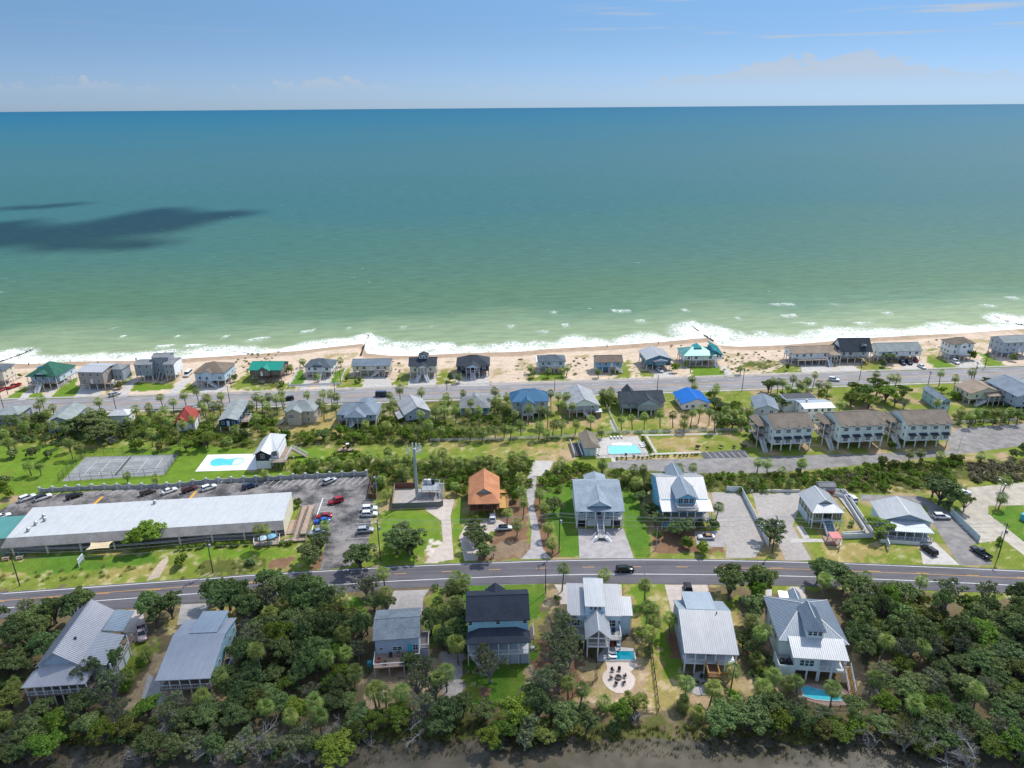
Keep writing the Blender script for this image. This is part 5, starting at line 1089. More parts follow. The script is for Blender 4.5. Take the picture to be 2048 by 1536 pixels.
# orange-roofed house
h = House('orange_roofed_house', 'raised house with orange shingle roof, grey gablet and fresh timber stairs', 'house', 'orange-roofed house', 8,(632,645),(936,637),(633,396), base=(650,782))
W, D, ze = h.W, h.D, h.ze
h.roof('y', 0, W, 0, D, ze, 3.1, RM['orange'], .48,0,3.4,0, gm=WM['grey'], o=.4); h.wall(.5, W - .5,2.9, D - .5,2.7, ze, WM['brown']); h.deck(.4, W - .4,.4,2.88,2.7, wood_brown); h.rail([(.5,.5),(W - .5,.5)], 2.7, wood_brown); h.posts(.5, W - .5,.55,0, ze, 5,.22, wood_brown); h.posts(.5, W - .5, D - .8,0,2.7,4,.25, wood_brown); h.post(.6, D * .5,0,2.7,.25, wood_brown); h.post(W - .6, D * .5,0,2.7,.25, wood_brown)
h.wins('F', (.15,.38,.85),3.4,1.6,1.5,2, plane=2.9); door(h.root, 'F', W * .6,2.9,2.72); h.wins('R', (.4,.7),3.6, plane=W - .5); h.wall(1, W - 2, D * .55, D - .6,0,2.7, WM['brown'], 'lower_wall')
h.deck(W - .3, W + 2.4, D * .08, D * .42,2.7, wood_new); h.rail([(W + 2.3, D * .08),(W + 2.3, D * .42)], 2.7, wood_new); h.stairs(W + 1.2, D * .42,2.7,0,1,1.6,5.5, wood_new, wood_new); h.deck(W - .3, W + 2.4, D * .86, D, .5, wood_new); h.post(W + 2.2, D * .1,0,2.5,.2, wood_new); h.post(W + 2.2, D * .4,0,2.5,.2, wood_new)
# pale slate house with white stairs
h = House('slate_roofed_house', 'large pale blue raised house with slate roof, front gable and white split stairs', 'house', 'pale slate house', 9,(-227,714),(233,713),(-262,420), base=(-202,878))
W, D, ze = h.W, h.D, h.ze; rz = min(max(h.zat(-100,422, W / 2, D * .72) - ze, 2.5),4.5)
RMs = RM['lgrey']; slate2 = shingle('roof_blue_slate_shingle', (.25,.30,.34))
yb = D * .72
MB().slab([[(0,0, ze),(W, 0, ze),(W, 2.6, ze + .7),(0,2.6, ze + .7)], [(0,2.6, ze + .7),(W, 2.6, ze + .7),(W, yb, ze + rz),(0, yb, ze + rz)], [(0, yb, ze + rz),(W, yb, ze + rz),(W, D, ze + .4),(0, D, ze + .4)]], .18).build('roof', slate2, h.root)
for x in (.45, W - .57): MB().add([(x, 2.7, ze - .1),(x, D - .5, ze - .1),(x, D - .5, ze + .5),(x, yb, ze + rz - .2),(x, 2.7, ze + .5),(x + .12,2.7, ze - .1),(x + .12, D - .5, ze - .1),(x + .12, D - .5, ze + .5),(x + .12, yb, ze + rz - .2),(x + .12,2.7, ze + .5)], [(0,4,3,2,1),(5,6,7,8,9),(0,5,9,4),(4,9,8,3)]).build('gable_wall', WM['sky'], h.root)
h.roof('y', W * .25, W * .74,1.2, yb, ze + .75, rz * .62, slate2, gm=WM['sky'], o=.35, name='front_gable'); h.roof('y', W * .28, W * .76, D * .75, D * 1.16, ze + .3,1.2, slate2, gm=WM['sky'], o=.3, name='rear_roof')
h.wall(.45, W - .45,2.8, D - .5,2.9, ze + .1, WM['sky']); h.deck(.4, W - .4,.4,2.79,2.9, concrete); h.rail([(.5,.5),(W * .44,.5)], 2.9); h.rail([(W * .57,.5),(W - .5,.5)], 2.9); h.posts(.5, W - .5,.55,0, ze, 6,.25)
h.wall(.45, W - .45,1.6, D - .6,0,2.68, WM['white'], 'lower_wall'); h.wall(.4, W - .4,.42, D - .5,2.68,2.72, white, 'floor_beam')
for u, w_ in ((.16,2.6),(.84,2.6)): box(h.root, 'garage_door', W * u - w_ / 2, W * u + w_ / 2,1.52,1.66,.05,2.2, glass)
h.wins('F', (.14,.34,.68,.88),3.6,1.2,1.5, plane=2.8); door(h.root, 'F', W * .5,2.8,2.92,1.2,2.2, dark_metal)
h.stairs(W * .5,.4,2.9,0,-1,1.7,4.2, z0=.9, m=vary('stair_grey', (.35,.36,.38),.1)); h.deck(W * .5 - 1.1, W * .5 + 1.1,-5.6,-3.9,.9, concrete); h.stairs(W * .5 - 1.1,-4.8,.9,-.8,-.6,1.4,1.6); h.stairs(W * .5 + 1.1,-4.8,.9,.8,-.6,1.4,1.6)
# bright blue house
h = House('blue_house', 'bright blue house with silver metal roof, balcony dormer and wrap porch', 'house', 'bright blue house', 9,(578,714),(1060,712),(505,382), base=(600,882))
W, D, ze = h.W, h.D, h.ze; pd = D * .24; zr = ze + .8
RS = RM['sblue']; SL = RM['silver']
h.skirt(0, W, 0, pd, ze, zr + .3, SL, .01,.01, rib=.45); h.wall(.6, W - .7, pd - .3, D - .4,0, ze + 1.2, WM['bright']); h.roof('x', .2, W - .3, pd - .5, D, ze + 1.0,3.3, SL, gm=WM['bright'], o=.4, rib=.45)
h.roof('y', W * .3, W * .66, D * .55, D * 1.02, ze + 2.5,1.9, RS, gm=WM['bright'], o=.3, name='rear_gable', rib=.45)
dx0, dx1 = W * .28, W * .72
h.roof('y', dx0, dx1, pd * .35, D * .6, ze + 2.9,1.7, RS, gm=WM['bright'], o=.35, name='dormer', rib=.45); h.wall(dx0 + .4, dx1 - .4, pd * .6, D * .5, ze + .6, ze + 3.0, WM['bright'], 'dormer_wall'); h.wins('F', (.22,.5,.78), ze + .9,1.3,1.6,2, plane=pd * .6, lo=dx0 + .4, hi=dx1 - .4); h.deck(dx0 + .3, dx1 - .3,-.3, pd * .6 - .02, ze + .55, concrete); h.rail([(dx0 + .3, pd * .5),(dx0 + .3,-.25),(dx1 - .3,-.25),(dx1 - .3, pd * .5)], ze + .55)
h.deck(.3, W - .3,.3, pd - .32,2.7, concrete); h.rail([(.4,.4),(W - .4,.4)], 2.7); h.posts(.4, W - .4,.45,0, ze, 7,.22); h.wins('F', (.14,.32,.7,.88),3.4,1.3,1.6,2, plane=pd - .3); h.wins('L', (.45,.7),3.6, plane=.6); h.wins('L', (.4,.65), ze + 1, plane=.6); h.wins('R', (.45,.7),3.6, plane=W - .7)
h.wall(1.2, W * .3,.9, pd - .35,0,2.45, WM['bright'], 'lower_wall')
# sage office house with coral entrance canopy
h = House('sage_house', 'small sage raised house with white hipped gable roof and blue stairs', 'house', 'sage office house', 10,(115,714),(411,713),(-8,530), base=(95,862))
W, D, ze = h.W, h.D, h.ze
h.roof('y', 0, W, 0, D, ze, 2.5, RM['whitem'], .5,0,2.8,0, gm=WM['grey'], o=.4, rib=.5); h.wall(.5, W - .5,1.8, D - .5,2.6, ze, WM['sage']); h.wall(.5, W * .36,.6,1.79,2.6, ze - .2, WM['sage'], 'bay_wall'); h.wall(W * .66, W - .5,.6,1.79,2.6, ze - .2, WM['sage'], 'bay_wall'); h.deck(.4, W - .4,.4,1.78,2.6, white)
h.posts(.5, W - .5,.5,0, ze, 4,.25); h.posts(.5, W - .5, D - .8,0,2.6,4,.25);
for i in range(1,5): h.post(.5, D * i / 5,0, ze, .22); h.post(W - .5, D * i / 5,0,2.6,.22)
h.wall(.5, W - .5, D * .35, D - .7,0,2.4, WM['sky'], 'lower_wall'); h.wins('L', (.3,.6,.8),3.3,1.2,1.6, plane=.5); door(h.root, 'F', W * .5,1.8,2.62,1.2,2.1, dark_metal); h.wins('F', (.18,.83),3.5,1,1.2, plane=.6)
h.stairs(W * .5,.4,2.6,0,-1,2.6,4.6, vary('blue_steps', (.16,.30,.36),.1))
# long white access ramp on its right
ra = empty('white_ramp', G(25,740,190)); tag(ra, 'long white switchback access ramp between the sage house and the restaurant', 'ramp')
def wallrun(par, name, pts, z0, z1, th, m, org):
    for (a, b) in zip(pts[:-1], pts[1:]):
        A = Vector(a[:2] + (0,)) if not isinstance(a, Vector) else a; B = Vector(b[:2] + (0,)) if not isinstance(b, Vector) else b
        A = A - Vector(org); B = B - Vector(org); A.z = B.z = (z0 + z1) / 2
        MB().bar(A, B, th, z1 - z0).build(name, m, par)
org = ra.location.copy()
outer = [G(25,560,175), G(25,745,185), G(25,1145,785), G(25,720,800)]; inner = [G(25,600,215), G(25,730,250), G(25,1020,715), G(25,980,748), G(25,700,765)]
wallrun(ra, 'side_wall', outer, 0,1.5,.14, white, org); wallrun(ra, 'side_wall', inner, 0,1.3,.14, white, org)
def sheet_in(par, name, P, z, m, org):
    return MB().add([(p.x - org[0], p.y - org[1], z) for p in P], [tuple(range(len(P)))]).build(name, m, par)
sheet_in(ra, 'walkway', [G(25,660,250), G(25,745,215), G(25,1110,760), G(25,1040,745)], .35, concrete, org)
ca = empty('entrance_canopy', G(25,600,800)); tag(ca, 'coral pink square entrance canopy on a timber deck', 'canopy')
t = tool(ca, 25, ca.location, 0.03)
P = [G(25, *p, 2.7) - ca.location for p in ((580,797),(718,797),(655,703),(515,706))]; MB().slab([P], .16).build('roof', WM['pink'], ca)
P = [G(25, *p, .35) - ca.location for p in ((500,880),(650,885),(715,830),(690,770),(440,765))]; MB().slab([P], .3).build('deck', deckwood, ca)
for p in ((590,790),(705,790),(650,715),(530,716)): q = G(25, *p, 2.6) - ca.location; box(ca, 'post', q.x - .09, q.x + .09, q.y - .09, q.y + .09,.2,2.6, WM['pink'])
# white gabled restaurant
h = House('restaurant', 'white low gabled restaurant with broad metal roof and hipped blue porch', 'building', 'white gabled restaurant', 10,(745,778),(1232,810),(546,602), ze=4.2)
W, D, ze = h.W, h.D, h.ze
h.roof('y', 0, W, 0, D, ze, 2.3, RM['whitem'], gm=WM['lav'], o=.5, rib=.5); h.wall(.7, W - .7,.6, D - .6,0, ze + .05, WM['sky']); h.skirt(.6, W - 1.2,-3.6,.45, ze - 1.0, ze + .4, RM['sblue'], 2.2,2.2, rib=.5); h.posts(1.1, W - 1.7,-3.3,0, ze - 1.1,6,.2); box(h.root, 'deck', .8, W - 1.2,-3.5,.58,0,.45, concrete); h.rail([(.8,-3.4),(W - 1.3,-3.4)], .45); h.wins('F', (.2,.42,.64,.85),1.2,1.7,1.4,2, plane=.6); h.wins('R', (.2,.5,.8),1.3, plane=W - .7)
h.wall(-1.2, W * .64,-4.9,-4.8,0,1.1, white, 'ramp_wall'); h.wall(-1.2, W * .64,-4.79,-3.7,0,.35, concrete, 'ramp')
# shed behind the sage house, and turquoise pavilion at the right edge
h = House('storage_shed', 'small grey and red storage shed behind the sage office house', 'shed', 'grey and red shed', 25,(405,95),(640,95),3.4, ze=2.6)
h.roof('x', 0, h.W, 0,3.4,2.6,.7, RM['grey'], gm=WM['tan'], o=.15); h.wall(.2, h.W - .2,.2,3.2,1.1,2.6, WM['grey']); h.wall(.15, h.W - .15,.15,3.25,0,1.1, WM['red'], 'lower_wall'); door(h.root, 'F', h.W * .3,.2,.05)
h = House('pavilion', 'turquoise low-walled pavilion with white roof at the right edge', 'building', 'turquoise pavilion', 26,(1190,690),(1420,790),7, ze=2.4)
h.wall(0,6,0,6,0,1.9, WM['turq']); h.shed(1.0,7,.8,6.6,2.4,2.7, RM['whitem']); h.post(1.2,1,1.9,2.4); h.post(1.2,6,1.9,2.4)
# ------------------------------------------------------------------ the near row
# E1 large grey metal-roofed house on the left
h = House('grey_metal_house', 'large raised house with long grey metal gable roof and wide rear porch', 'house', 'large grey metal-roofed house', 11,(160,917),(742,878),(556,372), base=(243,1078))
W, D, ze = h.W, h.D, h.ze; SL = RM['silver']; PURP = metalroof('roof_mauve_silver_metal', (.45,.44,.455)); DK = metalroof('roof_steel_metal', (.22,.25,.29))
pd = 4.4; mx0, mx1 = W * .07, W * .66; zr = ze + 1.5
h.skirt(0, W * .86,0, pd, ze, zr, PURP, W * .16,.3, rib=.45); h.roof('y', mx0, mx1, pd - .4, D, zr - .1,3.3, PURP, gm=WM['lav'], o=.4, rib=.45); h.wall(mx0 + .4, mx1 - .3, pd, D - .5,2.8, zr, WM['mint'])
h.shed(mx1 - .1, W, pd + .3, D * .66, zr - .1, zr - .1, SL, zr=-1.2, rib=.45, name='side_roof'); h.wall(mx1 - .3, W - 1.3, pd + .6, D * .64,2.8, ze + .3, WM['mint'], 'wing_wall'); h.deck(.4, W * .86,.4, pd, 2.8, deckwood); h.rail([(.5,.5),(W * .84,.5)], 2.8, white, .4); h.posts(.5, W * .84,.55,0, ze, 8,.22); h.wall(mx0 + 1.2, mx1 - 1.2, pd + 2, D - 1,0,2.6, WM['lav'], 'lower_wall')
h.wins('F', (.12,.3,.5,.66),3.5,1.5,1.7,2, plane=pd, lo=mx0, hi=mx1); h.deck(W - 1.28, W + .6, pd + .6, D * .66,2.8); h.rail([(W + .5, pd + .6),(W + .5, D * .66)], 2.8); h.posts(W + .5, W + .5, pd + 1,0, ze - .1,1);
for i in range(4): h.post(W + .45, pd + .8 + i * (D * .66 - pd - 1) / 3,0, ze + .1,.2)
h.wall(W - 1.2, W + .3, pd + 1, D * .64,0,2.55, WM['mint'], 'lower_wall'); h.deck(W * .9, W + .5, D * .68, D * .8,2.8); h.rail([(W * .9, D * .8),(W + .45, D * .8),(W + .45, D * .68)], 2.8, wood_grey); h.shed(mx1, W * .95, D * .7, D * 1.02, zr - .4, zr - .2, RM['sblue'], name='rear_roof', zr=-.6, rib=.45)
MB().lathe([(.2,0),(.2,.35),(.3,.4)], 8,(W * .48, D * .45, zr + 2.0)).build('roof_vent', dark_metal, h.root)
# E2
h = House('pale_blue_house', 'raised pale blue house with plain silver metal roof and screened porch', 'house', 'pale blue metal-roofed house', 11,(1200,860),(1634,840),(1806,388), 'BR', ze=5.4)
W, D, ze = h.W, h.D, h.ze; r1 = min(max(h.zat(1490,500, W / 2, D * .6) - ze, 2.2),5)
yr = D * .6; BLs = metalroof('roof_silver_blue_metal', (.41,.43,.46))
P1 = [(0,0, ze),(W, 0, ze),(W, yr, ze + r1),(0, yr, ze + r1)]; P2 = [(0, yr, ze + r1),(W, yr, ze + r1),(W, D, ze + .6),(0, D, ze + .6)]
r = MB().slab([P1, P2], .16).build('roof', BLs, h.root); mb = MB(); ribs(mb, P1,.45); ribs(mb, P2,.45); q = mb.build('seam', BLs, r); q['kind'] = 'stuff'
h.shed(W * .3, W * .82, yr + .4, D * 1.08, ze + r1 + .1, ze + 1.6, RM['sblue'], rib=.45, name='dormer_roof'); h.wall(W * .32, W * .8, yr + 1.5, D * 1.04, ze - .5, ze + 1.5, WM['aqua'], 'dormer_wall')
for x in (.4, W - .52): MB().add([(x, 3, ze - .1),(x, D - .4, ze - .1),(x, D - .4, ze + .6),(x, yr, ze + r1 - .18),(x, 3, ze + .45),(x + .12,3, ze - .1),(x + .12, D - .4, ze - .1),(x + .12, D - .4, ze + .6),(x + .12, yr, ze + r1 - .18),(x + .12,3, ze + .45)], [(0,4,3,2,1),(5,6,7,8,9),(0,5,9,4),(4,9,8,3)]).build('gable_wall', WM['aqua'], h.root)
h.wall(.4, W - .4,3, D - .4,2.6, ze, WM['aqua']); h.deck(.4, W - .4,.4,2.98,2.6); h.rail([(.5,.5),(W - .5,.5)], 2.6); h.posts(.5, W - .5,.55,0, ze, 6,.2); h.wall(1, W - 3, D * .5, D - .6,0,2.35, WM['aqua'], 'lower_wall'); h.wins('F', (.15,.4,.62,.86),3.3,1.6,1.7,2, plane=3); h.wins('R', (.35,.55,.75,.9),3.5,.8,1.3, plane=W - .4); h.wins('R', (.5,.62), ze + .5,.7,1, plane=W - .4); h.rail([(W - .5,.5),(W - .5,3)], 2.6, white, xb=True); h.rail([(.5,.5),(.5,3)], 2.6, white, xb=True)
for i in (1,2,3): h.post(W - .5,3 + (D - 3) * i / 3.3,0,2.6,.2); h.post(.5,3 + (D - 3) * i / 3.3,0,2.6,.2)
box(h.root, 'utility_platform', W + .1, W + 1.6, D * .32, D * .5,2.3,2.5, white); h.rail([(W + 1.5, D * .32),(W + 1.5, D * .5)], 2.5); h.post(W + 1.4, D * .34,0,2.3,.15); h.post(W + 1.4, D * .48,0,2.3,.15); box(h.root, 'air_conditioner', W + .35, W + 1.2, D * .37, D * .44,2.5,3.3, dark_metal)
# E3 small grey cottage
h = House('grey_cottage', 'small grey raised cottage with speckled shingle roof and sunny deck', 'house', 'small grey cottage', 12,(950,550),(1318,524),9.0, base=(975,742))
W, D, ze = h.W, h.D, h.ze; r1 = min(max(h.zat(1120,372, W / 2, D * .55) - ze, 1.6),3.6)
h.roof('x', 0, W, 0, D * 1.1, ze, r1, RM['gray2'], gm=WM['lav'], o=.4); h.wall(.4, W - .4,.5, D * 1.1 - .4,2.6, ze, WM['lav']); h.wall(.6, W - .6,1.4, D * 1.1 - .6,0,2.55, WM['lav'], 'lower_wall'); dd = 3.6
window(h.root, 'F', W * .16,.5,3.7,.9,.6); window(h.root, 'F', W * .5,.5,3.3,2.2,1.0,2); door(h.root, 'F', W * .77,.5,2.62,1,2.1, WM['turq']); window(h.root, 'F', W * .89,.5,3.1,1.1,1.5,2)
h.deck(.2, W - .2,-dd, .48,2.6, vary('cedar_deck', (.36,.24,.17),.2,3)); h.rail([(.25,.4),(.25,-dd + .05),(W * .66,-dd + .05),(W * .66,-1.4),(W - .3,-1.4),(W - .3,.3)], 2.6); h.posts(.35, W - .4,-dd + .15,-.1,2.4,4,.2, WM['lav']); h.deck(W, W + 1.7, D * .1, D * .65,3.0, wood_grey); h.rail([(W + .05, D * .1),(W + 1.65, D * .1),(W + 1.65, D * .65)], 3.0); h.wall(W - .4, W + 1.6, D * .1, D * .6,0,2.75, WM['lav'], 'storage_wall'); h.stairs(W + .85, D * .65,3.0,0,1,1.4)
for x, y, c in ((1.2,-1.8, 'red'),(2.6,-2.6, 'brown'),(3.6,-.6, 'char'),(5.2,-.5, 'brown')): MB().box(-.35,.35,-.35,.35,.3,.42).box(-.35,.35,.28,.38,.42,.95).box(-.35,-.27,-.35,-.27,0,.3).box(.27,.35,-.35,-.27,0,.3).box(-.35,-.27,.27,.35,0,.3).box(.27,.35,.27,.35,0,.3).build('deck_chair', WM[c], h.root, loc=(x, y, 2.6))
box(h.root, 'trash_bin', -1.5,-.6,-.6,.3,0,1.3, WM['turq'])
# E4 dark-roofed two-storey house
h = House('dark_roofed_house', 'two-storey pale teal house with charcoal shingle roofs and screened porch', 'house', 'dark-roofed house', 13,(152,716),(778,695),13.5, base=(178,935))
W, D, ze = h.W, h.D, h.ze; pd = 3.6; IK = RM['ink']; ze2 = max(h.zat(455,484, W / 2, pd - .4), ze + 2.4)
h.skirt(0, W, 0, pd + .1, ze, ze + 1.25, IK, W * .22, W * .22); h.wall(.4, W - .4, pd, D - .4,2.9, ze2, WM['aqua']); r1 = min(max(h.zat(455,232, W / 2, D * .5 + pd * .5) - ze2,2.),4.6)
h.roof('x', 0, W, pd - .5, D, ze2, r1, IK, gm=WM['aqua'], o=.4); h.roof('y', W * .3, W * .64, D * .55, D * 1.06, ze2 - .3, r1 * .66, IK, gm=WM['aqua'], o=.3, name='rear_gable'); h.wall(W * .33, W * .61, D - .4, D * 1.08,0, ze2, WM['aqua'], 'rear_wall')
for u in (.07,.5,.92): window(h.root, 'F', W * u, pd, ze2 - 1.35,.95,1.15)
h.deck(.3, W - .3,.35, pd - .02,2.9, white); h.rail([(.4,.45),(W - .4,.45)], 2.9, white, .4); h.posts(.4, W - .4,.5,0, ze, 7,.2); h.wins('F', (.3,.55,.78),3.5,1.7,1.7,2, plane=pd); door(h.root, 'F', W * .14, pd, 2.92); h.wall(W * .34, W - .5,.9, D - .6,0,2.65, WM['lav'], 'lower_wall')
for i in range(4): box(h.root, 'lattice_panel', W * (.36 + .16 * i), W * (.36 + .16 * i) + W * .13,.5,.58,.1,2.6, WM['lav'])
h.posts(.4, W - .4, D - .7,0,2.8,5,.25); h.stairs(W * .1,.35,2.9,.8,-.6,1.2,4.5); h.deck(W - .35, W + 1.0, D * .35, D * .65,2.9, deckwood); h.rail([(W + .95, D * .35),(W + .95, D * .65)], 2.9); h.post(W + .9, D * .38,0,2.8); h.wins('R', (.6,.8),3.6, plane=W - .4); box(h.root, 'air_conditioner', W + .05, W + .85,1.2,2.0,2.6,3.5, galv)
# E5 white modern farmhouse with pool
h = House('white_modern_house', 'white modern house with stepped silver metal roofs and glazed gabled porch', 'house', 'white modern house', 13,(1128,434),(1650,444),9.5, ze=6.3)
W, D, ze = h.W, h.D, h.ze
zb = min(max(h.zat(1390,236, W / 2, D) - ze, 1.5),4.)
h.shed(0, W * .32,0, D, ze, ze + zb, SL, rib=.42); h.shed(W * .70, W, 0, D, ze, ze + zb, SL, rib=.42); h.wall(.3, W - .3,.35, D - .3,0, ze - .05, WM['sky']); h.shed(W * .319, W * .701,.6, D * .98, ze + 2.0, ze + 2.0 + zb * .75, RM['whitem'], rib=.42, name='upper_roof'); h.wall(W * .33, W * .69,.9, D * .9, ze - .1, ze + 1.9, WM['sky'], 'upper_wall'); h.wins('F', (.3,.52,.74), ze + .95,.75,.75, plane=.9, lo=W * .33, hi=W * .69)
h.shed(W * .35, W * .65, D, D + 3.5, ze + zb + .3, ze + .6, RM['sblue'], rib=.42, name='rear_roof'); h.wall(W * .37, W * .63, D - .2, D + 3.2,0, ze + .5, WM['sky'], 'rear_wall'); h.shed(W, W + 2.6, D * .1, D * .62, ze - .6, ze + .8, RM['whitem'], rib=.42, name='side_roof'); h.wall(W - .3, W + 2.2, D * .15, D * .6,0, ze - .6, WM['sky'], 'side_wall')
gx0, gx1 = W * .33, W * .745; zg = ze - 1.2; fy = -6.2
h.roof('y', gx0 - .3, gx1 + .3, fy, .6, zg, 2.4, RM['whitem'], o=.3, name='porch_gable', rib=.42); mid = (gx0 + gx1) / 2
for x in (gx0 + .2, mid, gx1 - .2): h.post(x, fy + .4,0, zg + (2.1 if x == mid else .1),.26)
for z in (zg, 2.9): h.wall(gx0 + .1, gx1 - .1, fy + .3, fy + .5, z - .12, z + .12, white, 'beam')
h.deck(gx0, gx1, fy + .3,.33,2.8, concrete); h.rail([(gx0 + .1, fy + .4),(gx1 - .1, fy + .4)], 2.8, white); h.wall(gx0 + .1, gx1 - .1,-.2,.3,2.8, zg + 1.0, WM['lav'], 'inner_wall'); h.wins('F', (.3,.7),3.2,2,1.9,3, plane=-.2, lo=gx0, hi=gx1)
MB().bar((gx1 - .2, fy + .35, zg - .9),(gx1 - 1.2, fy + .35, zg + .15),.14).build('brace', white, h.root)
h.deck(gx1 + .01, W - .3,-3.6,.33,2.8, concrete); h.rail([(gx1,-3.5),(W - .35,-3.5),(W - .35,.2)], 2.8, white, .3); h.post(W - .45,-3.4,0,2.7,.24); box(h.root, 'outdoor_sofa', gx1 + 1, W - 1.4,-1.2,-.4,2.8,3.5, WM['deep']); window(h.root, 'F', W * .79,.35,3.2,.9,1.8,1); window(h.root, 'F', W * .86,.35,3.2,.9,1.8,1); window(h.root, 'F', W * .96,.35,3.9,.6,1.0,1)
h.deck(.3, gx0 - .01,-3.6,.33,2.8, concrete); h.rail([(.4,.2),(.4,-3.5),(gx0,-3.5)], 2.8, white, .3); h.posts(.5, gx0 - .4,-3.4,0,2.7,2); window(h.root, 'F', W * .16,.35,3.2,1.8,1.8,3)
box(h.root, 'lounge_chair', gx1 + .6, gx1 + 1.4,-2.6,-.6,.1,.5, WM['red']); box(h.root, 'lounge_chair', gx1 + 2.0, gx1 + 2.9,-2.6,-.6,.1,.5, WM['lav'])
E5 = h
# E6 broad silver-roofed house
h = House('silver_roofed_house', 'broad raised blue house with corrugated silver roof and X-braced porch', 'house', 'broad silver-roofed house', 14,(330,798),(856,817),15.5, ze=5.7)
W, D, ze = h.W, h.D, h.ze; yr = None
best = None
for i in range(30,80):                    # the ridge is where the front slope of the measured pitch meets the measured ridge row
    y = D * i / 100; z = h.zat(540,384, W / 2, y);
    if best is None or abs((z - ze) / y - .36) < best[0]: best = (abs((z - ze) / y - .36), y, z - ze)
yr, r1 = best[1], best[2]
P1 = [(0,0, ze),(W, 0, ze),(W, yr, ze + r1),(0, yr, ze + r1)]; yb = yr + (r1 - .6) / .42; P2 = [(0, yr, ze + r1),(W, yr, ze + r1),(W, yb, ze + .6),(0, yb, ze + .6)]
r = MB().slab([P1], .16).build('roof', SL, h.root); mb = MB(); ribs(mb, P1,.4); q = mb.build('seam', SL, r); q['kind'] = 'stuff'
r = MB().slab([P2], .16).build('roof', RM['sblue'], h.root); mb = MB(); ribs(mb, P2,.4); q = mb.build('seam', RM['sblue'], r); q['kind'] = 'stuff'
h.shed(W * .16, W * .74, yr + .1, yb + .6, ze + r1 + .06, ze + r1 - .9, RM['sblue'], rib=.4, name='dormer_roof'); h.wall(W * .18, W * .72, yr + 1, yb + .2, ze, ze + r1 - 1.2, WM['lav'], 'dormer_wall')
for x in (.4, W - .52): MB().add([(x, 2.8, ze - .1),(x, yb - .4, ze - .1),(x, yb - .4, ze + .6),(x, yr, ze + r1 - .2),(x, 2.8, ze + .8),(x + .12,2.8, ze - .1),(x + .12, yb - .4, ze - .1),(x + .12, yb - .4, ze + .6),(x + .12, yr, ze + r1 - .2),(x + .12,2.8, ze + .8)], [(0,4,3,2,1),(5,6,7,8,9),(0,5,9,4),(4,9,8,3)]).build('gable_wall', WM['lav'], h.root)
h.wall(.4, W - .4,2.8, yb - .4,2.8, ze, WM['lav']); h.wall(.6, W - .6,3.2, yb - .6,0,2.6, WM['lav'], 'lower_wall'); h.deck(.3, W - .3,.35,2.78,2.8, white); h.rail([(.4,.45),(W * .4,.45)], 2.8, white, xb=True); h.rail([(W * .6,.45),(W - .4,.45)], 2.8, white, xb=True); h.posts(.4, W - .4,.5,0, ze, 6,.24); h.wins('F', (.12,.3,.72,.9),3.3,1.7,1.8,2, plane=2.8); door(h.root, 'F', W * .5,2.8,2.82,1.3,2.2, wood_brown); h.wins('L', (.4,.6,.8),3.7, plane=.4)
h.deck(W * .41, W * .61,-3.4,.34,2.8, wood_brown); h.rail([(W * .41,.2),(W * .41,-3.3),(W * .61,-3.3),(W * .61,.2)], 2.8, wood_new, .3); h.post(W * .415,-3.2,0,2.6,.2, wood_new); h.post(W * .605,-3.2,0,2.6,.2, wood_new)
MB().lathe([(.12,0),(.12,.5)], 8,(W * .72, yr * .92, ze + r1 * .92)).build('vent_pipe', dark_metal, h.root)
E6 = h
# E7 hip-roofed house with pool
h = House('hip_roofed_house', 'large pale green house with grey hip metal roof, dormer and yellow stairs', 'house', 'hip-roofed house', 14,(1240,678),(1912,720),(1112,254), base=None, ze=7.0)
W, D, ze = h.W, h.D, h.ze; r1 = min(max(h.zat(1508,335, W * .48, D * .62) - ze, 3.),6.5); DKs = metalroof('roof_grey_blue_metal', (.26,.31,.35))
ap = (W * .48, D * .62, ze + r1); pol = [[(0,0, ze),(W, 0, ze), ap], [(W, 0, ze),(W, D, ze), ap], [(W, D, ze),(0, D, ze), ap], [(0, D, ze),(0,0, ze), ap]]
r = MB().slab(pol, .16).build('roof', DKs, h.root); mb = MB()
for P in pol: ribs(mb, P, .42)
q = mb.build('seam', DKs, r); q['kind'] = 'stuff'
mb = MB()
for c in ((0,0),(W, 0),(W, D),(0, D)): mb.bar((c[0], c[1], ze + .03),(ap[0], ap[1], ap[2] + .04),.25,.08)
mb.build('ridge_cap', SL, r)
h.wall(.6, W - .6,.6, D - .6,2.9, ze, WM['mint']); h.wall(.8, W - .8,1.2, D - .8,0,2.7, WM['mint'], 'lower_wall')
h.roof('y', W * .42, W * .62, D * .9, D * 1.2, ze - .6,1.3, RM['sblue'], gm=WM['mint'], o=.3, name='rear_gable', rib=.42); h.shed(W * .26, W * .41, D * 1.0, D * 1.15, ze - .3, ze + .2, RM['whitem'], name='rear_roof')
px0, px1 = W * .14, W * .93; fy = -3.8
h.shed(px0, px1, fy, 1.0, ze - .9, ze + .55, RM['whitem'], rib=.42, name='porch_roof'); h.wall(px0 + .8, W * .52, fy + .5,.58,2.9, ze - .9, WM['mint'], 'bay_wall'); h.wins('F', (.3,.5,.7),3.7,1.1,1.6,1, plane=fy + .5, lo=px0 + .8, hi=W * .52); h.deck(W * .521, px1 - .3, fy + .4,.58,2.9, white); h.rail([(W * .53, fy + .5),(px1 - .4, fy + .5)], 2.9); h.posts(W * .53, px1 - .4, fy + .55,0, ze - .9,3,.24); h.posts(px0 + .9, px1 - .4, fy + .55,0,2.7,5,.3); h.wall(px0 + .8, px1 - .3, fy + .45, fy + .65,2.55,2.9, white, 'floor_beam'); h.wins('F', (.25,.75),3.6,1.6,1.7,2, plane=.6, lo=W * .52, hi=W * .95)
dx0, dx1 = W * .40, W * .64
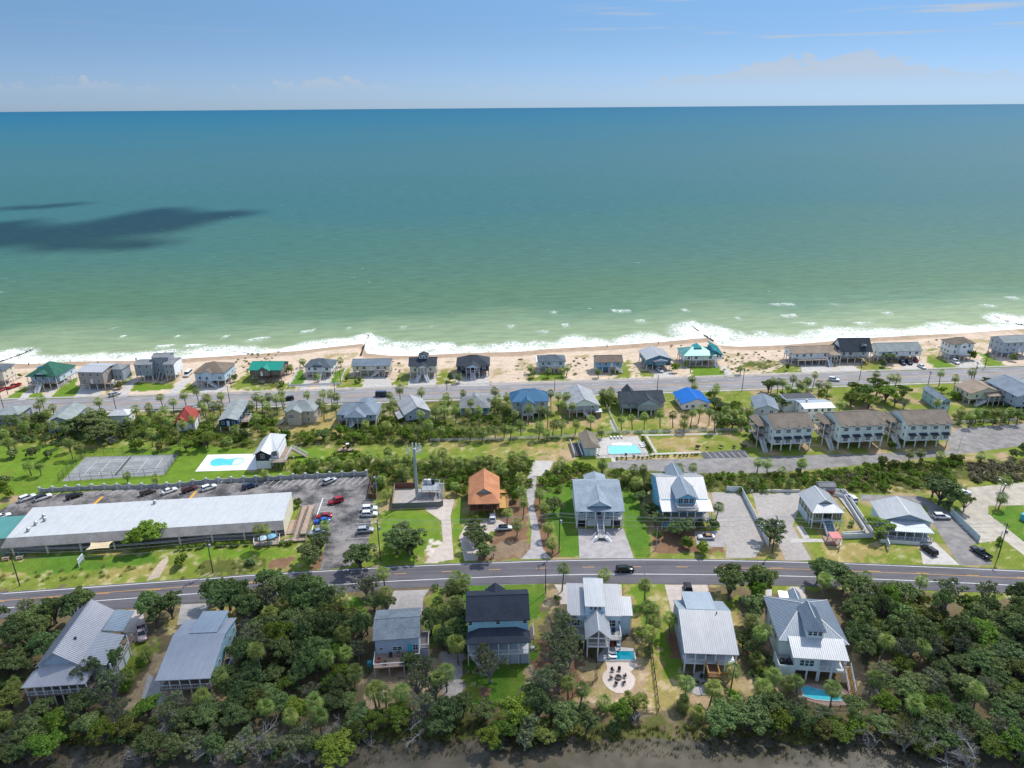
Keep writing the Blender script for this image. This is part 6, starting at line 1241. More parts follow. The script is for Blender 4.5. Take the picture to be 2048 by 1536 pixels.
h.roof('y', dx0 - .3, dx1 + .3,.4, D * .55, ze + 2.6,1.9, DKs, tf=1, fi=1.9, name='dormer', rib=.42); h.wall(dx0, dx1,.9, D * .45, ze + .5, ze + 2.6, WM['mint'], 'dormer_wall'); h.wins('F', (.2,.5,.8), ze + 1.1,.9,1.2, plane=.9, lo=dx0, hi=dx1)
h.wall(-.4, px0 + .6, fy + .3,.58,2.7,2.9, concrete, 'side_deck'); h.wall(-.4, px0 + .78, fy + .2, fy + .32,0,3.8, WM['mint'], 'side_deck_wall'); h.wall(-.45,-.33, fy + .25,.58,0,3.8, WM['mint'], 'side_deck_wall')
for i in range(2): box(h.root, 'air_conditioner', .3 + i * 1.2,1.2 + i * 1.2,-2.4,-1.4,2.9,3.8, dark_metal)
h.stairs(px1 + .7, fy + 2.2,2.9,0,-1,1.3,4.6, wood_new)
h.wins('L', (.3,.6,.85),3.8, plane=.6)
E7 = h
# ------------------------------------------------------------------ vehicles
def loft(mb, st):                          # st: (x, half width, z bottom, z belt)
    b = len(mb.v)
    for x, w_, z0, z1 in st:
        m = z0 + (z1 - z0) * .45
        for y, z in ((-w_ * .9, z0),(-w_, m),(-w_ * .985, z1 - .1),(-w_ * .9, z1),(w_ * .9, z1),(w_ * .985, z1 - .1),(w_, m),(w_ * .9, z0)): mb.v.append((x, y, z))
    for i in range(len(st) - 1):
        for k in range(8): k2 = (k + 1) % 8; mb.f.append((b + i * 8 + k, b + (i + 1) * 8 + k, b + (i + 1) * 8 + k2, b + i * 8 + k2)); mb.m.append(0)
    mb.f.append(tuple(b + k for k in range(8))); mb.m.append(0); mb.f.append(tuple(b + (len(st) - 1) * 8 + k for k in reversed(range(8)))); mb.m.append(0)
CARS = {}
def car_meshes(kind):
    if kind in CARS: return CARS[kind]
    ph = white
    if kind == 'suv': st = [(-2.36,.80,.42,.92),(-2.26,.90,.34,1.06),(-1.2,.94,.28,1.08),(.9,.94,.28,1.06),(1.7,.93,.28,1.0),(2.2,.86,.32,.92),(2.36,.74,.42,.76)]; cab = (-2.22,1.05,-1.98,.22,1.04,1.70,.86,.70)
    elif kind == 'sedan': st = [(-2.34,.76,.40,.84),(-2.2,.87,.30,.95),(-1.1,.91,.25,.93),(.9,.91,.25,.9),(1.8,.88,.25,.84),(2.2,.80,.3,.76),(2.34,.66,.38,.62)]; cab = (-1.75,1.05,-1.05,.2,.88,1.40,.82,.64)
    elif kind == 'pickup': st = [(-.62,.95,.42,1.12),(.9,.96,.38,1.12),(2.3,.95,.38,1.08),(2.72,.9,.42,1.02),(2.82,.82,.5,.86)]; cab = (-.6,1.25,-.45,.55,1.08,1.78,.87,.72)
    else: st = [(-2.9,.95,.38,1.2),(-2.7,1.0,.32,1.2),(1.6,1.0,.32,1.2),(2.4,.96,.34,1.1),(2.7,.86,.4,.95)]; cab = (-2.85,2.0,-2.75,1.3,1.18,2.25,.96,.86)
    body = MB(); loft(body, st)
    if kind == 'pickup':
        body.box(-2.85,-.63,-.93,.93,.45,.68).box(-2.85,-.63,-.95,-.86,.681,1.12).box(-2.85,-.63,.86,.95,.681,1.12).box(-2.88,-2.79,-.85,.85,.682,1.1)
    bx0, bx1, tx0, tx1, zb, zt, wb, wt = cab
    gl = MB().add([(bx0,-wb, zb),(bx1,-wb, zb),(bx1, wb, zb),(bx0, wb, zb),(tx0,-wt, zt),(tx1,-wt, zt),(tx1, wt, zt),(tx0, wt, zt)], [(0,1,5,4),(1,2,6,5),(2,3,7,6),(3,0,4,7),(4,5,6,7)])
    rf = MB(); e = .04
    rf.add([(tx0 - e, -wt - e, zt - .03),(tx1 + e, -wt - e, zt - .03),(tx1 + e, wt + e, zt - .03),(tx0 - e, wt + e, zt - .03),(tx0 + .12,-wt + .1, zt + .06),(tx1 - .14,-wt + .1, zt + .06),(tx1 - .14, wt - .1, zt + .06),(tx0 + .12, wt - .1, zt + .06)], [(3,2,1,0),(0,1,5,4),(1,2,6,5),(2,3,7,6),(3,0,4,7),(4,5,6,7)])
    for s in (-1,1):
        for (xb, xt) in ((bx0 + .03, tx0 + .02),(bx1 - .03, tx1 - .02),((bx0 + bx1) / 2 - .1,(tx0 + tx1) / 2)) + (((bx0 * .72 + bx1 * .28),(tx0 * .78 + tx1 * .22)),) * (kind in ('suv', 'van')): rf.bar((xb, s * wb, zb),(xt, s * wt, zt),.09,.06)
    r = .36 if kind != 'sedan' else .33; ty = MB(); n = 14
    ty.tube([(0,-.12,0),(0,.12,0)], r, n); rim = MB().tube([(0,-.13,0),(0,.13,0)], r * .62,8)
    fx = 1.42 if kind not in ('pickup', 'van') else 1.8; rx = -1.42 if kind not in ('pickup', 'van') else -1.75
    L0, L1 = st[0][0], st[-1][0]
    if kind == 'pickup': L0 = -2.88
    CARS[kind] = (body.mesh('body', ph, True), gl.mesh('windows', glass), rf.mesh('car_roof', ph), ty.mesh('tyre', rubber), rim.mesh('rim', chrome), fx, rx, r, L0, L1, st[-1][1])
    return CARS[kind]
paint = {}
def carpaint(n):
    c = {'white': (.78,.79,.80), 'silver': (.42,.44,.46), 'black': (.012,.013,.015), 'navy': (.015,.03,.08), 'red': (.36,.012,.02), 'maroon': (.07,.012,.02), 'blue': (.01,.12,.48), 'brown': (.075,.06,.055), 'green': (.05,.065,.07), 'pink': (.42,.33,.34), 'steel': (.30,.36,.42), 'tan': (.42,.26,.13)}[n]
    if n not in paint: paint[n] = material('car_paint_' + n, lambda t: principled(t, c, .22,.5,.1))
    return paint[n]
head = material('headlight_lens', lambda t: principled(t, (.75,.75,.72),.15,.5)); tail = material('taillight_lens', lambda t: principled(t, (.35,.01,.01),.2,.5))
LAMP = {}
def lampmesh(m):
    if m.name not in LAMP: LAMP[m.name] = MB().box(-.06,.06,-.2,.2,-.09,.09).mesh('lamp', m)
    return LAMP[m.name]
MIRROR = {}
def own_mat(o, m):
    o.material_slots[0].link = 'OBJECT'; o.material_slots[0].material = m
def car(label, k, rear, front, kind, colour, roofc=None, z=.8, name=None):
    a, b = G(k, *rear, z), G(k, *front, z); c = (a + b) / 2; ang = math.atan2(b.y - a.y, b.x - a.x)
    nm = name or {'suv': 'parked_suv', 'sedan': 'parked_car', 'pickup': 'pickup_truck', 'van': 'passenger_van'}[kind]
    zg = .03
    root = empty(nm, (c.x, c.y, zg), ang); tag(root, label, {'suv': 'car', 'sedan': 'car', 'pickup': 'pickup truck', 'van': 'van'}[kind], 'parked and driving vehicles')
    bm, gm_, rm_, tm, im, fx, rx, r, L0, L1, wf = car_meshes(kind); pm = carpaint(colour)
    o = link('body', bm, root); own_mat(o, pm); link('windows', gm_, root); o = link('car_roof', rm_, root); own_mat(o, carpaint(roofc) if roofc else pm)
    for x in (fx, rx):
        for s in (-1,1): w_ = link('wheel', tm, root, (x, s * .84, r)); link('rim', im, w_)
    for s in (-1,1):
        link('headlight', lampmesh(head), root, (L1 - .1, s * wf * .72,.72 if kind != 'sedan' else .6)); link('taillight', lampmesh(tail), root, (L0 + .05, s * .66,.85))
    return root
car('white SUV at the left end of the parking row by the concrete wall', 6,(190,603),(318,555), 'suv', 'white')
car('white SUV with dark roof, second from left by the concrete wall', 6,(330,598),(470,552), 'suv', 'white', 'black')
car('black SUV standing alone by the concrete wall left of the yellow stripe', 6,(620,585),(760,540), 'suv', 'black')
car('dark brown SUV parked by the concrete wall below the palm', 6,(1310,548),(1440,505), 'suv', 'brown')
car('white sedan between the brown and maroon cars at the concrete wall', 6,(1505,538),(1645,487), 'sedan', 'white')
car('maroon SUV parked at the concrete wall between two white cars', 6,(1692,525),(1830,475), 'suv', 'maroon')
car('white SUV right of the maroon one at the concrete wall', 7,(12,508),(150,462), 'suv', 'white')
car('white car at the left picture edge beside the green end roof', 6,(-40,770),(68,735), 'sedan', 'white')
car('navy SUV at the concrete wall left of the small palm', 7,(405,490),(520,452), 'suv', 'navy')
car('silver SUV alone at the right part of the concrete wall', 7,(1157,445),(1260,400), 'suv', 'silver')
car('dark red SUV nosing into the bay beside the timber ramp', 7,(1325,592),(1205,628), 'suv', 'red')
car('bright red low coupe parked beside the blue car', 7,(1225,742),(1085,755), 'sedan', 'red')
car('bright blue car between the red coupe and a palm', 7,(1210,785),(1065,800), 'sedan', 'blue')
car('pale steel-blue car half under the tree at the ramp end', 7,(1140,885),(1025,910), 'sedan', 'steel')
car('upper of two white SUVs parked close together at the lot edge', 7,(1510,684),(1648,676), 'suv', 'white')
car('lower of two white SUVs parked close together at the lot edge', 7,(1507,735),(1650,728), 'suv', 'white')
car('silver SUV parked alone below the two white SUVs', 7,(1470,886),(1610,876), 'suv', 'silver')
car('white sedan in front of the orange-roofed house', 8,(892,862),(1050,852), 'sedan', 'white', 'black')
car('white SUV in the shade under the orange-roofed house', 8,(862,790),(862,735), 'suv', 'white')
car('white convertible with tan soft top before the bright blue house', 9,(1062,942),(918,942), 'sedan', 'white', 'tan')
car('black SUV driving along the near road', 9,(148,1250),(318,1243), 'suv', 'black', name='driving_suv')
car('black pickup on the sandy drive behind the silver-roofed house', 9,(832,1480),(815,1405), 'pickup', 'black')
car('white SUV beside the white ramp of the sage office house', 10,(505,605),(440,545), 'suv', 'white')
car('white SUV right of the white gabled restaurant', 10,(1225,738),(1365,742), 'suv', 'white')
car('black SUV on the concrete apron before the restaurant', 10,(1235,1085),(1130,1015), 'suv', 'black')
car('dark grey pickup leaving the restaurant drive', 10,(1730,1118),(1580,1020), 'pickup', 'green')
car('white car behind the large oak at the sandy lot', 10,(1465,520),(1530,518), 'sedan', 'white')
car('white SUV driving on the beach road', 5,(265,535),(357,545), 'suv', 'white', name='driving_suv')
car('dark blue SUV leftmost under the sage-roofed beach house', 5,(915,372),(958,405), 'suv', 'navy')
car('black SUV in the middle under the sage-roofed beach house', 5,(970,368),(1020,402), 'suv', 'black')
car('red SUV under the right end of the sage-roofed beach house', 5,(1030,345),(1072,378), 'suv', 'red')
car('white sedan on the pad before the sage-roofed beach house', 5,(1082,405),(1148,438), 'sedan', 'white')
car('white SUV beside the tall white beach house', 5,(1388,360),(1460,402), 'suv', 'white')
car('dark navy van on the beach road above the grey hip-roofed cottage', 2,(1745,728),(1815,728), 'van', 'navy', name='driving_van')
car('black SUV on the beach road behind palms', 2,(885,762),(835,768), 'suv', 'black', name='driving_suv')
car('red pickup under the leftmost beach house', 1,(190,622),(85,660), 'pickup', 'red')
car('dark red car cut off by the left edge at the beach', 1,(60,655),(-20,690), 'sedan', 'red')
car('white passenger van on the drive left of the brown-roofed beach house', 1,(1868,492),(1795,560), 'van', 'white')
car('grey SUV beside the tree in front of the flat-roofed beach house', 1,(1072,735),(1165,705), 'suv', 'silver')
car('white SUV in the carport of the white-roofed blue beach house', 4,(562,470),(605,500), 'suv', 'white')
car('faded pink pickup with dark windscreen beside the large grey house', 11,(1092,430),(1105,555), 'pickup', 'pink')

# ------------------------------------------------------------------ tennis court, pools and their furniture
def tsheet(par, name, P, z, m): return MB().add([(p.x - par.location.x, p.y - par.location.y, z) for p in P], [tuple(range(len(P)))]).build(name, m, par)
court = empty('tennis_court', G(6,590,435)); tag(court, 'grey fenced tennis court with white lines and net', 'tennis court'); LAND.append(('tennis court', *G(6,1050,310)[:2], 14))
C4 = [G(6, *p) for p in ((575,432),(1530,372),(1660,180),(800,205))]
tsheet(court, 'court_surface', C4,.03, vary('court_asphalt', (.27,.28,.275),.2,.35,.9,.15))
def cuv(u, v): return C4[0].lerp(C4[1], u).lerp(C4[3].lerp(C4[2], u), v)
def cline(name, a, b, wd=.09, z=.045, m=wline):
    A, B = cuv(*a) - court.location, cuv(*b) - court.location; A.z = B.z = z; MB().bar(A, B, wd, .01).build(name, m, court)
for a, b in (((.16,.2),(.86,.2)),((.16,.82),(.86,.82)),((.16,.2),(.16,.82)),((.86,.2),(.86,.82)),((.31,.2),(.31,.82)),((.70,.2),(.70,.82)),((.31,.5),(.70,.5)),((.16,.28),(.86,.28)),((.16,.74),(.86,.74))): cline('court_line', a, b, .11)
A, B = cuv(.505,.12) - court.location, cuv(.505,.9) - court.location
nb = MB(); nb.bar(A + Vector((0,0,.5)), B + Vector((0,0,.5)),.03,.95); nb.build('net', vary('net_cord', (.12,.14,.13),.2), court); MB().bar(A + Vector((0,0,1.0)), B + Vector((0,0,1.0)),.06,.08).build('net_tape', white, court)
for p in (A, B): MB().tube([p, p + Vector((0,0,1.1))], .05).build('net_post', dark_metal, court)
def wire_fence(name, label, pts, h_, m, sp=3.0, mesh=.45, rails=2, cat='fence', group=None):
    root = empty(name, pts[0]); tag(root, label, cat, group); o = pts[0]; net = MB()
    for a, b in zip(pts[:-1], pts[1:]):
        A, B = a - o, b - o; L = (B - A).length; n = max(1, round(L / sp))
        for i in range(n + 1):
            p = A.lerp(B, i / n); link('post', POST(m), root, (p.x, p.y, h_ / 2), None, (.07,.07, h_))
        for r_ in range(rails): z = h_ * (1 - r_ / max(1, rails)) - .04; MB().bar(A + Vector((0,0, z)), B + Vector((0,0, z)),.05).build('rail', m, root)
        if mesh:
            k = int(L / mesh)
            for i in range(k): net.bar(A.lerp(B, i / k) + Vector((0,0,.05)), A.lerp(B, min(1,(i + h_ / mesh * .5) / k)) + Vector((0,0, h_ - .05)),.014)
            for i in range(k): net.bar(A.lerp(B, i / k) + Vector((0,0, h_ - .05)), A.lerp(B, min(1,(i + h_ / mesh * .5) / k)) + Vector((0,0,.05)),.014)
    if mesh: q = net.build('wire_mesh', m, root); q['kind'] = 'stuff'
    return root
def POST(m): return cube(m)
wire_fence('chain_link_fence', 'dark chain-link fence around the tennis court', [cuv(-.02,-.02), cuv(1.02,-.02), cuv(1.03,1.04), cuv(-.02,1.04), cuv(-.02,-.02)], 2.8, dark_metal, 3.2,.5)
water_pool = material('pool_water', lambda t: principled(t, t.mix(t.smooth(t.noise(pos(t),.8,3),.3,.7),(.06,.50,.60),(.10,.58,.66)),.08,.5,0, t.noise(pos(t),5,3),.15,.03))
water_teal = material('pool_water_deep', lambda t: principled(t, t.mix(t.smooth(t.noise(pos(t),.8,3),.3,.7),(.0,.20,.27),(.0,.25,.32)),.08,.5,0, t.noise(pos(t),5,3),.12,.03))
pool_floor = vary('pool_plaster', (.60,.68,.70),.08,.6)
def ring(P, k):                            # polygon grown outwards by k metres about its centre
    c = sum(P, Vector()) / len(P); return [p + (p - c).normalized() * k for p in P]
def pool(name, label, P, deckP, wm, zd=.12, cm=None, dm=None, shallow=None):
    root = empty(name, sum(P, Vector()) / len(P)); tag(root, label, 'swimming pool'); o = root.location
    LAND.append((label.split(' behind')[0].split(' beside')[0][:40], o.x, o.y, 5)) if False else None
    Q = ring(P, .35); n = len(P); mb = MB()
    if deckP: mbd = MB().slab([[p - o + Vector((0,0, zd - .05)) for p in deckP]], .2); mbd.build('pool_deck', dm or concrete_pale, root)
    mb.add([(p.x - o.x, p.y - o.y, zd + .06) for p in Q] + [(p.x - o.x, p.y - o.y, zd + .06) for p in P] + [(p.x - o.x, p.y - o.y, zd - .12) for p in P] + [(p.x - o.x, p.y - o.y, -.1) for p in Q],
           [f for i in range(n) for j in ((i + 1) % n,) for f in ((i, j, n + j, n + i),(n + i, n + j, 2 * n + j, 2 * n + i),(3 * n + i, 3 * n + j, j, i))])
    mb.build('coping', cm or concrete_pale, root)
    MB().add([(p.x - o.x, p.y - o.y, zd - .01) for p in P], [tuple(range(n))]).build('water', wm, root)
    if shallow: MB().add([(p.x - o.x, p.y - o.y, zd + .004) for p in shallow], [tuple(range(len(shallow)))]).build('shallow_step', pool_floor, root)
    return root
kid = [(315,600),(345,560),(420,535),(510,530),(600,548),(680,538),(760,520),(840,532),(862,560),(830,600),(750,632),(650,640),(560,636),(470,648),(370,655),(325,640)]
pool('kidney_pool', 'kidney-shaped turquoise pool in a white deck', [G(28, *p) for p in kid], [G(28, *p) for p in ((80,735),(1045,705),(1060,690),(1020,455),(280,470))], water_pool, dm=vary('white_deck', (.78,.76,.74),.06,.5), cm=vary('white_coping', (.80,.79,.78),.05,.5), shallow=[G(28, *p) for p in ((690,560),(760,528),(835,538),(850,560),(815,598),(740,625),(660,630))])
pr = [(660,362),(700,352),(1040,348),(1075,400),(1120,432),(1090,460),(690,470),(665,455)]
pool('rectangular_pool', 'light blue rectangular pool beside the brown bath house', [G(24, *p) for p in pr], None, material('pool_water_pale', lambda t: principled(t, (.22,.62,.74),.08,.5,0, t.noise(pos(t),5,3),.12,.03)), zd=.14)
MB().add([tuple(G(24, *p, .16)) for p in ((705,350),(705,318),(740,310),(930,308),(985,325),(985,350))], [(0,1,2,3,4,5)]).build('pool_shelf', white); tag(bpy.data.objects['pool_shelf'], 'white raised shelf at the back of the rectangular pool', kind='structure')
p5 = [(21,705,890),(21,985,892),(21,1003,1010),(21,735,1005)]
pool('plunge_pool', 'small dark teal pool below the white modern house', [G(*p) for p in ((21,668,885),(21,985,892),(21,1000,1010),(21,690,1000))], [G(21, *p) for p in ((480,1020),(1010,1028),(985,850),(800,830),(600,830),(520,940))], water_teal, dm=vary('grey_deck', (.42,.42,.43),.1,.7))
pool('free_form_pool', 'bright turquoise free-form pool half hidden by trees', [G(14, *p) for p in ((1455,1130),(1530,1120),(1600,1150),(1680,1165),(1790,1190),(1850,1240),(1830,1262),(1700,1255),(1590,1245),(1480,1215))], [G(14, *p) for p in ((1330,1100),(1560,1090),(1900,1150),(1990,1300),(1700,1310),(1400,1220))], water_pool, dm=vary('brick_patio', (.36,.24,.19),.2,.9))
CH = MB().box(-.3,.3,-.3,.3,.36,.42).box(-.3,.3,.24,.32,.42,1.0).box(-.34,-.28,-.3,.3,.58,.63).box(.28,.34,-.3,.3,.58,.63)
for sx in (-.3,.24):
    for sy in (-.3,.24): CH.box(sx, sx + .06, sy, sy + .06,0,.36)
chair_m = CH.mesh('patio_chair', vary('chair_dark', (.035,.04,.055),.2))
LG = MB()
for (x0, x1, z) in ((-.9,.3,.32),): LG.box(x0, x1,-.32,.32, z, z + .07)
LG.add([(.3,-.32,.32),(.3,.32,.32),(.95,.32,.75),(.95,-.32,.75),(.3,-.32,.39),(.3,.32,.39),(.92,.32,.81),(.92,-.32,.81)], [(0,1,2,3),(7,6,5,4),(0,4,5,1),(2,6,7,3),(0,3,7,4),(1,5,6,2)])
for x in (-.85,.2):
    for y in (-.3,.24): LG.box(x, x + .06, y, y + .06,0,.32)
lounge_m = LG.mesh('sun_lounger', vary('lounger_white', (.78,.78,.78),.06))
def put(name, me, k, x, y, rz, label, cat, group, z=.05):
    p = G(k, x, y); o = link(name, me, None, (p.x, p.y, z), rz); return tag(o, label, cat, group)
# fire-pit patios
def patio(k, pts, label, m):
    P = [G(k, *p) for p in pts];
    P = [Vector((*q, 0)) for q in catmull(P + [P[0]], 4)[:-1]]
    if sum(P[i].x * P[(i + 1) % len(P)].y - P[(i + 1) % len(P)].x * P[i].y for i in range(len(P))) < 0: P.reverse()
    n = len(P); o = MB().add([(p.x, p.y, .07) for p in P] + [(p.x, p.y, -.05) for p in P], [tuple(range(n))] + [(i, i + n, (i + 1) % n + n, (i + 1) % n) for i in range(n)]).build('patio', m); tag(o, label, kind='structure')
patio(21, [(610,1035),(1010,1045),(1005,1110),(945,1165),(1000,1240),(980,1360),(880,1440),(740,1440),(630,1370),(570,1280),(575,1200),(630,1130)], 'pale paved fire-pit patio with grey chairs below the teal pool', vary('pale_pavers', (.62,.52,.45),.1,1.2))
patio(14, [(420,985),(505,975),(520,1050),(565,1100),(540,1180),(480,1205),(400,1180),(345,1140),(345,1070),(420,1010)], 'grey paved fire-pit patio below the silver-roofed house', concrete)
def firepit(k, x, y, label):
    p = G(k, x, y); r = empty('fire_pit', (p.x, p.y, .07)); tag(r, label, 'fire pit'); MB().lathe([(.75,0),(.75,.4),(.5,.4),(.5,.12),(.01,.12)], 14).build('stone_ring', wood_grey, r)
    MB().lathe([(.48,.13),(.3,.2),(.01,.24)], 10).build('ash', dark_metal, r)
firepit(21,780,1245, 'round stone fire pit between the chairs of the pale patio'); firepit(14,448,1090, 'round stone fire pit on the small grey patio')
for i, (x, y, w_) in enumerate(((700,1160, 'upper left'),(790,1150, 'top'),(862,1235, 'right'),(848,1325, 'lower right'),(750,1330, 'bottom'),(685,1255, 'left'))):
    c = G(21,780,1245) - G(21, x, y); put('patio_chair', chair_m, 21, x, y, math.atan2(c.y, c.x) + math.pi / 2, 'dark patio chair at the %s of the pale patio ring' % w_, 'chair', 'chairs around the pale fire-pit patio', .07)
for i, (x, y, w_) in enumerate(((395,1040, 'upper left'),(490,1040, 'upper right'),(510,1110, 'lower right'),(412,1120, 'lower left'))):
    c = G(14,448,1090) - G(14, x, y); put('patio_chair', chair_m, 14, x, y, math.atan2(c.y, c.x) + math.pi / 2, 'dark patio chair at the %s of the small grey patio' % w_, 'chair', 'chairs around the small grey patio', .07)
for i, x in enumerate((700,748,795,845)): put('sun_lounger', lounge_m, 24, x, 248 - i * 2,-math.pi / 2 + .2, '%s white lounger behind the rectangular pool' % ('leftmost', 'second from left', 'third from left', 'rightmost')[i], 'sun lounger', 'white loungers by the pools', .06)
for i, y in enumerate((330,350,372)): put('sun_lounger', lounge_m, 24,1110 + i * 12, y, .2, '%s white lounger right of the rectangular pool' % ('far', 'middle', 'near')[i], 'sun lounger', 'white loungers by the pools', .06)
for i, y in enumerate((405,440,475)): put('sun_lounger', lounge_m, 24,520 + i * 4, y, 1.9, '%s white lounger beside the brown bath house' % ('far', 'middle', 'near')[i], 'sun lounger', 'white loungers by the pools', .06)
for i, (x, y) in enumerate(((700,925),(705,980))): put('sun_lounger', lounge_m, 21, x, y, math.pi, '%s white lounger at the edge of the dark teal pool' % ('upper', 'lower')[i], 'sun lounger', 'white loungers by the pools', .14)
# kayak, trailer with mower, beach umbrella
p0, p1 = G(14,650,985,.3), G(14,762,990,.3); L = (p1 - p0).length
ky = empty('kayak', (p0 + p1) / 2, math.atan2(p1.y - p0.y, p1.x - p0.x)); ky.location.z = .05; tag(ky, 'red and yellow kayak lying under the silver-roofed house porch', 'kayak'); mb = MB(); prof = ((-.5,.03),(-.42,.16),(-.25,.3),(0,.36),(.25,.3),(.42,.16),(.5,.03))
for x, r_ in prof:
    for k in range(8): t_ = 2 * math.pi * k / 8; mb.v.append((x * L, r_ * math.cos(t_),.25 + r_ * .7 * math.sin(t_)))
for i in range(6):
    for k in range(8): k2 = (k + 1) % 8; mb.f.append((i * 8 + k, (i + 1) * 8 + k, (i + 1) * 8 + k2, i * 8 + k2)); mb.m.append(0)
mb.build('hull', material('kayak_plastic', lambda t: principled(t, t.mix(t.smooth(t.noise(t.n('ShaderNodeTexCoord').outputs['Object'], .7,1),.45,.58),(.75,.45,.03),(.62,.05,.02)),.35,.5)), ky, True); MB().lathe([(.3,0),(.3,.05),(.2,.05)], 10,(0,0,.48)).build('cockpit_rim', dark_metal, ky)
a, b = G(7,1285,140,.5), G(7,1435,135,.5); tr = empty('flatbed_trailer', (a + b) / 2, math.atan2(b.y - a.y, b.x - a.x)); tr.location.z = 0; tag(tr, 'timber flatbed trailer standing on the lawn', 'trailer'); L = (b - a).length
box(tr, 'bed', -L / 2, L / 2,-1.1,1.1,.55,.7, deckwood); box(tr, 'tongue', -L / 2 - 1.2,-L / 2,-.08,.08,.5,.6, dark_metal)
for x in (-.5,.5):
    for s in (-1,1): link('wheel', MB().tube([(0,-.1,0),(0,.1,0)], .34,12).mesh('trailer_wheel', rubber), tr, (x, s * 1.15,.34))
mw = empty('tractor_mower', (a + b) / 2 + Vector((.3,0,.7))); tag(mw, 'small orange and white tractor mower on the flatbed trailer', 'mower'); box(mw, 'hood', -1.3,-.2,-.4,.4,.3,.85, wood_new); box(mw, 'seat', .2,.7,-.3,.3,.5,.7, dark_metal); box(mw, 'canopy', -.2,.9,-.55,.55,1.6,1.7, white)
for x, r_ in ((-1.0,.28),(.5,.42)):
    for s in (-1,1): link('wheel', MB().tube([(0,-.12,0),(0,.12,0)], r_, 12).mesh('mower_wheel', rubber), mw, (x, s * .5, r_))
for x, y in ((-.1,-.45),(-.1,.45),(.8,-.45),(.8,.45)): box(mw, 'canopy_post', x - .03, x + .03, y - .03, y + .03,.5,1.6, dark_metal)
p = G(1,400,458,1.5); um = empty('beach_tent', (p.x, p.y, float(gz(p.x, p.y)))); tag(um, 'blue dome beach tent on the sand behind the green roof', 'tent'); MB().lathe([(2.3,0),(2.1,.9),(1.5,1.7),(.7,2.1),(.02,2.2)], 10).build('canopy', WM['turq'] if False else material('tent_cloth', lambda t: principled(t, (.0,.22,.55),.7,.2)), um, True)
for i in range(4): MB().tube([(2.3 * math.cos(i * 1.57),2.3 * math.sin(i * 1.57),0),(2.35 * math.cos(i * 1.57),2.35 * math.sin(i * 1.57),.5)], .03).build('tent_pole', white, um)
# ------------------------------------------------------------------ fences and walls
def rail_fence(name, label, pts, m, h_=1.15, rails=3, sp=2.4, group=None, t=.11, rt=.1):
    root = empty(name, pts[0]); tag(root, label, 'fence', group); o = pts[0]
    for a, b in zip(pts[:-1], pts[1:]):
        A, B = a - o, b - o; L = (B - A).length; n = max(1, round(L / sp)); ang = math.atan2(B.y - A.y, B.x - A.x)
        for i in range(n + 1): p = A.lerp(B, i / n); link('post', cube(m), root, (p.x, p.y, h_ / 2), ang, (t, t, h_))
        for i in range(n):
            p = A.lerp(B, (i + .5) / n)
            for r_ in range(rails): link('rail', cube(m), root, (p.x, p.y, h_ * (.92 - r_ * .8 / rails)), ang, (L / n - t, .04, rt))
    return root
def board_fence(name, label, pts, m, h_=1.8, sp=2.4, bw=None, group=None, cat='fence'):
    root = empty(name, pts[0]); tag(root, label, cat, group); o = pts[0]
    for a, b in zip(pts[:-1], pts[1:]):
        A, B = a - o, b - o; L = (B - A).length; n = max(1, round(L / sp)); ang = math.atan2(B.y - A.y, B.x - A.x)
        for i in range(n + 1): p = A.lerp(B, i / n); link('post', cube(m), root, (p.x, p.y, h_ * .52), ang, (.14,.14, h_ * 1.04))
        for i in range(n):
            p = A.lerp(B, (i + .5) / n); link('panel', cube(m), root, (p.x, p.y, h_ / 2 + .04), ang, (L / n - .14,.05, h_ - .08)); link('rail', cube(m), root, (p.x, p.y, h_ * .985), ang, (L / n - .14,.1,.06))
    return root
FG = 'white rail fences'
rail_fence('rail_fence', 'long white rail fence along the lawn below the inland cottages', [G(8, *p) for p in ((285,62),(760,55),(1240,38),(1640,22))] + [G(24,700,190), G(24,1300,182), G(24,2000,160), G(24,2540,150)], white, 1.25,3,2.6, FG)
rail_fence('rail_fence', 'white rail fence at the back of the townhouse parking lot', [G(5,1425,950), G(5,1700,940), G(5,1975,925)], white, 1.25,3,2.6, FG)
rail_fence('rail_fence', 'white rail fence beside the walk to the pool', [G(4,28,770), G(4,175,1085)], white, 1.2,3,2.6, FG)
rail_fence('rail_fence', 'short white rail fence in the scrub behind the restaurant', [G(10,930,268), G(10,1080,272)], white, 1.2,3,2.2, FG)
rail_fence('picket_fence', 'white vinyl fence around the lawn of the white beach house', [G(2,980,455), G(2,868,655), G(2,1365,635), G(2,1438,440)], white, 1.25,4,2.2, None, .12,.24)
blk = vary('black_fence_paint', (.02,.02,.022),.2)
rail_fence('black_fence', 'black rail fence between the modern house and the silver-roofed house', [G(13,1925,655), G(13,1960,980), G(13,2005,1345)], blk, 1.3,3,2.2, 'black yard fences', .14,.14)
rail_fence('black_fence', 'black rail fence across the bottom of the modern house yard', [G(13,1175,1300), G(13,1560,1340), G(13,2000,1368)], blk, 1.1,3,2.4, 'black yard fences', .12,.06)
rail_fence('black_fence', 'curving black rail fence left of the pale fire-pit patio', [G(13,1310,805), G(13,1408,890), G(13,1412,1060), G(13,1330,1150), G(13,1175,1220), G(13,1175,1300)], blk, 1.1,3,1.8, 'black yard fences', .12,.06)
rail_fence('black_fence', 'black gate and rails right of the modern house', [G(13,1690,655), G(13,1915,668)], blk, 1.4,3,1.8, 'black yard fences', .14,.1)
rail_fence('black_fence', 'thin black rail fence below the free-form pool', [G(14,1735,1330), G(14,2000,1345)], blk, 1.1,3,2.0, 'black yard fences', .08,.05)
rail_fence('black_fence', 'black rail fence around the rectangular pool deck', [G(24,480,525), G(24,830,505), G(24,1230,490)], blk, 1.2,3,2.0, 'black yard fences', .07,.05)
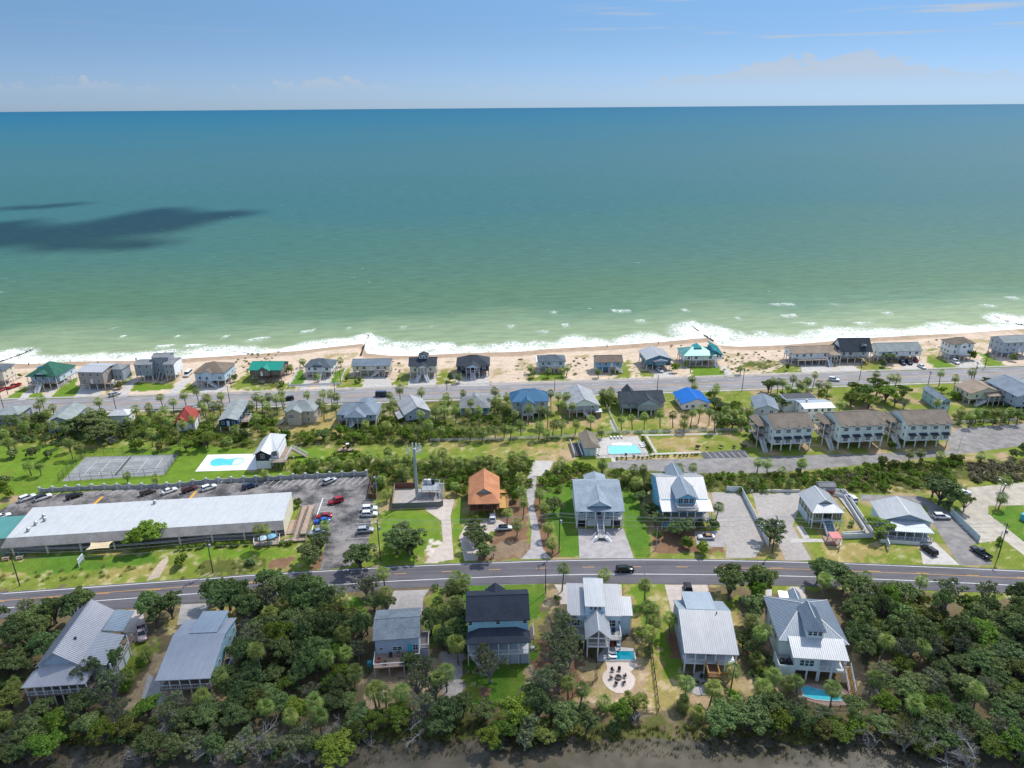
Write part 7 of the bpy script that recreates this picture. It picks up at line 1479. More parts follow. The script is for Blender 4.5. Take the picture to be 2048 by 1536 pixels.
board_fence('white_board_fence', 'tall white board fence between the blue house and the gravel lot', [G(9,1178,528), G(9,1312,530), G(9,1475,850), G(9,1565,1045)], white, 1.9,2.4, group='board fences')
board_fence('aqua_board_fence', 'pale aqua board fence beside the restaurant drive', [G(26,150,720), G(26,565,1128)], wallm('fence_aqua', .52,.62,.62),2.0,2.6, group='board fences')
gf = vary('fence_grey_boards', (.17,.175,.18),.2,2); rf_ = vary('fence_red_boards', (.16,.075,.055),.2,2)
board_fence('compound_fence', 'grey board fence along the front of the tower compound', [G(23,140,1425), G(23,700,1405), G(23,1060,1390), G(23,1112,1360)], gf, 2.0,2.4, group='board fences')
board_fence('compound_fence', 'reddish board fence along the back of the tower compound', [G(23,195,1030), G(23,580,1020)], rf_, 2.0,2.4, group='board fences')
board_fence('compound_fence', 'weathered board fence along the left of the tower compound', [G(23,192,1035), G(23,142,1420)], vary('fence_pale_boards', (.42,.32,.22),.2,2),2.0,2.4, group='board fences')
# long concrete wall with pillars and dipping panels
wl = [G(6,375,535), G(6,900,505), G(6,1560,490), G(7,60,450), G(7,560,425), G(7,1060,398), G(7,1550,375)]
cw = empty('concrete_wall', wl[0]); tag(cw, 'long grey concrete wall with pillars and dipping panels behind the parking lot', 'wall'); wallc = vary('wall_concrete', (.36,.37,.38),.2,.8,.9,.15)
wp = catmull(wl, 8); S_ = np.concatenate([[0], np.cumsum(np.linalg.norm(np.diff(np.array(wp), axis=0), axis=1))]); n = round(S_[-1] / 3.9); pil = []
for i in range(n + 1):
    s = S_[-1] * i / n; pil.append(Vector((float(np.interp(s, S_, [p[0] for p in wp])), float(np.interp(s, S_, [p[1] for p in wp])),0)) - Vector((wl[0].x, wl[0].y, 0)))
pm_ = MB().box(-.3,.3,-.3,.3,0,1.75).box(-.38,.38,-.38,.38,1.75,1.87).box(-.28,.28,-.28,.28,1.87,1.98).mesh('pillar', vary('pillar_concrete', (.50,.50,.50),.15,.8))
for p in pil: link('pillar', pm_, cw, p, math.atan2(pil[1].y - pil[0].y, pil[1].x - pil[0].x))
L = (pil[1] - pil[0]).length - .6; top = [(-L / 2 + L * i / 10,1.55 - .3 * math.sin(math.pi * i / 10)) for i in range(11)]; mb = MB()
mb.add([(x, -.1, z) for x, z in top] + [(x, .1, z) for x, z in top] + [(x, -.1,0) for x, z in top] + [(x, .1,0) for x, z in top], [f for i in range(10) for f in ((i, i + 1,12 + i, 11 + i),(22 + i, 23 + i, i + 1, i),(11 + i, 12 + i, 34 + i, 33 + i))])
pn_ = mb.mesh('panel', wallc)
for a, b in zip(pil[:-1], pil[1:]): link('panel', pn_, cw, (a + b) / 2, math.atan2(b.y - a.y, b.x - a.x),((b - a).length - .6) / L and (((b - a).length - .6) / L, 1,1))
# white concrete barriers
bar_m = MB().add([(-1.4,-.3,0),(1.4,-.3,0),(1.4,.3,0),(-1.4,.3,0),(-1.4,-.12,.8),(1.4,-.12,.8),(1.4,.12,.8),(-1.4,.12,.8)], [(4,5,6,7),(0,1,5,4),(1,2,6,5),(2,3,7,6),(3,0,4,7)]).mesh('barrier', vary('barrier_white', (.66,.62,.58),.12))
for i, x in enumerate((1380,1515,1590,1662,1735,1815)): put('concrete_barrier', bar_m, 9, x, 530,0, '%s white concrete barrier behind the gravel lot' % ('leftmost', 'second from left', 'third from left', 'third from right', 'second from right', 'rightmost')[i], 'barrier', 'white barriers behind the gravel lot', 0)
# ------------------------------------------------------------------ poles, wires, lamps, tower
def pole(k, bx, by, tx, ty, label, arms=1, lamp=0, tf=0, r=.15, m=None, name='utility_pole'):
    b = G(k, bx, by); h_ = min(max(height_at(k, tx, ty, b.y),5),15); root = empty(name, b); tag(root, label, 'pole' if name == 'utility_pole' else 'lamp', 'poles and lamps'); m = m or pole_wood
    MB().tube([(0,0,0),(0,0, h_)], [r, r * .7], 8).build('shaft', m, root)
    for i in range(arms): z = h_ - .5 - i * 1.2; MB().box(-.07,.07,-1.1,1.1, z - .08, z + .08).build('crossarm', m, root); [MB().lathe([(.05,0),(.07,.1),(.03,.22)], 6,(0, y, z + .08)).build('insulator', galv, root) for y in (-1,0.5,1)]
    if tf: MB().lathe([(.02,0),(.3,.03),(.32,.9),(.2,1.0)], 10,(.38,0, h_ - 3)).build('transformer', galv, root)
    if lamp:
        for s in ([1] if lamp == 1 else [-1,1]): MB().tube([(0,0, h_ - .4),(0, s * -.7, h_ + .1),(0, s * -1.3, h_ + .1)], .04,6).build('lamp_arm', galv, root); MB().box(-.16,.16, s * -1.3 - .35, s * -1.3 + .35, h_, h_ + .16).build('lamp_head', galv, root)
    return b, h_
PL = [pole(0,40,1172,15,1098, 'leaning timber utility pole on the lawn at the left edge', 1), pole(0,426,1145,408,1075, 'timber utility pole in front of the long shop building', 2,0,1), pole(0,761,1121,759,1040, 'timber utility pole at the parking lot exit', 1,1,1),
      pole(0,1118,1105,1123,1027, 'timber utility pole left of the pale slate house drive', 1,0,1), pole(0,1544,1106,1550,1033, 'timber utility pole at the end of the white board fence', 1,0,1), pole(0,1996,1115,2017,1047, 'timber utility pole in the right corner lot', 1,0,1)]
pole(0,1312,1098,1313,1056, 'pale grey pole before the bright blue house', 0,0,0,.12, concrete); pole(0,1091,1186,1091,1131, 'dark pole beside the dark-roofed house lawn', 0,0,0,.13); pole(0,1288,1162,1289,1135, 'slim pole at the near road above the modern house', 0,0,0,.08, galv); pole(26,850,1195,920,970, 'short second pole in the right corner lot', 0,0,0,.1)
for a in ((1,1135,885,1120,722, 'lamp pole beside the low white-roofed cottage', 0,1),(1,78,728,40,600, 'utility pole before the leftmost beach house', 1),(1,42,882,15,700, 'utility pole at the left edge of the beach road', 1),(2,290,802,285,640, 'lamp pole behind the deep-blue gabled house', 0,1),(2,306,662,295,530, 'utility pole before the brown hip-roofed beach house', 1),(2,1315,702,1313,612, 'short pole at the white vinyl fence', 0),(2,1373,622,1368,488, 'utility pole right of the white-fenced yard', 1),
          (3,458,682,455,585, 'lamp pole above the pale grey gabled cottage', 0,1),(3,1508,692,1510,570, 'utility pole behind the blue-roofed cottage', 1),(4,558,692,570,535, 'lamp pole behind the dark stepped-gable cottage', 0,1),(4,1384,692,1406,470, 'tall lamp pole right of the vivid blue roof', 1,1),(4,880,517,897,350, 'utility pole before the teal-roofed house', 1),(4,1850,432,1863,320, 'utility pole before the long tan-roofed house', 0),
          (5,541,552,572,420, 'utility pole on the beach road near the white car', 1),(5,1168,602,1196,470, 'utility pole behind the turquoise-shuttered cottage', 1),(5,1588,547,1626,385, 'utility pole behind the tan-roofed cream house', 1,0,1),(5,1690,432,1746,282, 'utility pole beside the rightmost beach house', 1)): pole(*a)
for a in ((6,1106,655,1076,545, 'lamp post behind the left half of the shop roof', 0,1,0,.07, galv),(7,241,565,228,420, 'lamp post behind the middle of the shop roof', 0,1,0,.07, galv),(7,906,365,882,190, 'dark lamp post beside the pool house', 0,1,0,.07, dark_metal),(10,1452,128,1480,8, 'lamp post at the townhouse parking lot', 0,1,0,.07, galv),(10,1788,662,1856,430, 'tall twin floodlight post at the right lot', 0,2,0,.1, galv),(7,1668,800,1652,335, 'tall light post at the right edge of the parking lot', 0,1,0,.1, concrete)): pole(*a, name='lamp_post')
for i, ((a, ha),(b, hb)) in enumerate(zip(PL[:-1], PL[1:])):
    r_ = empty('power_line', (a.x, a.y, 0)); tag(r_, 'thin power lines sagging between the %s roadside poles' % ('first and second', 'second and third', 'third and fourth', 'fourth and fifth', 'fifth and sixth')[i], 'power line', 'spans of power line along the near road')
    for off, dz in ((-1,.35),(.5,.35),(1,.35),(0,2.6)):
        pts = []
        for k in range(9): t_ = k / 8; p = a.lerp(b, t_); pts.append((p.x - a.x, p.y - a.y + off, ha + (hb - ha) * t_ - dz - 1.0 * 4 * t_ * (1 - t_)))
        MB().tube(pts, .03,4, False).build('wire', galv, r_)
b = G(23,620,1215); h_ = height_at(23,570,260, b.y); tw = empty('cell_tower', b); tag(tw, 'tall grey monopole cell tower with antenna panels', 'tower'); LAND.append(('cell tower', b.x, b.y, 3)); tws = vary('tower_steel', (.36,.42,.44),.1,.5,.5,.4)
MB().lathe([(.95,0),(.95,.35),(.55,.36)], 12).build('base_plate', concrete, tw); MB().lathe([(.52,.3),(.36, h_)], 12).build('mast', tws, tw)
for i in range(3):
    a_ = math.radians(200 + 120 * i); c_, s_ = math.cos(a_), math.sin(a_);
    MB().tube([(0,0, h_ - .6),(c_ * 1.7, s_ * 1.7, h_ - .3)], .06).build('antenna_arm', galv, tw); MB().tube([(c_ * 1.7 - s_ * 1.2, s_ * 1.7 + c_ * 1.2, h_ - .3),(c_ * 1.7 + s_ * 1.2, s_ * 1.7 - c_ * 1.2, h_ - .3)], .05).build('antenna_rail', galv, tw)
    for q in (-1.1,0,1.1): o = MB().box(-.08,.08,-.17,.17,-1.1,1.1).build('antenna_panel', white, tw, loc=(c_ * 1.85 - s_ * q, s_ * 1.85 + c_ * q, h_ - .2)); o.rotation_euler = (0,0, a_)
pf = empty('equipment_platform', G(23,700,1260)); tag(pf, 'galvanised steel equipment platform with stairs beside the tower', 'platform'); t = tool(pf, 23, pf.location, 0.0)
W_ = (G(23,1000,1250) - G(23,680,1260)).length; D_ = 6.5
box(pf, 'deck', 0, W_, 1.5, D_, 2.5,2.65, galv); t.rail([(0,1.5),(W_, 1.5),(W_, D_),(0, D_),(0,1.5)], 2.65, galv, .9)
for x in (0.1, W_ / 2, W_ - .1):
    for y in (1.6, D_ - .1): box(pf, 'leg', x - .07, x + .07, y - .07, y + .07,0,2.5, dark_metal)
for i, (x, c) in enumerate(((.4, 'lav'),(1.5, 'white'),(2.7, 'char'))): box(pf, 'cabinet', x, x + .9, D_ - 1.2, D_ - .4,2.65,4.2, WM[c])
House.stairs(t, W_ + .8, D_ - .5,2.65,0,-1,1.2,5.2, galv, galv)
# signs on posts (lettering too small to read)
def sign(k, a, b, z0, z1, label, fm):
    A, B = G(k, *a), G(k, *b); r_ = empty('sign_board', A, math.atan2(B.y - A.y, B.x - A.x)); tag(r_, label, 'sign', 'roadside sign boards'); L = (B - A).length
    for x in (0, L): box(r_, 'post', x - .08, x + .08,-.08,.08,0, z1, white)
    box(r_, 'panel', .09, L - .09,-.05,.05, z0, z1 - .12, fm); box(r_, 'top_rail', -.1, L + .1,-.09,.09, z1, z1 + .1, white)
sign(6,(738,1228),(782,1172),.7,2.2, 'blue-grey sign in a white frame on the shop lawn', WM['lav']); sign(10,(358,1062),(372,1012),.6,1.9, 'white-framed sign before the coral canopy', WM['sky']); sign(10,(808,1055),(790,1005),.6,2.0, 'white-framed sign before the restaurant', WM['sky'])
# umbrellas and picnic tables at the shop front
for i, (x, y) in enumerate(((60,1160),(190,1150))):
    p = G(6, x, y); r_ = empty('picnic_table', (p.x, p.y, 0),.3); tag(r_, '%s picnic table at the left end of the shop' % ('left', 'right')[i], 'table', 'picnic tables by the shop'); box(r_, 'top', -.9,.9,-.4,.4,.7,.76, rampw); box(r_, 'bench', -.9,.9,-.85,-.6,.42,.47, rampw); box(r_, 'bench', -.9,.9,.6,.85,.42,.47, rampw); box(r_, 'leg', -.7,-.6,-.8,.8,0,.7, rampw); box(r_, 'leg', .6,.7,-.8,.8,0,.7, rampw)
for i, (x, y, c) in enumerate(((50,1120, 'turq'),(185,1120, 'turq'))):
    p = G(6, x, y); r_ = empty('adirondack_chair', (p.x, p.y, 0),2.6); tag(r_, '%s turquoise chair at the left end of the shop' % ('left', 'right')[i], 'chair', 'turquoise chairs by the shop'); o = link('seat', chair_m, r_); own_mat(o, WM[c])
sd = empty('seating_deck', G(7,620,1010)); tag(sd, 'small timber seating deck with umbrellas before the shop', 'deck'); o = sd.location; P = [G(7, *p, .4) - o for p in ((500,1030),(740,1015),(745,945),(510,960))]; MB().slab([[Vector((p.x, p.y, .4)) for p in P]], .3).build('floor', rampw, sd); House.rail(tool(sd, 7, o, 0), [tuple(p)[:2] for p in P] + [tuple(P[0])[:2]], .4, white, .6)
for i, (x, y, c) in enumerate(((585,962, 'sky'),(665,945, 'blue'))):
    p = G(7, x, y, 2); r_ = empty('patio_umbrella', (p.x, p.y, .4)); tag(r_, '%s umbrella on the seating deck before the shop' % ('pale blue left', 'blue right')[i], 'umbrella', 'umbrellas on the seating deck'); MB().lathe([(1.35,1.75),(.7,2.05),(.03,2.3)], 8).build('canopy', WM[c], r_); MB().tube([(0,0,0),(0,0,2.3)], .03).build('pole', white, r_)
# dumpsters in the enclosure at the lot's right side
en = empty('dumpster_enclosure', G(7,1580,600)); tag(en, 'dark board dumpster enclosure at the right side of the parking lot', 'enclosure'); o = en.location
for a, b_ in (((1570,592),(1640,600)),((1640,600),(1672,400)),((1612,395),(1570,592))): A, B = G(7, *a) - o, G(7, *b_) - o; MB().bar(A + Vector((0,0,.9)), B + Vector((0,0,.9)),.1,1.8).build('panel', wood_brown, en)
for i, (x, y, c) in enumerate(((1642,490, 'deep'),(1648,440, 'char'))):
    p = G(7, x, y); r_ = empty('dumpster', (p.x, p.y, 0),.1); tag(r_, '%s dumpster in the enclosure beside the parking lot' % ('blue', 'dark')[i], 'dumpster', 'dumpsters in the enclosure'); MB().add([(-.9,-.7,.1),(.9,-.7,.1),(.9,.7,.1),(-.9,.7,.1),(-1,-.9,1.2),(1,-.9,1.2),(1,.9,1.4),(-1,.9,1.4)], [(3,2,1,0),(4,5,6,7),(0,1,5,4),(1,2,6,5),(2,3,7,6),(3,0,4,7)]).build('bin', WM['blue'] if c == 'deep' else WM[c], r_); box(r_, 'lid', -1.02,1.02,-.92,.92,1.42,1.47, dark_metal)
# parking stripes
def stripe(k, a, b, m=wline, wd=.12, z=.075, name='parking_stripe'):
    A, B = G(k, *a), G(k, *b); A.z = B.z = z; return tag(MB().bar(A, B, wd, .008).build(name, m), None, None, None, 'structure')
for x in range(560,1520,62): stripe(7,(x + 70,425 - (x - 560) * .035),(x - 10,490 - (x - 560) * .035))
for x in range(500,1900,130): stripe(6,(x + 95,520 - x * .018),(x, 590 - x * .028))
for y in range(590,860,42): stripe(7,(1150 - (y - 590) * .42, y),(1290 - (y - 590) * .42, y - 4))
for y in range(605,980,45): stripe(7,(1510 - (y - 600) * .25, y),(1650 - (y - 600) * .2, y - 8))
for a, b in (((855,665),(955,575)),((1755,610),(1825,525))): stripe(6, a, b, yellow, .9)
for x in range(990,1340,58): stripe(9,(x, 160),(x + 55,215))
for y in range(770,960,34): stripe(10,(1500 + (y - 770) * .8, y),(1590 + (y - 770) * .85, y + 2))
stripe(7,(1145,590),(1040,890), wline, .3)
# ------------------------------------------------------------------ groins and people on the beach
def groin(label, pts, n, kind):
    P = [G(0, *p, SEA_Z) for p in pts]; r_ = empty('groin', P[0]); tag(r_, label, 'groin', 'groins running into the surf'); rr = random.Random(len(label))
    rock = vary('groin_timber', (.075,.06,.05),.3,2)
    for i in range(n):
        t_ = i / (n - 1); q = P[0].lerp(P[1], t_ * 2) if t_ < .5 else P[1].lerp(P[2], t_ * 2 - 1); q = q - P[0]; s = rr.uniform(.45,.8); zz = float(gz(q.x + P[0].x, q.y + P[0].y)) - SEA_Z
        mb = MB(); mb.lathe([(.02,-.6),(s, -.5),(s * rr.uniform(.8,1),.2),(s * .6,.5),(.02,.55)], 6); v = [(x * rr.uniform(.8,1.2), y * rr.uniform(.8,1.2), z) for x, y, z in mb.v]; mb.v = v
        mb.build('rock', rock, r_, loc=(q.x, q.y, max(zz, -.35) + rr.uniform(-.1,.25)))
groin('dark rock groin in the surf at the left edge', [(0,724),(35,712),(72,696)], 26,0); groin('short dark groin in the surf left of centre', [(722,714),(727,695),(737,672)], 16,0); groin('rock groin in the surf behind the teal roof', [(1426,684),(1408,670),(1385,653)], 18,0); groin('dark groin in the surf at the right edge', [(2080,656),(2030,648),(1990,634)], 20,0)
skin = vary('skin', (.36,.20,.13),.1);
def person(label, k, x, y, top, bot, rz=0, walk=.25, s=1.0):
    p = G(k, x, y, -.3); z = float(gz(p.x, p.y)); r_ = empty('person', (p.x, p.y, z), rz); r_.scale = (s, s, s); tag(r_, label, 'person', 'people out walking')
    mb = MB(); w_ = walk
    mb.tube([(0,.1,.92),(w_ * .5,.1,.5),(w_, .1,.06)], [.1,.075,.05], 7).tube([(0,-.1,.92),(-w_ * .4,-.1,.5),(-w_, -.1,.06)], [.1,.075,.05], 7)
    mb.tube([(0,0,.85),(0,0,1.1),(0,0,1.38),(0,0,1.47)], [.16,.14,.19,.08], 8).tube([(0,0,1.45),(0,0,1.54),(0,0,1.64),(0,0,1.75)], [.06,.09,.105,.05], 8)
    for q in (-1,1): mb.tube([(0, q * .19,1.38),(q * w_ * .3, q * .26,1.1),(q * w_ * .6 + .08, q * .25,.86)], [.055,.045,.035], 6); mb.box(q * w_ - .06, q * w_ + .16, q * .1 - .05, q * .1 + .05,0,.07)
    mb.build('body', skin, r_, True); MB().tube([(0,0,.95),(0,0,1.12),(0,0,1.4)], [.175,.165,.205], 8).build('shirt', WM[top], r_); MB().tube([(0,.1,.96),(w_ * .35,.1,.62)], [.13,.1], 7).tube([(0,-.1,.96),(-w_ * .3,-.1,.62)], [.13,.1], 7).build('shorts', WM[bot], r_); MB().tube([(-.02,0,1.64),(-.01,0,1.72),(0,0,1.77)], [.115,.105,.04], 8).build('hair', dark_metal, r_)
for i, a in enumerate((('person in dark clothes standing in the surf beside the left groin', 1,168,325, 'char', 'navy'),('person in blue standing in the surf just right of the left groin', 1,188,322, 'blue', 'char'),('person in dark clothes at the waterline left of the blue tent', 1,282,438, 'navy', 'char'),('person at the waterline right of the green hip roof', 1,686,408, 'char', 'grey'),('person at the waterline above the flat white-roofed beach house', 1,958,432, 'char', 'navy'),
    ('pair walker on the left at the waterline near the three-block house', 1,1322,388, 'navy', 'char'),('pair walker on the right at the waterline near the three-block house', 1,1334,386, 'white', 'char'),('person walking the wet sand left of the white-roofed blue house', 4,70,258, 'char', 'navy'),('person on the wet sand above the white-roofed blue house', 4,568,236, 'char', 'char'),('person standing in the water right of the middle groin', 4,1080,178, 'white', 'navy'))): person(*a, rz=i * 1.3)
person('person in a white shirt at the roadside by the orange-roofed house', 8,857,1158, 'white', 'char', 0,.2,.85); person('person in brown at the roadside by the orange-roofed house', 8,872,1152, 'brown', 'char', 1,.2,.85)
for i, (x, y) in enumerate(((838,1165),(855,1166))):
    p = G(8, x, y); r_ = empty('dog', (p.x, p.y, 0),.9 + i * .4); tag(r_, '%s small brown dog at the roadside by the orange-roofed house' % ('left', 'right')[i], 'dog', 'dogs at the roadside'); mb = MB().tube([(-.3,0,.42),(-.1,0,.4),(.2,0,.43),(.34,0,.52),(.44,0,.6),(.6,0,.56)], [.09,.1,.13,.08,.09,.03], 8)
    for sx, kx in ((-.26,-.05),(.2,.02)):
        for sy in (-.07,.07): mb.tube([(sx, sy, .38),(sx + kx, sy, .2),(sx, sy, 0)], [.055,.035,.025], 6)
    mb.tube([(-.3,0,.45),(-.45,0,.55)], [.025,.01], 5).tube([(.42,.05,.66),(.42,.06,.74)], [.03,.01], 5).tube([(.42,-.05,.66),(.42,-.06,.74)], [.03,.01], 5).build('body', wood_brown, r_, True)
# ------------------------------------------------------------------ plants
leaf_palm = leafmat('palm_leaf', (.095,.155,.028),(.31,.38,.08),(.36,.28,.09),.3)
leaf_oak = leafmat('oak_leaf', (.085,.132,.040),(.23,.305,.095), None, .2)
leaf_bright = leafmat('bright_leaf', (.10,.18,.018),(.26,.37,.045), None, .3)
leaf_grey = leafmat('grey_green_leaf', (.11,.135,.055),(.25,.28,.125), None, .2)
leaf_olive = leafmat('olive_leaf', (.11,.13,.028),(.24,.27,.055),(.26,.20,.08),.25)
leaf_dry = leafmat('dry_scrub_leaf', (.13,.125,.055),(.29,.265,.14), None, .15)
frond_dead = leafmat('dead_frond', (.16,.10,.05),(.34,.25,.14), None, .1)
bark = vary('palm_bark', (.21,.175,.14),.3,2.5,.9,.15); bark_oak = vary('oak_bark', (.14,.125,.11),.3,2.5,.9,.15); bark_dead = vary('bleached_wood', (.30,.285,.265),.2,2,.9,.15)
def np_mesh(name, V, F, m):
    me = grid_mesh(name, V, F); me.materials.append(m); return me
def fan(V, F, p, d, R_, n, droop, rr, wid=.125):
    d = d / np.linalg.norm(d); up = np.array([0,0,1.]) if abs(d[2]) < .95 else np.array([1., 0,0]); s = np.cross(d, up); s /= np.linalg.norm(s); nn = np.cross(s, d)
    for i in range(n):
        a = math.radians(-82 + 164 * i / (n - 1)) + rr.uniform(-.06,.06); q = d * math.cos(a) + s * math.sin(a); c = -d * math.sin(a) + s * math.cos(a); L = R_ * rr.uniform(.7,1.15)
        m_ = p + q * L * .55 + nn * .06 * R_; t_ = p + q * L + np.array([0,0,-droop * L * rr.uniform(.6,1.2)]); w_ = wid * R_
        b = len(V); V += [p, m_ - c * w_ / 2, t_, m_ + c * w_ / 2]; F.append((b, b + 1, b + 2, b + 3))
def palm_crown(seed, n=25, lo=-48, hi=84, R_=1.15, pet=.95, blades=10, droop=.34):
    rr = random.Random(seed); V = []; F = []
    for i in range(n):
        t_ = (i + .5) / n; el_ = math.radians(hi + (lo - hi) * t_ ** .8 + rr.uniform(-8,8)); a = i * 2.39996 + rr.uniform(-.2,.2)
        d = np.array([math.cos(a) * math.cos(el_), math.sin(a) * math.cos(el_), math.sin(el_)]); L = pet * rr.uniform(.65,1.25); p = d * L + np.array([0,0,-.12 * L * t_])
        s = np.array([-math.sin(a), math.cos(a),0]) * .03; b = len(V); V += [-s, s, p + s * .6, p - s * .6]; F.append((b, b + 1, b + 2, b + 3))
        d2 = d + np.array([0,0,-.35]); fan(V, F, p, d2, R_ * rr.uniform(.85,1.1), blades, droop * (1 + t_), rr)
    return np.array(V), np.array(F)
def ball_leaves(rr, centers, rads, per, size, flat=.7):
    Vs = []; N = 0
    for (c, r_) in zip(centers, rads):
        k = int(per * rr.uniform(.75,1.25)); u = NR.normal(size=(k, 3)); u /= np.linalg.norm(u, axis=1)[:, None]; u[:, 2] = np.where(u[:, 2] < -.2,-u[:, 2] * .6, u[:, 2])
        p = np.array(c) + u * (r_ * NR.uniform(.62,1.03,(k, 1))) * np.array([1,1, flat])
        nrm = u * .8 + NR.normal(size=(k, 3)) * .6 + np.array([0,0,.35]); nrm /= np.linalg.norm(nrm, axis=1)[:, None]
        t1 = np.cross(nrm, NR.normal(size=(k, 3))); t1 /= np.linalg.norm(t1, axis=1)[:, None]; t2 = np.cross(nrm, t1); s = size * NR.uniform(.6,1.3,(k, 1))
        Vs.append(np.stack([p - t1 * s * .5, p + t2 * s * .36, p + t1 * s * .5, p - t2 * s * .36], 1).reshape(-1,3)); N += k
    V = np.concatenate(Vs); return V, np.arange(len(V)).reshape(-1,4)
def oak(seed, sparse=False):               # a crown about 8 m across whose centre is 5 m up; returns leaf arrays and trunk mesh builder
    rr = random.Random(seed); cs = []; rs = []; limbs = MB()
    nl = rr.randint(9,12); ex, ey = rr.uniform(.8,1.15), rr.uniform(.8,1.15); lobes = [(rr.uniform(-.8,.8), rr.uniform(-.8,.8),5.5,1.9)]
    for i in range(nl): a = i * 2.4 + rr.uniform(-.5,.5); r_ = 3.2 * ((i + .7) / nl) ** .55 * rr.uniform(.75,1.1); lobes.append((r_ * math.cos(a) * ex, r_ * math.sin(a) * ey, rr.uniform(4.8,6.3) - r_ * .32, rr.uniform(.75,1.75)))
    for lx, ly, lz, lr in lobes:
        for j in range(6 if sparse else 10):
            u = Vector((rr.gauss(0,1), rr.gauss(0,1), abs(rr.gauss(0,1)) - .25)).normalized(); cs.append((lx + u.x * lr * .8, ly + u.y * lr * .8, lz + u.z * lr * .7)); rs.append(rr.uniform(.5,.85) * (.8 if sparse else 1))
        m_ = (lx * .35, ly * .35,2.6 + rr.uniform(-.3,.3))
        limbs.tube([(0,0,1.2), m_, (lx * .8, ly * .8, lz - .4),(lx * 1.1, ly * 1.1, lz + lr * .5)], [.24,.17,.09,.03], 6)
        if sparse:
            for q in range(3): u = Vector((rr.gauss(0,1), rr.gauss(0,1), rr.uniform(.1,1))).normalized() * lr * 1.25; limbs.tube([(lx * .8, ly * .8, lz - .4),(lx + u.x * .6, ly + u.y * .6, lz + u.z * .5),(lx + u.x, ly + u.y, lz + u.z)], [.07,.045,.015], 5)
    limbs.tube([(rr.uniform(-.3,.3), rr.uniform(-.3,.3),-.1),(0,0,.6),(0,0,1.4)], [.42,.32,.26], 8)
    V, F = ball_leaves(rr, cs, rs, 30 if sparse else 58,.34 if sparse else .38); return V, F, limbs
def deadwood(seed):
    rr = random.Random(seed); mb = MB()
    def grow(p, d, L, r_, lv):
        pts = [p]; q = p.copy(); dd = d.copy(); n = 3
        for i in range(n): dd = (dd + Vector((rr.gauss(0,.28), rr.gauss(0,.28), rr.gauss(.04,.2)))).normalized(); q = q + dd * L / n; pts.append(q.copy())
        mb.tube(pts, [r_ * (1 - .2 * i) for i in range(n + 1)], 5 if lv else 7, lv == 0)
        if lv < 4:
            for i in range(rr.randint(2,4)): a = pts[rr.randint(1, n)]; d2 = (dd + Vector((rr.gauss(0,.7), rr.gauss(0,.7), rr.gauss(.1,.5)))).normalized(); grow(a, d2, L * rr.uniform(.5,.75), r_ * .5, lv + 1)
    for k in range(2): grow(Vector((0,0,-.1)), Vector((rr.gauss(0,.5), rr.gauss(0,.5),1)).normalized(), rr.uniform(1.8,2.6),.12,0)
    return mb
PALM = [palm_crown(i) for i in range(5)]; PALM_ME = [np_mesh('palm_crown', V, F, leaf_palm) for V, F in PALM]
SKIRT = [np_mesh('dead_fronds', *palm_crown(60 + i, 12,-75,-35,.8,.7,6,.4), frond_dead) for i in range(2)]
LOW = [palm_crown(20 + i, 22,-12,80,.95,.75,8,.2) for i in range(3)]; LOW_ME = [np_mesh('palmetto_fans', V, F, leaf_palm) for V, F in LOW]
TRUNK = []
for i in range(4):
    rr = random.Random(40 + i); bx, by = rr.uniform(-.5,.5), rr.uniform(-.5,.5); TRUNK.append((MB().tube([(bx, by, -.02),(bx * .55, by * .55,.3),(bx * .15, by * .15,.7),(0,0,1.0)], [.2,.16,.15,.17], 7).mesh('palm_trunk', bark), bx, by))
OAKS = {}
for key, seeds, sp, lm, bk in (('oak', (1,2,3,4,12,13), False, leaf_oak, bark_oak),('bright', (5,6), False, leaf_bright, bark_oak),('olive', (10,11), False, leaf_olive, bark_oak),('sparse', (7,8,9), True, leaf_grey, bark_dead)):
    OAKS[key] = []
    for sd in seeds:
        V, F, lb = oak(sd, sp); OAKS[key].append((np_mesh('tree_crown', V, F, lm), lb.mesh('tree_trunk', bk)))
DEAD = [deadwood(80 + i).mesh('dead_branches', bark_dead) for i in range(4)]
def shrub_arrays(seed, per=70):
    rr = random.Random(seed); cs = []; rs = []
    for i in range(9): a = rr.uniform(0,6.28); r_ = rr.uniform(0,.6); cs.append((r_ * math.cos(a), r_ * math.sin(a), rr.uniform(.35,.9))); rs.append(rr.uniform(.3,.5))
    return ball_leaves(rr, cs, rs, per, .26,.85)
SHRUB = [shrub_arrays(90 + i) for i in range(4)]
SHRUB_ME = {k: [np_mesh('shrub_leaves', V, F, m) for V, F in SHRUB] for k, m in (('oak', leaf_oak),('bright', leaf_bright),('olive', leaf_olive),('grey', leaf_grey),('dry', leaf_dry))}
rp_ = random.Random(77); PLANTS = []; STANDS = []
def inside_house(x, y, pad=0.):
    for h in HOUSES:
        d = Vector((x, y, 0)) - h.o; a, b = d.dot(h.u), d.dot(h.v)
        if -pad < a < h.W + pad and -pad < b < h.D + pad: return True
    return False
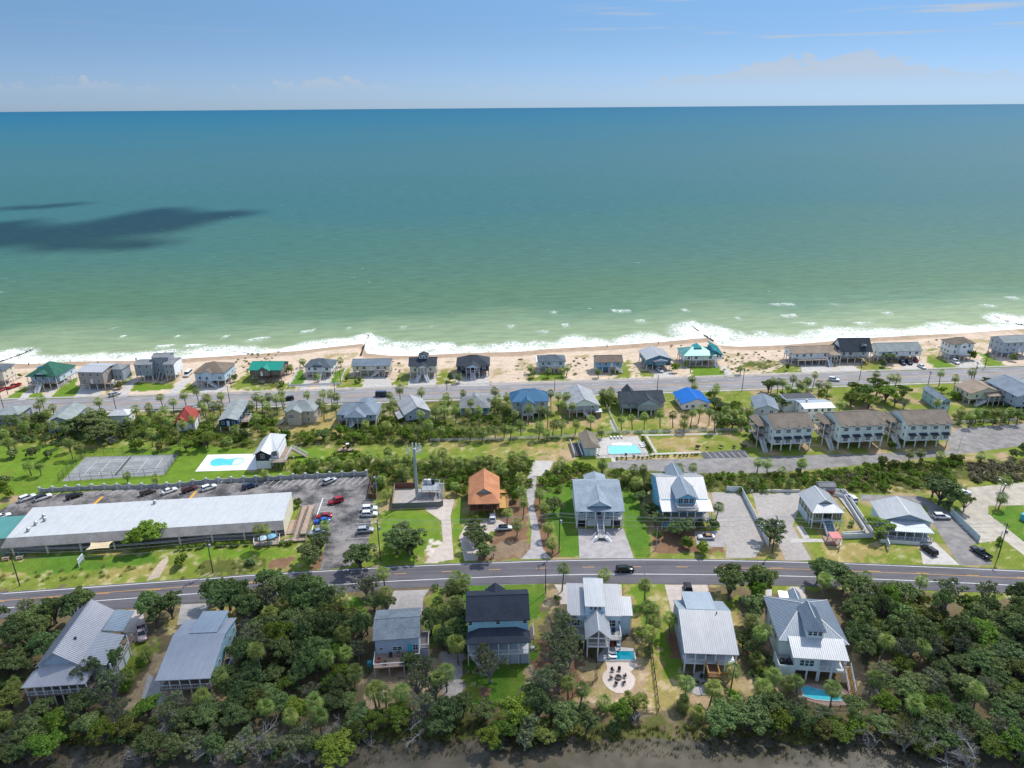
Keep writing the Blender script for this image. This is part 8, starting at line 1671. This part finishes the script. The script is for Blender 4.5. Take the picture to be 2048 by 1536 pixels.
def palm(k, cx, cy, h_=6, d=None):
    p = G(k, cx, cy, h_); s = (d or rp_.uniform(3.7,4.7)) / 4.0
    if h_ < 3.6: s *= .9
    root = empty('young_palm' if h_ < 3.6 else 'cabbage_palm', (p.x, p.y, 0), rp_.uniform(0,6.28))
    me, bx, by = rp_.choice(TRUNK); hh = max(.5, h_ - .1); o = link('trunk', me, root, (0,0,0), None, (1,1, hh))
    o = link('crown', rp_.choice(PALM_ME), root, (0,0, h_), rp_.uniform(0,6.28),(s, s, s * rp_.uniform(.85,1.05)))
    if rp_.random() < .45: link('dead_fronds', rp_.choice(SKIRT), root, (0,0, h_ - .1), rp_.uniform(0,6.28),(s, s, s))
    PLANTS.append((root, 'young palm' if h_ < 3.6 else 'tall palm' if h_ > 5.6 else 'cabbage palm', 'palm tree', p.x, p.y)); STANDS.append((p.x, p.y, 1.6)); return root
KIND = {'oak': ('dark oak', 'dark_oak'), 'bright': ('bright green tree', 'bright_tree'), 'olive': ('olive green tree', 'olive_tree'), 'sparse': ('sparse grey-limbed oak', 'sparse_oak')}
def tree_at(x, y, zc, d, key='oak', z0=0.):
    nm = KIND[key]; root = empty(nm[1], (x, y, z0), rp_.uniform(0,6.28)); s = d / 8.; sz = max(zc / 5.0, s * .45); cm, tm = rp_.choice(OAKS[key])
    link('trunk', tm, root, None, None, (s, s, sz)); link('crown', cm, root, None, None, (s, s, sz))
    PLANTS.append((root, nm[0], 'tree', x, y)); STANDS.append((x, y, d * .38)); return root
def tree(k, cx, cy, zc, d, key='oak'):
    if d < 4.3 or zc < 2.6: return shrub(k, cx, cy, d, zc, key if key != 'sparse' else 'grey')
    p = G(k, cx, cy, zc); return tree_at(p.x, p.y, zc, d, key)
def shrub(k, cx, cy, d, zc=None, key='oak'):
    zc = zc or d * .4; p = G(k, cx, cy, zc * .8); me = rp_.choice(SHRUB_ME[key]); root = link('shrub', me, None, (p.x, p.y, 0), rp_.uniform(0,6.28),(d / 2, d / 2, max(zc * 1.5,.6)))
    PLANTS.append((root, {'oak': 'dark green shrub', 'bright': 'bright green shrub', 'olive': 'olive shrub', 'grey': 'grey-green shrub', 'dry': 'dry brown shrub'}[key], 'shrub', p.x, p.y)); STANDS.append((p.x, p.y, d * .4)); return root
def dead(k, cx, cy, s=1., rz=None):
    p = G(k, cx, cy, 1.5); root = link('dead_tree', rp_.choice(DEAD), None, (p.x, p.y, float(gz(p.x, p.y))), rp_.uniform(0,6.28) if rz is None else rz, (s * 1.5, s * 1.5, s)); PLANTS.append((root, 'bleached dead tree', 'tree', p.x, p.y))
PALMS = {
 1: [(400,770,6),(370,830,6),(510,850,6),(450,900,6),(955,790,5),(1560,750,5),(1685,795,6),(1790,730,6),(1910,690,6),(2015,760,6),(1450,850,6),(1600,870,6),(880,890,6),(985,890,6),(1320,870,6),(1960,820,6),(40,1100,7),(70,1180,6),(240,940,7),(390,1040,7),(510,1020,7),(620,1050,7),(655,1190,4),(1470,1090,6),(1700,1080,6),(1775,1010,6),(1870,970,6),(1640,980,6),(1430,980,6),(1550,930,7),(230,1010,6),(140,960,6),(60,960,6),(1250,980,6)],
 2: [(65,755,5),(200,735,5),(40,850,6),(130,830,6),(185,830,5),(120,940,6),(545,750,6),(600,770,6),(665,745,6),(735,760,7),(795,705,6),(790,760,6),(1040,725,5),(1195,715,5),(1275,725,6),(1330,745,5),(1315,835,5),(1165,800,6),(1205,840,6),(1945,670,6),(1850,730,6),(1880,790,6),(1850,840,6),(545,945,6),(340,1060,5),(650,830,6),(500,830,5),(1610,1010,4),(1820,1020,5),(1140,545,3),(1370,395,3),(1000,400,3),(880,460,3),(270,1180,3)],
 3: [(205,695,5),(615,710,5),(450,740,6),(420,800,7),(470,790,6),(925,690,7),(920,790,7),(1040,745,6),(960,770,6),(1000,840,7),(1055,840,7),(1470,715,6),(1545,735,7),(1625,735,6),(1705,755,5),(1590,820,6),(1680,830,6),(1980,715,5),(2040,720,6),(200,910,6),(340,885,6),(430,870,6),(545,870,6),(690,800,7),(665,890,7),(765,880,7),(1260,860,7),(1370,870,7),(1440,880,7),(1120,905,6),(1170,1005,5),(1085,1060,5),(1365,1020,6),(1500,1010,5),(1580,1010,5),(1720,1010,5),(1860,960,5),(1430,1100,3),(1960,1080,3),(680,1090,4),(800,1090,4),(270,1010,7),(170,1060,5),(400,1060,5),(920,1060,4),(1020,1050,4),(1445,500,3),(1580,490,3),(1635,465,4),(1270,465,3),(570,550,3),(1930,500,3)],
 4: [(30,705,4),(110,690,5),(120,745,5),(900,570,4),(925,640,3),(1140,645,4),(1130,685,4),(205,960,5),(310,950,5),(435,935,5.5),(585,910,6),(710,920,5.5),(905,900,6),(980,870,6),(1070,890,6),(830,930,5),(820,1000,4),(1120,950,6),(1160,920,6),(1230,870,6),(1310,900,6),(1380,890,6),(1460,870,6),(1250,950,5),(1380,960,5),(1690,590,6),(1790,600,6),(1840,650,6),(1890,570,7),(1945,620,6),(1930,690,5),(2020,590,6),(1740,600,6),(1370,470,3)],
 5: [(20,600,5),(80,560,6),(140,500,6),(180,580,6),(260,590,6),(700,490,5),(830,520,6),(890,530,6),(1290,480,6),(1425,530,6),(1580,470,6),(370,760,5),(1260,750,5),(1840,600,5),(1920,620,5),(1975,650,5),(1480,830,5),(1560,870,5),(1620,840,5),(1700,830,5),(1790,840,5),(1850,850,5),(1930,830,5),(2000,840,5)],
 6: [(65,60,6),(255,275,4),(360,280,4),(640,70,6),(730,100,5),(1180,375,3),(1445,400,3.2)],
 7: [(600,350,3.2),(1070,235,4),(1745,150,4),(1760,230,4),(1820,220,4),(1900,240,4),(1850,310,4),(1920,380,3),(1740,540,3),(1690,410,3),(540,880,6),(610,880,6),(1160,840,5),(1260,240,3.5),(1390,240,3.5),(1570,190,3.5),(1660,220,3.5)],
 8: [(70,220,5),(30,320,4),(310,190,5),(345,240,5),(400,160,5),(465,250,5),(555,250,5),(510,470,3),(650,270,4),(720,240,5),(770,240,5),(840,220,5),(925,255,5),(950,320,5),(1045,190,6),(1090,210,6),(1150,190,6),(1120,260,6),(1120,390,5),(1130,520,5),(1155,620,6),(1000,720,5),(1090,830,4),(1300,540,4),(1340,670,5),(1380,850,4),(1410,1010,3),(1525,1240,7),(1900,1300,7),(530,1330,6),(610,1340,6),(1460,280,4),(1500,250,4),(1890,270,4)],
 9: [(20,270,5),(320,320,5),(405,310,5),(240,370,4),(740,310,5),(870,300,5),(590,750,4),(1105,665,5.5),(1480,250,4),(1560,260,4),(420,1390,6),(340,430,5),(1880,260,4),(1700,330,3),(1440,420,3),(1770,430,3)],
 10: [(1010,170,5),(1110,160,5),(1290,185,5),(1850,575,3.8),(20,250,4),(1660,190,3),(1895,415,4)],
 11: [(395,300,5),(1690,810,5),(1560,970,4),(1975,620,6),(1130,640,3),(1000,820,3),(100,870,3),(20,1150,3)],
 12: [(50,620,8),(250,260,5),(150,330,5),(590,670,6),(720,490,6),(490,1020,5),(535,1130,5),(310,1130,5),(120,1060,5),(810,790,5),(950,930,5),(980,900,5),(1050,960,5),(1175,935,5),(1450,830,6),(1520,780,6),(1600,560,6),(1560,430,6),(1500,300,6),(1560,110,6),(1640,130,6),(890,370,5),(700,230,6),(1050,170,5),(1030,20,5),(740,640,5)],
 13: [(1130,1070,5),(1270,1140,5),(60,690,6),(1480,1270,2),(1900,360,5),(1960,480,6),(1925,590,6),(1870,140,5),(50,300,6)],
 14: [(350,1080,5),(610,1120,5),(805,960,5.5),(30,370,6),(190,460,5),(980,480,6),(1060,600,7),(1110,570,6),(1020,850,2.5),(1190,1000,4),(1090,1110,5),(1690,70,6),(670,1250,3),(830,1260,3),(1330,1080,3),(1410,1060,3),(1760,1140,5),(320,1270,2),(460,1360,2)],
 15: [(190,70,6),(670,540,7),(890,1030,6),(1380,930,5),(590,830,4),(510,60,6),(945,80,6),(960,590,6)]}
for k, L in PALMS.items():
    for a in L: palm(k, *a)
O, Bt, Ol, Sp = 'oak', 'bright', 'olive', 'sparse'
TREES = {
 6: [(1350,900,5,10.5, Bt),(1240,960,4.5,6, Bt),(1680,1180,1.8,5, Bt),(30,470,2,5, Bt),(90,540,2,5, Bt),(60,430,2,5, O),(1300,100,2,5, Bt),(310,170,2,5, O),(140,170,2,5, O),(450,180,2,5, O)],
 7: [(1010,1080,4,8, O),(1110,980,4,6.5, O),(1480,1100,4.5,9.5, O),(1820,960,5,9, O),(1870,870,4,6, O),(1930,1010,4,6, O),(905,635,1.6,3.4, Bt),(750,1400,6,9, O),(640,1330,5,7, O),(950,1390,6,8, O),(1080,1430,6,8, O),(250,1440,6,8, O),(120,1420,5,6.5, O),(400,1490,5,6, O),(820,1000,.8,3, Bt),(770,1000,.8,2, Bt),(480,1170,1,4, O),(1540,1390,4,5.5, Sp)],
 8: [(100,960,5,9, O),(740,960,4.5,8, O),(690,810,4,5, Bt),(30,890,4,6, O),(780,1060,3.5,6, O),(1430,640,3.5,6.5, O),(1330,420,1.5,4.5, Bt),(1430,420,1.5,4.5, Bt),(1070,570,2,5, Bt),(540,520,1.6,4, Bt),(700,880,4,6, O)],
 9: [(770,830,4,7, O),(700,870,3,5, O),(810,1020,2,4.5, Bt),(940,1060,2,5, Bt),(1600,870,4.5,9, O),(1230,1290,5.5,8, O),(1480,1310,5.5,8, O),(1470,1430,4,6, Bt),(390,560,3,5, O),(470,680,3,5.5, O),(1050,840,2,4, O),(930,840,2,3.5, O),(430,480,3,5, Ol),(540,940,2,3.5, Bt),(520,770,3,4.6, O),(380,470,3,5, O)],
 10: [(1310,470,6,11, O),(1240,420,5.5,7, O),(1400,540,5,7, O),(1520,590,4,4.6, O),(740,830,4,8, Bt),(1350,650,1.6,4, O),(1430,690,1.2,3, O),(1820,970,1.2,3, Bt),(280,1230,5,9, O),(420,1300,4,7, O),(180,1200,5,6, O),(520,1000 + 370,5,7, O),(480,810,1,2.5, Bt),(760,250,2,5, Ol),(850,280,2,5, Ol),(1430,220,2,5.5, Ol),(1960,170,2,5, O),(2030,120,2,5, O),(840,90,1.5,4, Bt)],
 5: [(820,330,3.5,7, O),(750,400,2,4.5, O),(600,640,5,11, Bt),(800,640,5,10, Bt),(480,690,4.5,9, Bt),(720,580,5,8, Bt),(950,640,4,7, Bt),(960,745,3,5.5, Sp),(640,720,4,8, Bt),(520,620,4.5,7, Bt),(1400,690,2,4.5, Bt),(1580,330,2.5,4.6, Bt),(1950,345,2,4.4, O),(1300,640,1.5,4, Bt),(1720,550,3,5, O),(880,700,4,6, Bt),(1440,700,2,4, Bt)],
 4: [(740,470,2.5,5, Bt),(1650,620,4,7, O),(1700,760,4,8, O),(1800,790,4,7, O),(1120,790,3,6, O),(1180,830,3,6, O),(1300,960,4,7, O),(1450,1080,2,3.5, Bt),(1465,1150,2,4, Bt),(840,430,2,3.8, O),(1830,460,2,3, O),(1070,730,2,4, Bt),(955,1240,.8,2.2, 'grey'),(1178,1235,.7,1.9, 'grey'),(1305,1235,.7,1.7, 'grey'),(1400,1232,.9,2.6, 'grey'),(1045,1248,.5,1.2, 'grey')],
 3: [(480,560,2.5,4.6, O),(1300,535,2,4, O),(50,1080,4,6, Bt),(560,1120,2,4.4, Bt),(1840,1080,1.2,3.2, Bt)],
 2: [(130,600,2,4, Bt),(700,1070,3,5, Bt),(60,1150,4,7, Bt),(340,570,2,3.5, O),(830,500,2,4.4, Bt),(800,620,1.5,4.4, O),(1430,580,1,1.8, O),(1520,605,1,2.2, O),(1560,580,1.6,3.5, 'grey'),(1935,580,1,1.6, O),(1050,1120,3,5, Bt),(1200,1100,3,5, O),(1500,1120,3,5, Bt),(2000,1080,4,6, Bt),(1360,1080,2.5,5, Bt),(820,1120,2.5,5, Bt),(430,1120,2.5,5, O)],
 1: [(860,960,6,13, O),(720,1020,5,9, O),(1050,1020,5,9, O),(950,1090,5,10, O),(1160,640,2,4.5, Ol),(1320,1220,2,5, Bt),(1560,1240,2,4.5, Ol),(1800,1200,3,6, Bt),(2000,1140,3,7, Bt),(190,545,1,2.5, Ol),(1260,530,1,3, Ol),(1190,1050,4,7, O),(360,960,4,6, O)],
 11: [(560,265,6,8, O),(640,220,6,6, O),(400,280,5,6, O),(1140,240,5,8, O),(1310,240,5,7, O),(1200,340,4,5, O),(1700,190,6,8, O),(1830,180,6,7, O),(1920,260,6,7, O),(80,470,5,7, O),(220,500,5,7, O),(300,420,5,6, O),(330,560,5,7, O),(110,700,4,7, O),(60,980,4,7, Ol),(690,760,6,7, Sp),(850,860,6,6.5, Sp),(620,1030,4,7, O),(790,950,5,7, Sp),(340,1340,4,7, Bt),(1010,800,1.6,4, Bt),(1080,720,1.2,3, Bt),(960,900,1.6,4, Bt),(150,400,5,6, O),(870,680,5,4.6, O),(1350,1010,4,5, Sp),(1280,1090,4,5, Sp),(1780,1060,3,6, O),(1880,950,4,6, O),(1950,480,5,7, Sp),(1960,800,4,7, O),(1600,1100,3,7, O),(1420,1130,3,6, O)],
 13: [(1090,480,6,7.5, Sp),(1000,680,6,8, Sp),(1150,640,6,7, Sp),(1080,830,6,8, Sp),(900,1050,6,7, Sp),(1050,980,5,7, Sp),(380,900,5,8, Sp),(310,800,5,5, Sp),(620,1320,4,8, Bt),(850,1250,5,7, O),(1780,1260,3,6, Ol),(1100,1380,4,7, O),(50,560,5,6, O),(80,450,5,6, O),(60,200,5,6, O),(1150,750,6,6, Sp),(1030,280,1,2.5, O),(1900,790,1.6,3.4, O)],
 14: [(1010,350,5,8, O),(1030,180,5,5, Bt),(780,90,6,7, O),(1060,80,6,7, O),(900,640,3,5, O),(1000,720,3,5, O),(800,1240,2,4.4, Bt),(700,1400,4,7, O),(1000,1380,4,8, O),(1430,1400,3.5,5.5, O),(1650,1360,3,5, Sp),(1960,1300,4,6, O),(1290,1300,3,5, O),(1090,1010,1.6,4, Bt),(330,1240,1.2,3.6, O),(480,1360,1.2,3, Bt),(1150,1240,4,6, O)],
 12: [(1240,690,3,4.6, O),(1350,750,5,6.5, Sp),(1420,880,5,6.5, Sp),(1290,850,5,5.5, Sp),(1150,1120,3,7, Bt),(1350,1010,4,6, Sp),(1530,1080,4,7, O),(660,1400,4,9, Bt),(910,780,.9,2.2, O),(940,90,4,5, Sp),(1060,250,3,5, O),(960,240,3,5, O),(1400,370,5,6, O),(1560,350,5,6, O),(1530,500,5,6, O),(1600,440,5,5.5, O),(1650,1020,4,5, O),(1480,1180,3,6, O)]}
for k, L in TREES.items():
    for cx, cy, zc, d, key in L:
        if key == 'grey': shrub(k, cx, cy, d, zc, key)
        else: tree(k, cx, cy, zc, d, key)
for x, y in ((155,1025),(185,1020),(230,1020),(290,1015),(360,1010),(440,1010),(30,1030),(320,1025)): shrub(7, x, y, 2.0,.8, 'bright')
for x, y in ((1660,1055),(1710,1050),(1780,1045),(1850,1040)): shrub(6, x, y, 1.9,.8, 'bright')
for x, y in ((900,470),(1010,500),(1070,512),(1130,515),(1190,510),(1240,505),(1290,490),(1350,492),(1415,490),(1465,488),(1570,482),(1640,488),(1690,478),(1735,480),(1805,475),(1840,472),(1875,470),(785,520),(850,520),(905,522)): shrub(24, x, y, 1.3,.5, 'olive')
for i in range(12): shrub(24,1130 + i * 10.5,240 + i * 17,1.4,.7, 'oak')
# woods: random fill of the wooded ground
WOODS = [
 ([(-140,1260),(60,1235),(115,1225),(90,1310),(50,1395),(-40,1440),(-160,1440)], 20,4.0),
 ([(480,1215),(590,1200),(690,1225),(735,1270),(725,1340),(700,1430),(560,1480),(400,1470),(450,1400),(490,1300)], 50,4.0),
 ([(1700,1195),(1780,1190),(1900,1210),(2090,1225),(2200,1400),(2060,1480),(1840,1490),(1740,1420),(1725,1330),(1690,1260)], 85,4.2),
 ([(-60,1440),(120,1430),(250,1430),(420,1430),(440,1470),(200,1490),(-60,1510)], 14,4.6),([(700,1410),(900,1400),(930,1440),(720,1470)], 9,4.2),([(960,1440),(1100,1400),(1260,1425),(1240,1470),(980,1480)], 12,4.2),([(1430,1440),(1600,1432),(1720,1440),(1720,1475),(1460,1475)], 10,4.0),
 ([(250,1475),(720,1470),(720,1515),(320,1528)], 14,3.6),([(1680,1465),(2080,1475),(2090,1530),(1850,1515)], 14,3.6),([(985,1470),(1090,1470),(1090,1498),(985,1498)], 3,3.4),([(-60,1480),(70,1480),(60,1530),(-60,1530)], 4,3.6)]
def in_woods(P, n, dmin, fn, seed):
    rr = random.Random(seed); W = [G(0, *p) for p in P]; W = [(p.x, p.y) for p in W]; xs = [p[0] for p in W]; ys = [p[1] for p in W]; got = 0
    for t_ in range(n * 30):
        x, y = rr.uniform(min(xs), max(xs)), rr.uniform(min(ys), max(ys))
        if not in_poly(np.array([x]), np.array([y]), W)[0] or inside_house(x, y, 2.2): continue
        if any((x - a) ** 2 + (y - b) ** 2 < (max(dmin, c)) ** 2 * .62 for a, b, c in STANDS): continue
        fn(rr, x, y); got += 1
        if got >= n: break
def wood_tree(rr, x, y):
    q = rr.random(); key = O if q < .50 else Ol if q < .62 else Sp if q < .88 else Bt
    tree_at(x, y, rr.uniform(3.2,6.4) if y > 118 else rr.uniform(2.4,4), rr.uniform(5.5,9.0) if y > 118 else rr.uniform(4.6,6.5), key, float(gz(x, y)))
for i, (P, n, dm) in enumerate(WOODS): in_woods(P, n, dm, wood_tree, 300 + i)
for k, x, y, s in ((11,1090,1390,1.2),(11,1230,1250,1.3),(11,1680,1420,1.4),(11,1980,1380,1.2),(12,130,1330,1.4),(12,560,1260,1.2),(12,460,1480,1.1),(12,830,1110,1.0),(12,1270,1250,1.1),(12,900,1290,.8),(15,540,1290,1.3),(15,800,1300,1.5),(15,960,1330,1.3),(15,1180,1330,1.4),(15,1130,1440,1.3),(15,1310,1480,1.5),(15,1690,1370,1.4),(15,620,1000,1.2),(12,60,420,1.5),(12,290,560,1.2),(12,230,380,1.1),(11,740,760,1.2),(12,880,60,1.3),(13,1750,1420,1.0),(14,1180,1370,1.1),(1,1080,1170,1.3),(12,100,170,1.2),(15,430,230,1.4),(15,1620,760,1.3),(11,200,560,1.2),(11,890,1180,1.0)): dead(k, x, y, s)
# thickets and ground cover nobody could count
def scatter(name, label, polys, dens, make, mat_, seed, pad=.6, cat='undergrowth'):
    rr = random.Random(seed); Vs = []; Fs = []; nb = 0
    for P in polys:
        W = [G(0, *p) for p in P]; W = [(p.x, p.y) for p in W]; xs = [p[0] for p in W]; ys = [p[1] for p in W]; A_ = (max(xs) - min(xs)) * (max(ys) - min(ys)); n = int(A_ * dens)
        X = np.array([rr.uniform(min(xs), max(xs)) for _ in range(n)]); Y = np.array([rr.uniform(min(ys), max(ys)) for _ in range(n)]); ok = in_poly(X, Y, W)
        for x, y in zip(X[ok], Y[ok]):
            if pad is not None and inside_house(x, y, pad): continue
            V, F = make(rr); a = rr.uniform(0,6.28); c, s = math.cos(a), math.sin(a); Vr = V.copy(); Vr[:, 0] = V[:, 0] * c - V[:, 1] * s + x; Vr[:, 1] = V[:, 0] * s + V[:, 1] * c + y; Vr[:, 2] += float(gz(x, y))
            Vs.append(Vr); Fs.append(F + nb); nb += len(Vr)
    o = link(name, np_mesh(name, np.concatenate(Vs), np.concatenate(Fs), mat_)); return tag(o, label, None, None, 'stuff')
def mk(arr, s0, s1, zf=1., step=1):
    def f(rr):
        V, F = rr.choice(arr); s = rr.uniform(s0, s1); k = len(F) // step
        return V * np.array([s, s, s * zf * rr.uniform(.8,1.2)]), F
    return f
SH_L = [shrub_arrays(120 + i, 26) for i in range(3)]
LOWL = [palm_crown(140 + i, 11,5,80,.95,.6,6,.25) for i in range(3)]
BAND1 = [(745,925),(1060,922),(1065,975),(1000,1000),(935,985),(905,990),(890,972),(790,958),(750,995),(745,960)]; BAND1b = [(560,935),(660,918),(740,905),(745,945),(600,955)]
BAND2 = [(1090,938),(1140,932),(1215,944),(1400,952),(1540,952),(1700,940),(1880,922),(1930,925),(1900,985),(1860,980),(1690,985),(1480,988),(1430,985),(1300,980),(1140,985),(1090,985)]
BAND3 = [(560,872),(700,860),(860,866),(960,858),(1000,872),(860,884),(620,892),(560,892)]; BAND3b = [(300,868),(440,862),(510,880),(505,897),(330,892)]; BAND4 = [(0,850),(200,855),(330,865),(330,885),(130,893),(0,893)]
INLAND = [[(-60,828),(340,835),(430,855),(430,872),(-60,880)], [(500,830),(560,845),(560,872),(500,872)], [(760,838),(905,842),(905,872),(760,868)], [(905,815),(930,850),(1020,852),(1060,835),(1000,812)], [(1420,812),(1480,808),(1500,852),(1440,862)], [(1908,828),(2080,815),(2080,846),(1910,850)], [(1200,800),(1235,800),(1235,815),(1205,818)], [(1560,790),(1660,785),(1660,800),(1570,808)]]
scatter('palmetto_thicket', 'dense bright palmetto thicket between the roads', [BAND1, BAND1b, BAND2, BAND3, BAND3b] + INLAND, .20, mk(LOWL, .8,1.35), leaf_palm, 1)
scatter('bright_thicket', 'bright green shrubs mixed into the palmetto thicket', [BAND1, BAND1b, BAND2, BAND3, BAND3b] + INLAND, .15, mk(SH_L, .9,1.8,1.1), leaf_bright, 2)
scatter('olive_thicket', 'olive shrubs mixed into the palmetto thicket', [BAND1, BAND2, BAND4], .06, mk(SH_L, .9,1.7,1.1), leaf_olive, 3)
scatter('shady_undergrowth', 'dark green undergrowth below the woods', [P for P, n, d in WOODS] + [BAND4, [(860,1175),(925,1165),(930,1330),(870,1300)], [(1485,1200),(1540,1190),(1560,1400),(1500,1400)]], .10, mk(SH_L, .9,1.8,.9), leaf_oak, 4)
scatter('dry_scrub', 'dry grey-brown scrub behind the sandy lot', [[(1925,928),(2120,918),(2120,958),(1950,968)], [(1650,955),(1800,950),(1800,965),(1660,970)]], .40, mk(SH_L, .9,1.7,.8), leaf_dry, 5)
scatter('roadside_grass_clumps', 'clumpy ornamental grass along the shop bank', [[(-20,1150),(200,1132),(310,1130),(310,1150),(190,1158),(-20,1175)], [(360,1135),(540,1118),(545,1140),(420,1150),(360,1160)]], .16, mk(LOWL, .35,.6,1.3), leaf_olive, 6)
dpx = [[(470,745),(560,745),(560,700),(470,700)], [(1440,748),(1560,742),(1560,700),(1440,705)], [(1030,760),(1060,760),(1060,715),(1030,715)], [(1340,730),(1375,730),(1375,690),(1340,690)], [(560,760),(600,755),(600,730),(560,730)], [(770,760),(800,760),(800,720),(770,720)], [(1850,700),(1880,700),(1880,680),(1850,680)], [(1140,750),(1190,750),(1190,715),(1140,715)]]
scatter('dune_plants', 'low dune plants scattered on the beachfront sand', dpx, .07, mk(SH_L, .4,1.1,.45), leaf_olive, 7)
def tuft(rr):
    n = 9; V = []; F = []
    for i in range(n):
        a = rr.uniform(0,6.28); r_ = rr.uniform(0,.45); x, y = r_ * math.cos(a), r_ * math.sin(a); hh = rr.uniform(.35,.8); w_ = .05; lx, ly = rr.uniform(-.25,.25), rr.uniform(-.25,.25); b = len(V); V += [(x - w_, y, 0),(x + w_, y, 0),(x + lx + .012, y + ly, hh),(x + lx - .012, y + ly, hh)]; F.append((b, b + 1, b + 2, b + 3))
    return np.array(V, float), np.array(F)
marshp = [[(-160,1465),(240,1455),(560,1490),(800,1452),(1000,1440),(1300,1452),(1500,1458),(1700,1450),(2100,1490),(2150,1550),(1700,1535),(1300,1512),(1000,1505),(800,1525),(560,1545),(240,1550),(-160,1560)]]
scatter('marsh_grass', 'olive marsh grass along the creek edge', marshp, 1.5, tuft, leafmat('marsh_blade', (.05,.06,.015),(.13,.13,.035), None, .2),8, None)
scatter('marsh_shrubs', 'low dark marsh shrubs at the creek edge', [[(-60,1455),(700,1460),(1300,1450),(2100,1480),(2100,1500),(1300,1470),(700,1490),(-60,1490)]], .11, mk(SH_L, .6,1.6,.6), leaf_olive, 9, None)
# describe every plant by what it stands beside
from collections import defaultdict
def near_land(x, y):
    best = min(LAND, key=lambda l: max(0, math.hypot(x - l[1], y - l[2]) - l[3])); dx, dy = x - best[1], y - best[2]
    rel = ('in front of' if dy < 0 else 'behind') if abs(dy) > abs(dx) else ('left of' if dx < 0 else 'right of')
    return best[0], rel
ORD = ['leftmost', 'second from left', 'third from left', 'fourth from left', 'fifth from left', 'sixth from left', 'seventh from left', 'eighth from left', 'ninth from left', 'tenth from left'] + ['%dth from left' % i for i in range(11,60)]
grp = defaultdict(list)
for root, desc, cat, x, y in PLANTS: grp[(desc, cat) + near_land(x, y)].append((x, root))
for (desc, cat, lm, rel), L in grp.items():
    L.sort(key=lambda a: a[0])
    for i, (x, root) in enumerate(L):
        tag(root, '%s%s %s the %s' % (desc, '' if len(L) == 1 else ', ' + ORD[i], rel, lm), cat, {'palm tree': 'palms of the island', 'tree': 'trees of the island', 'shrub': 'single shrubs'}[cat])
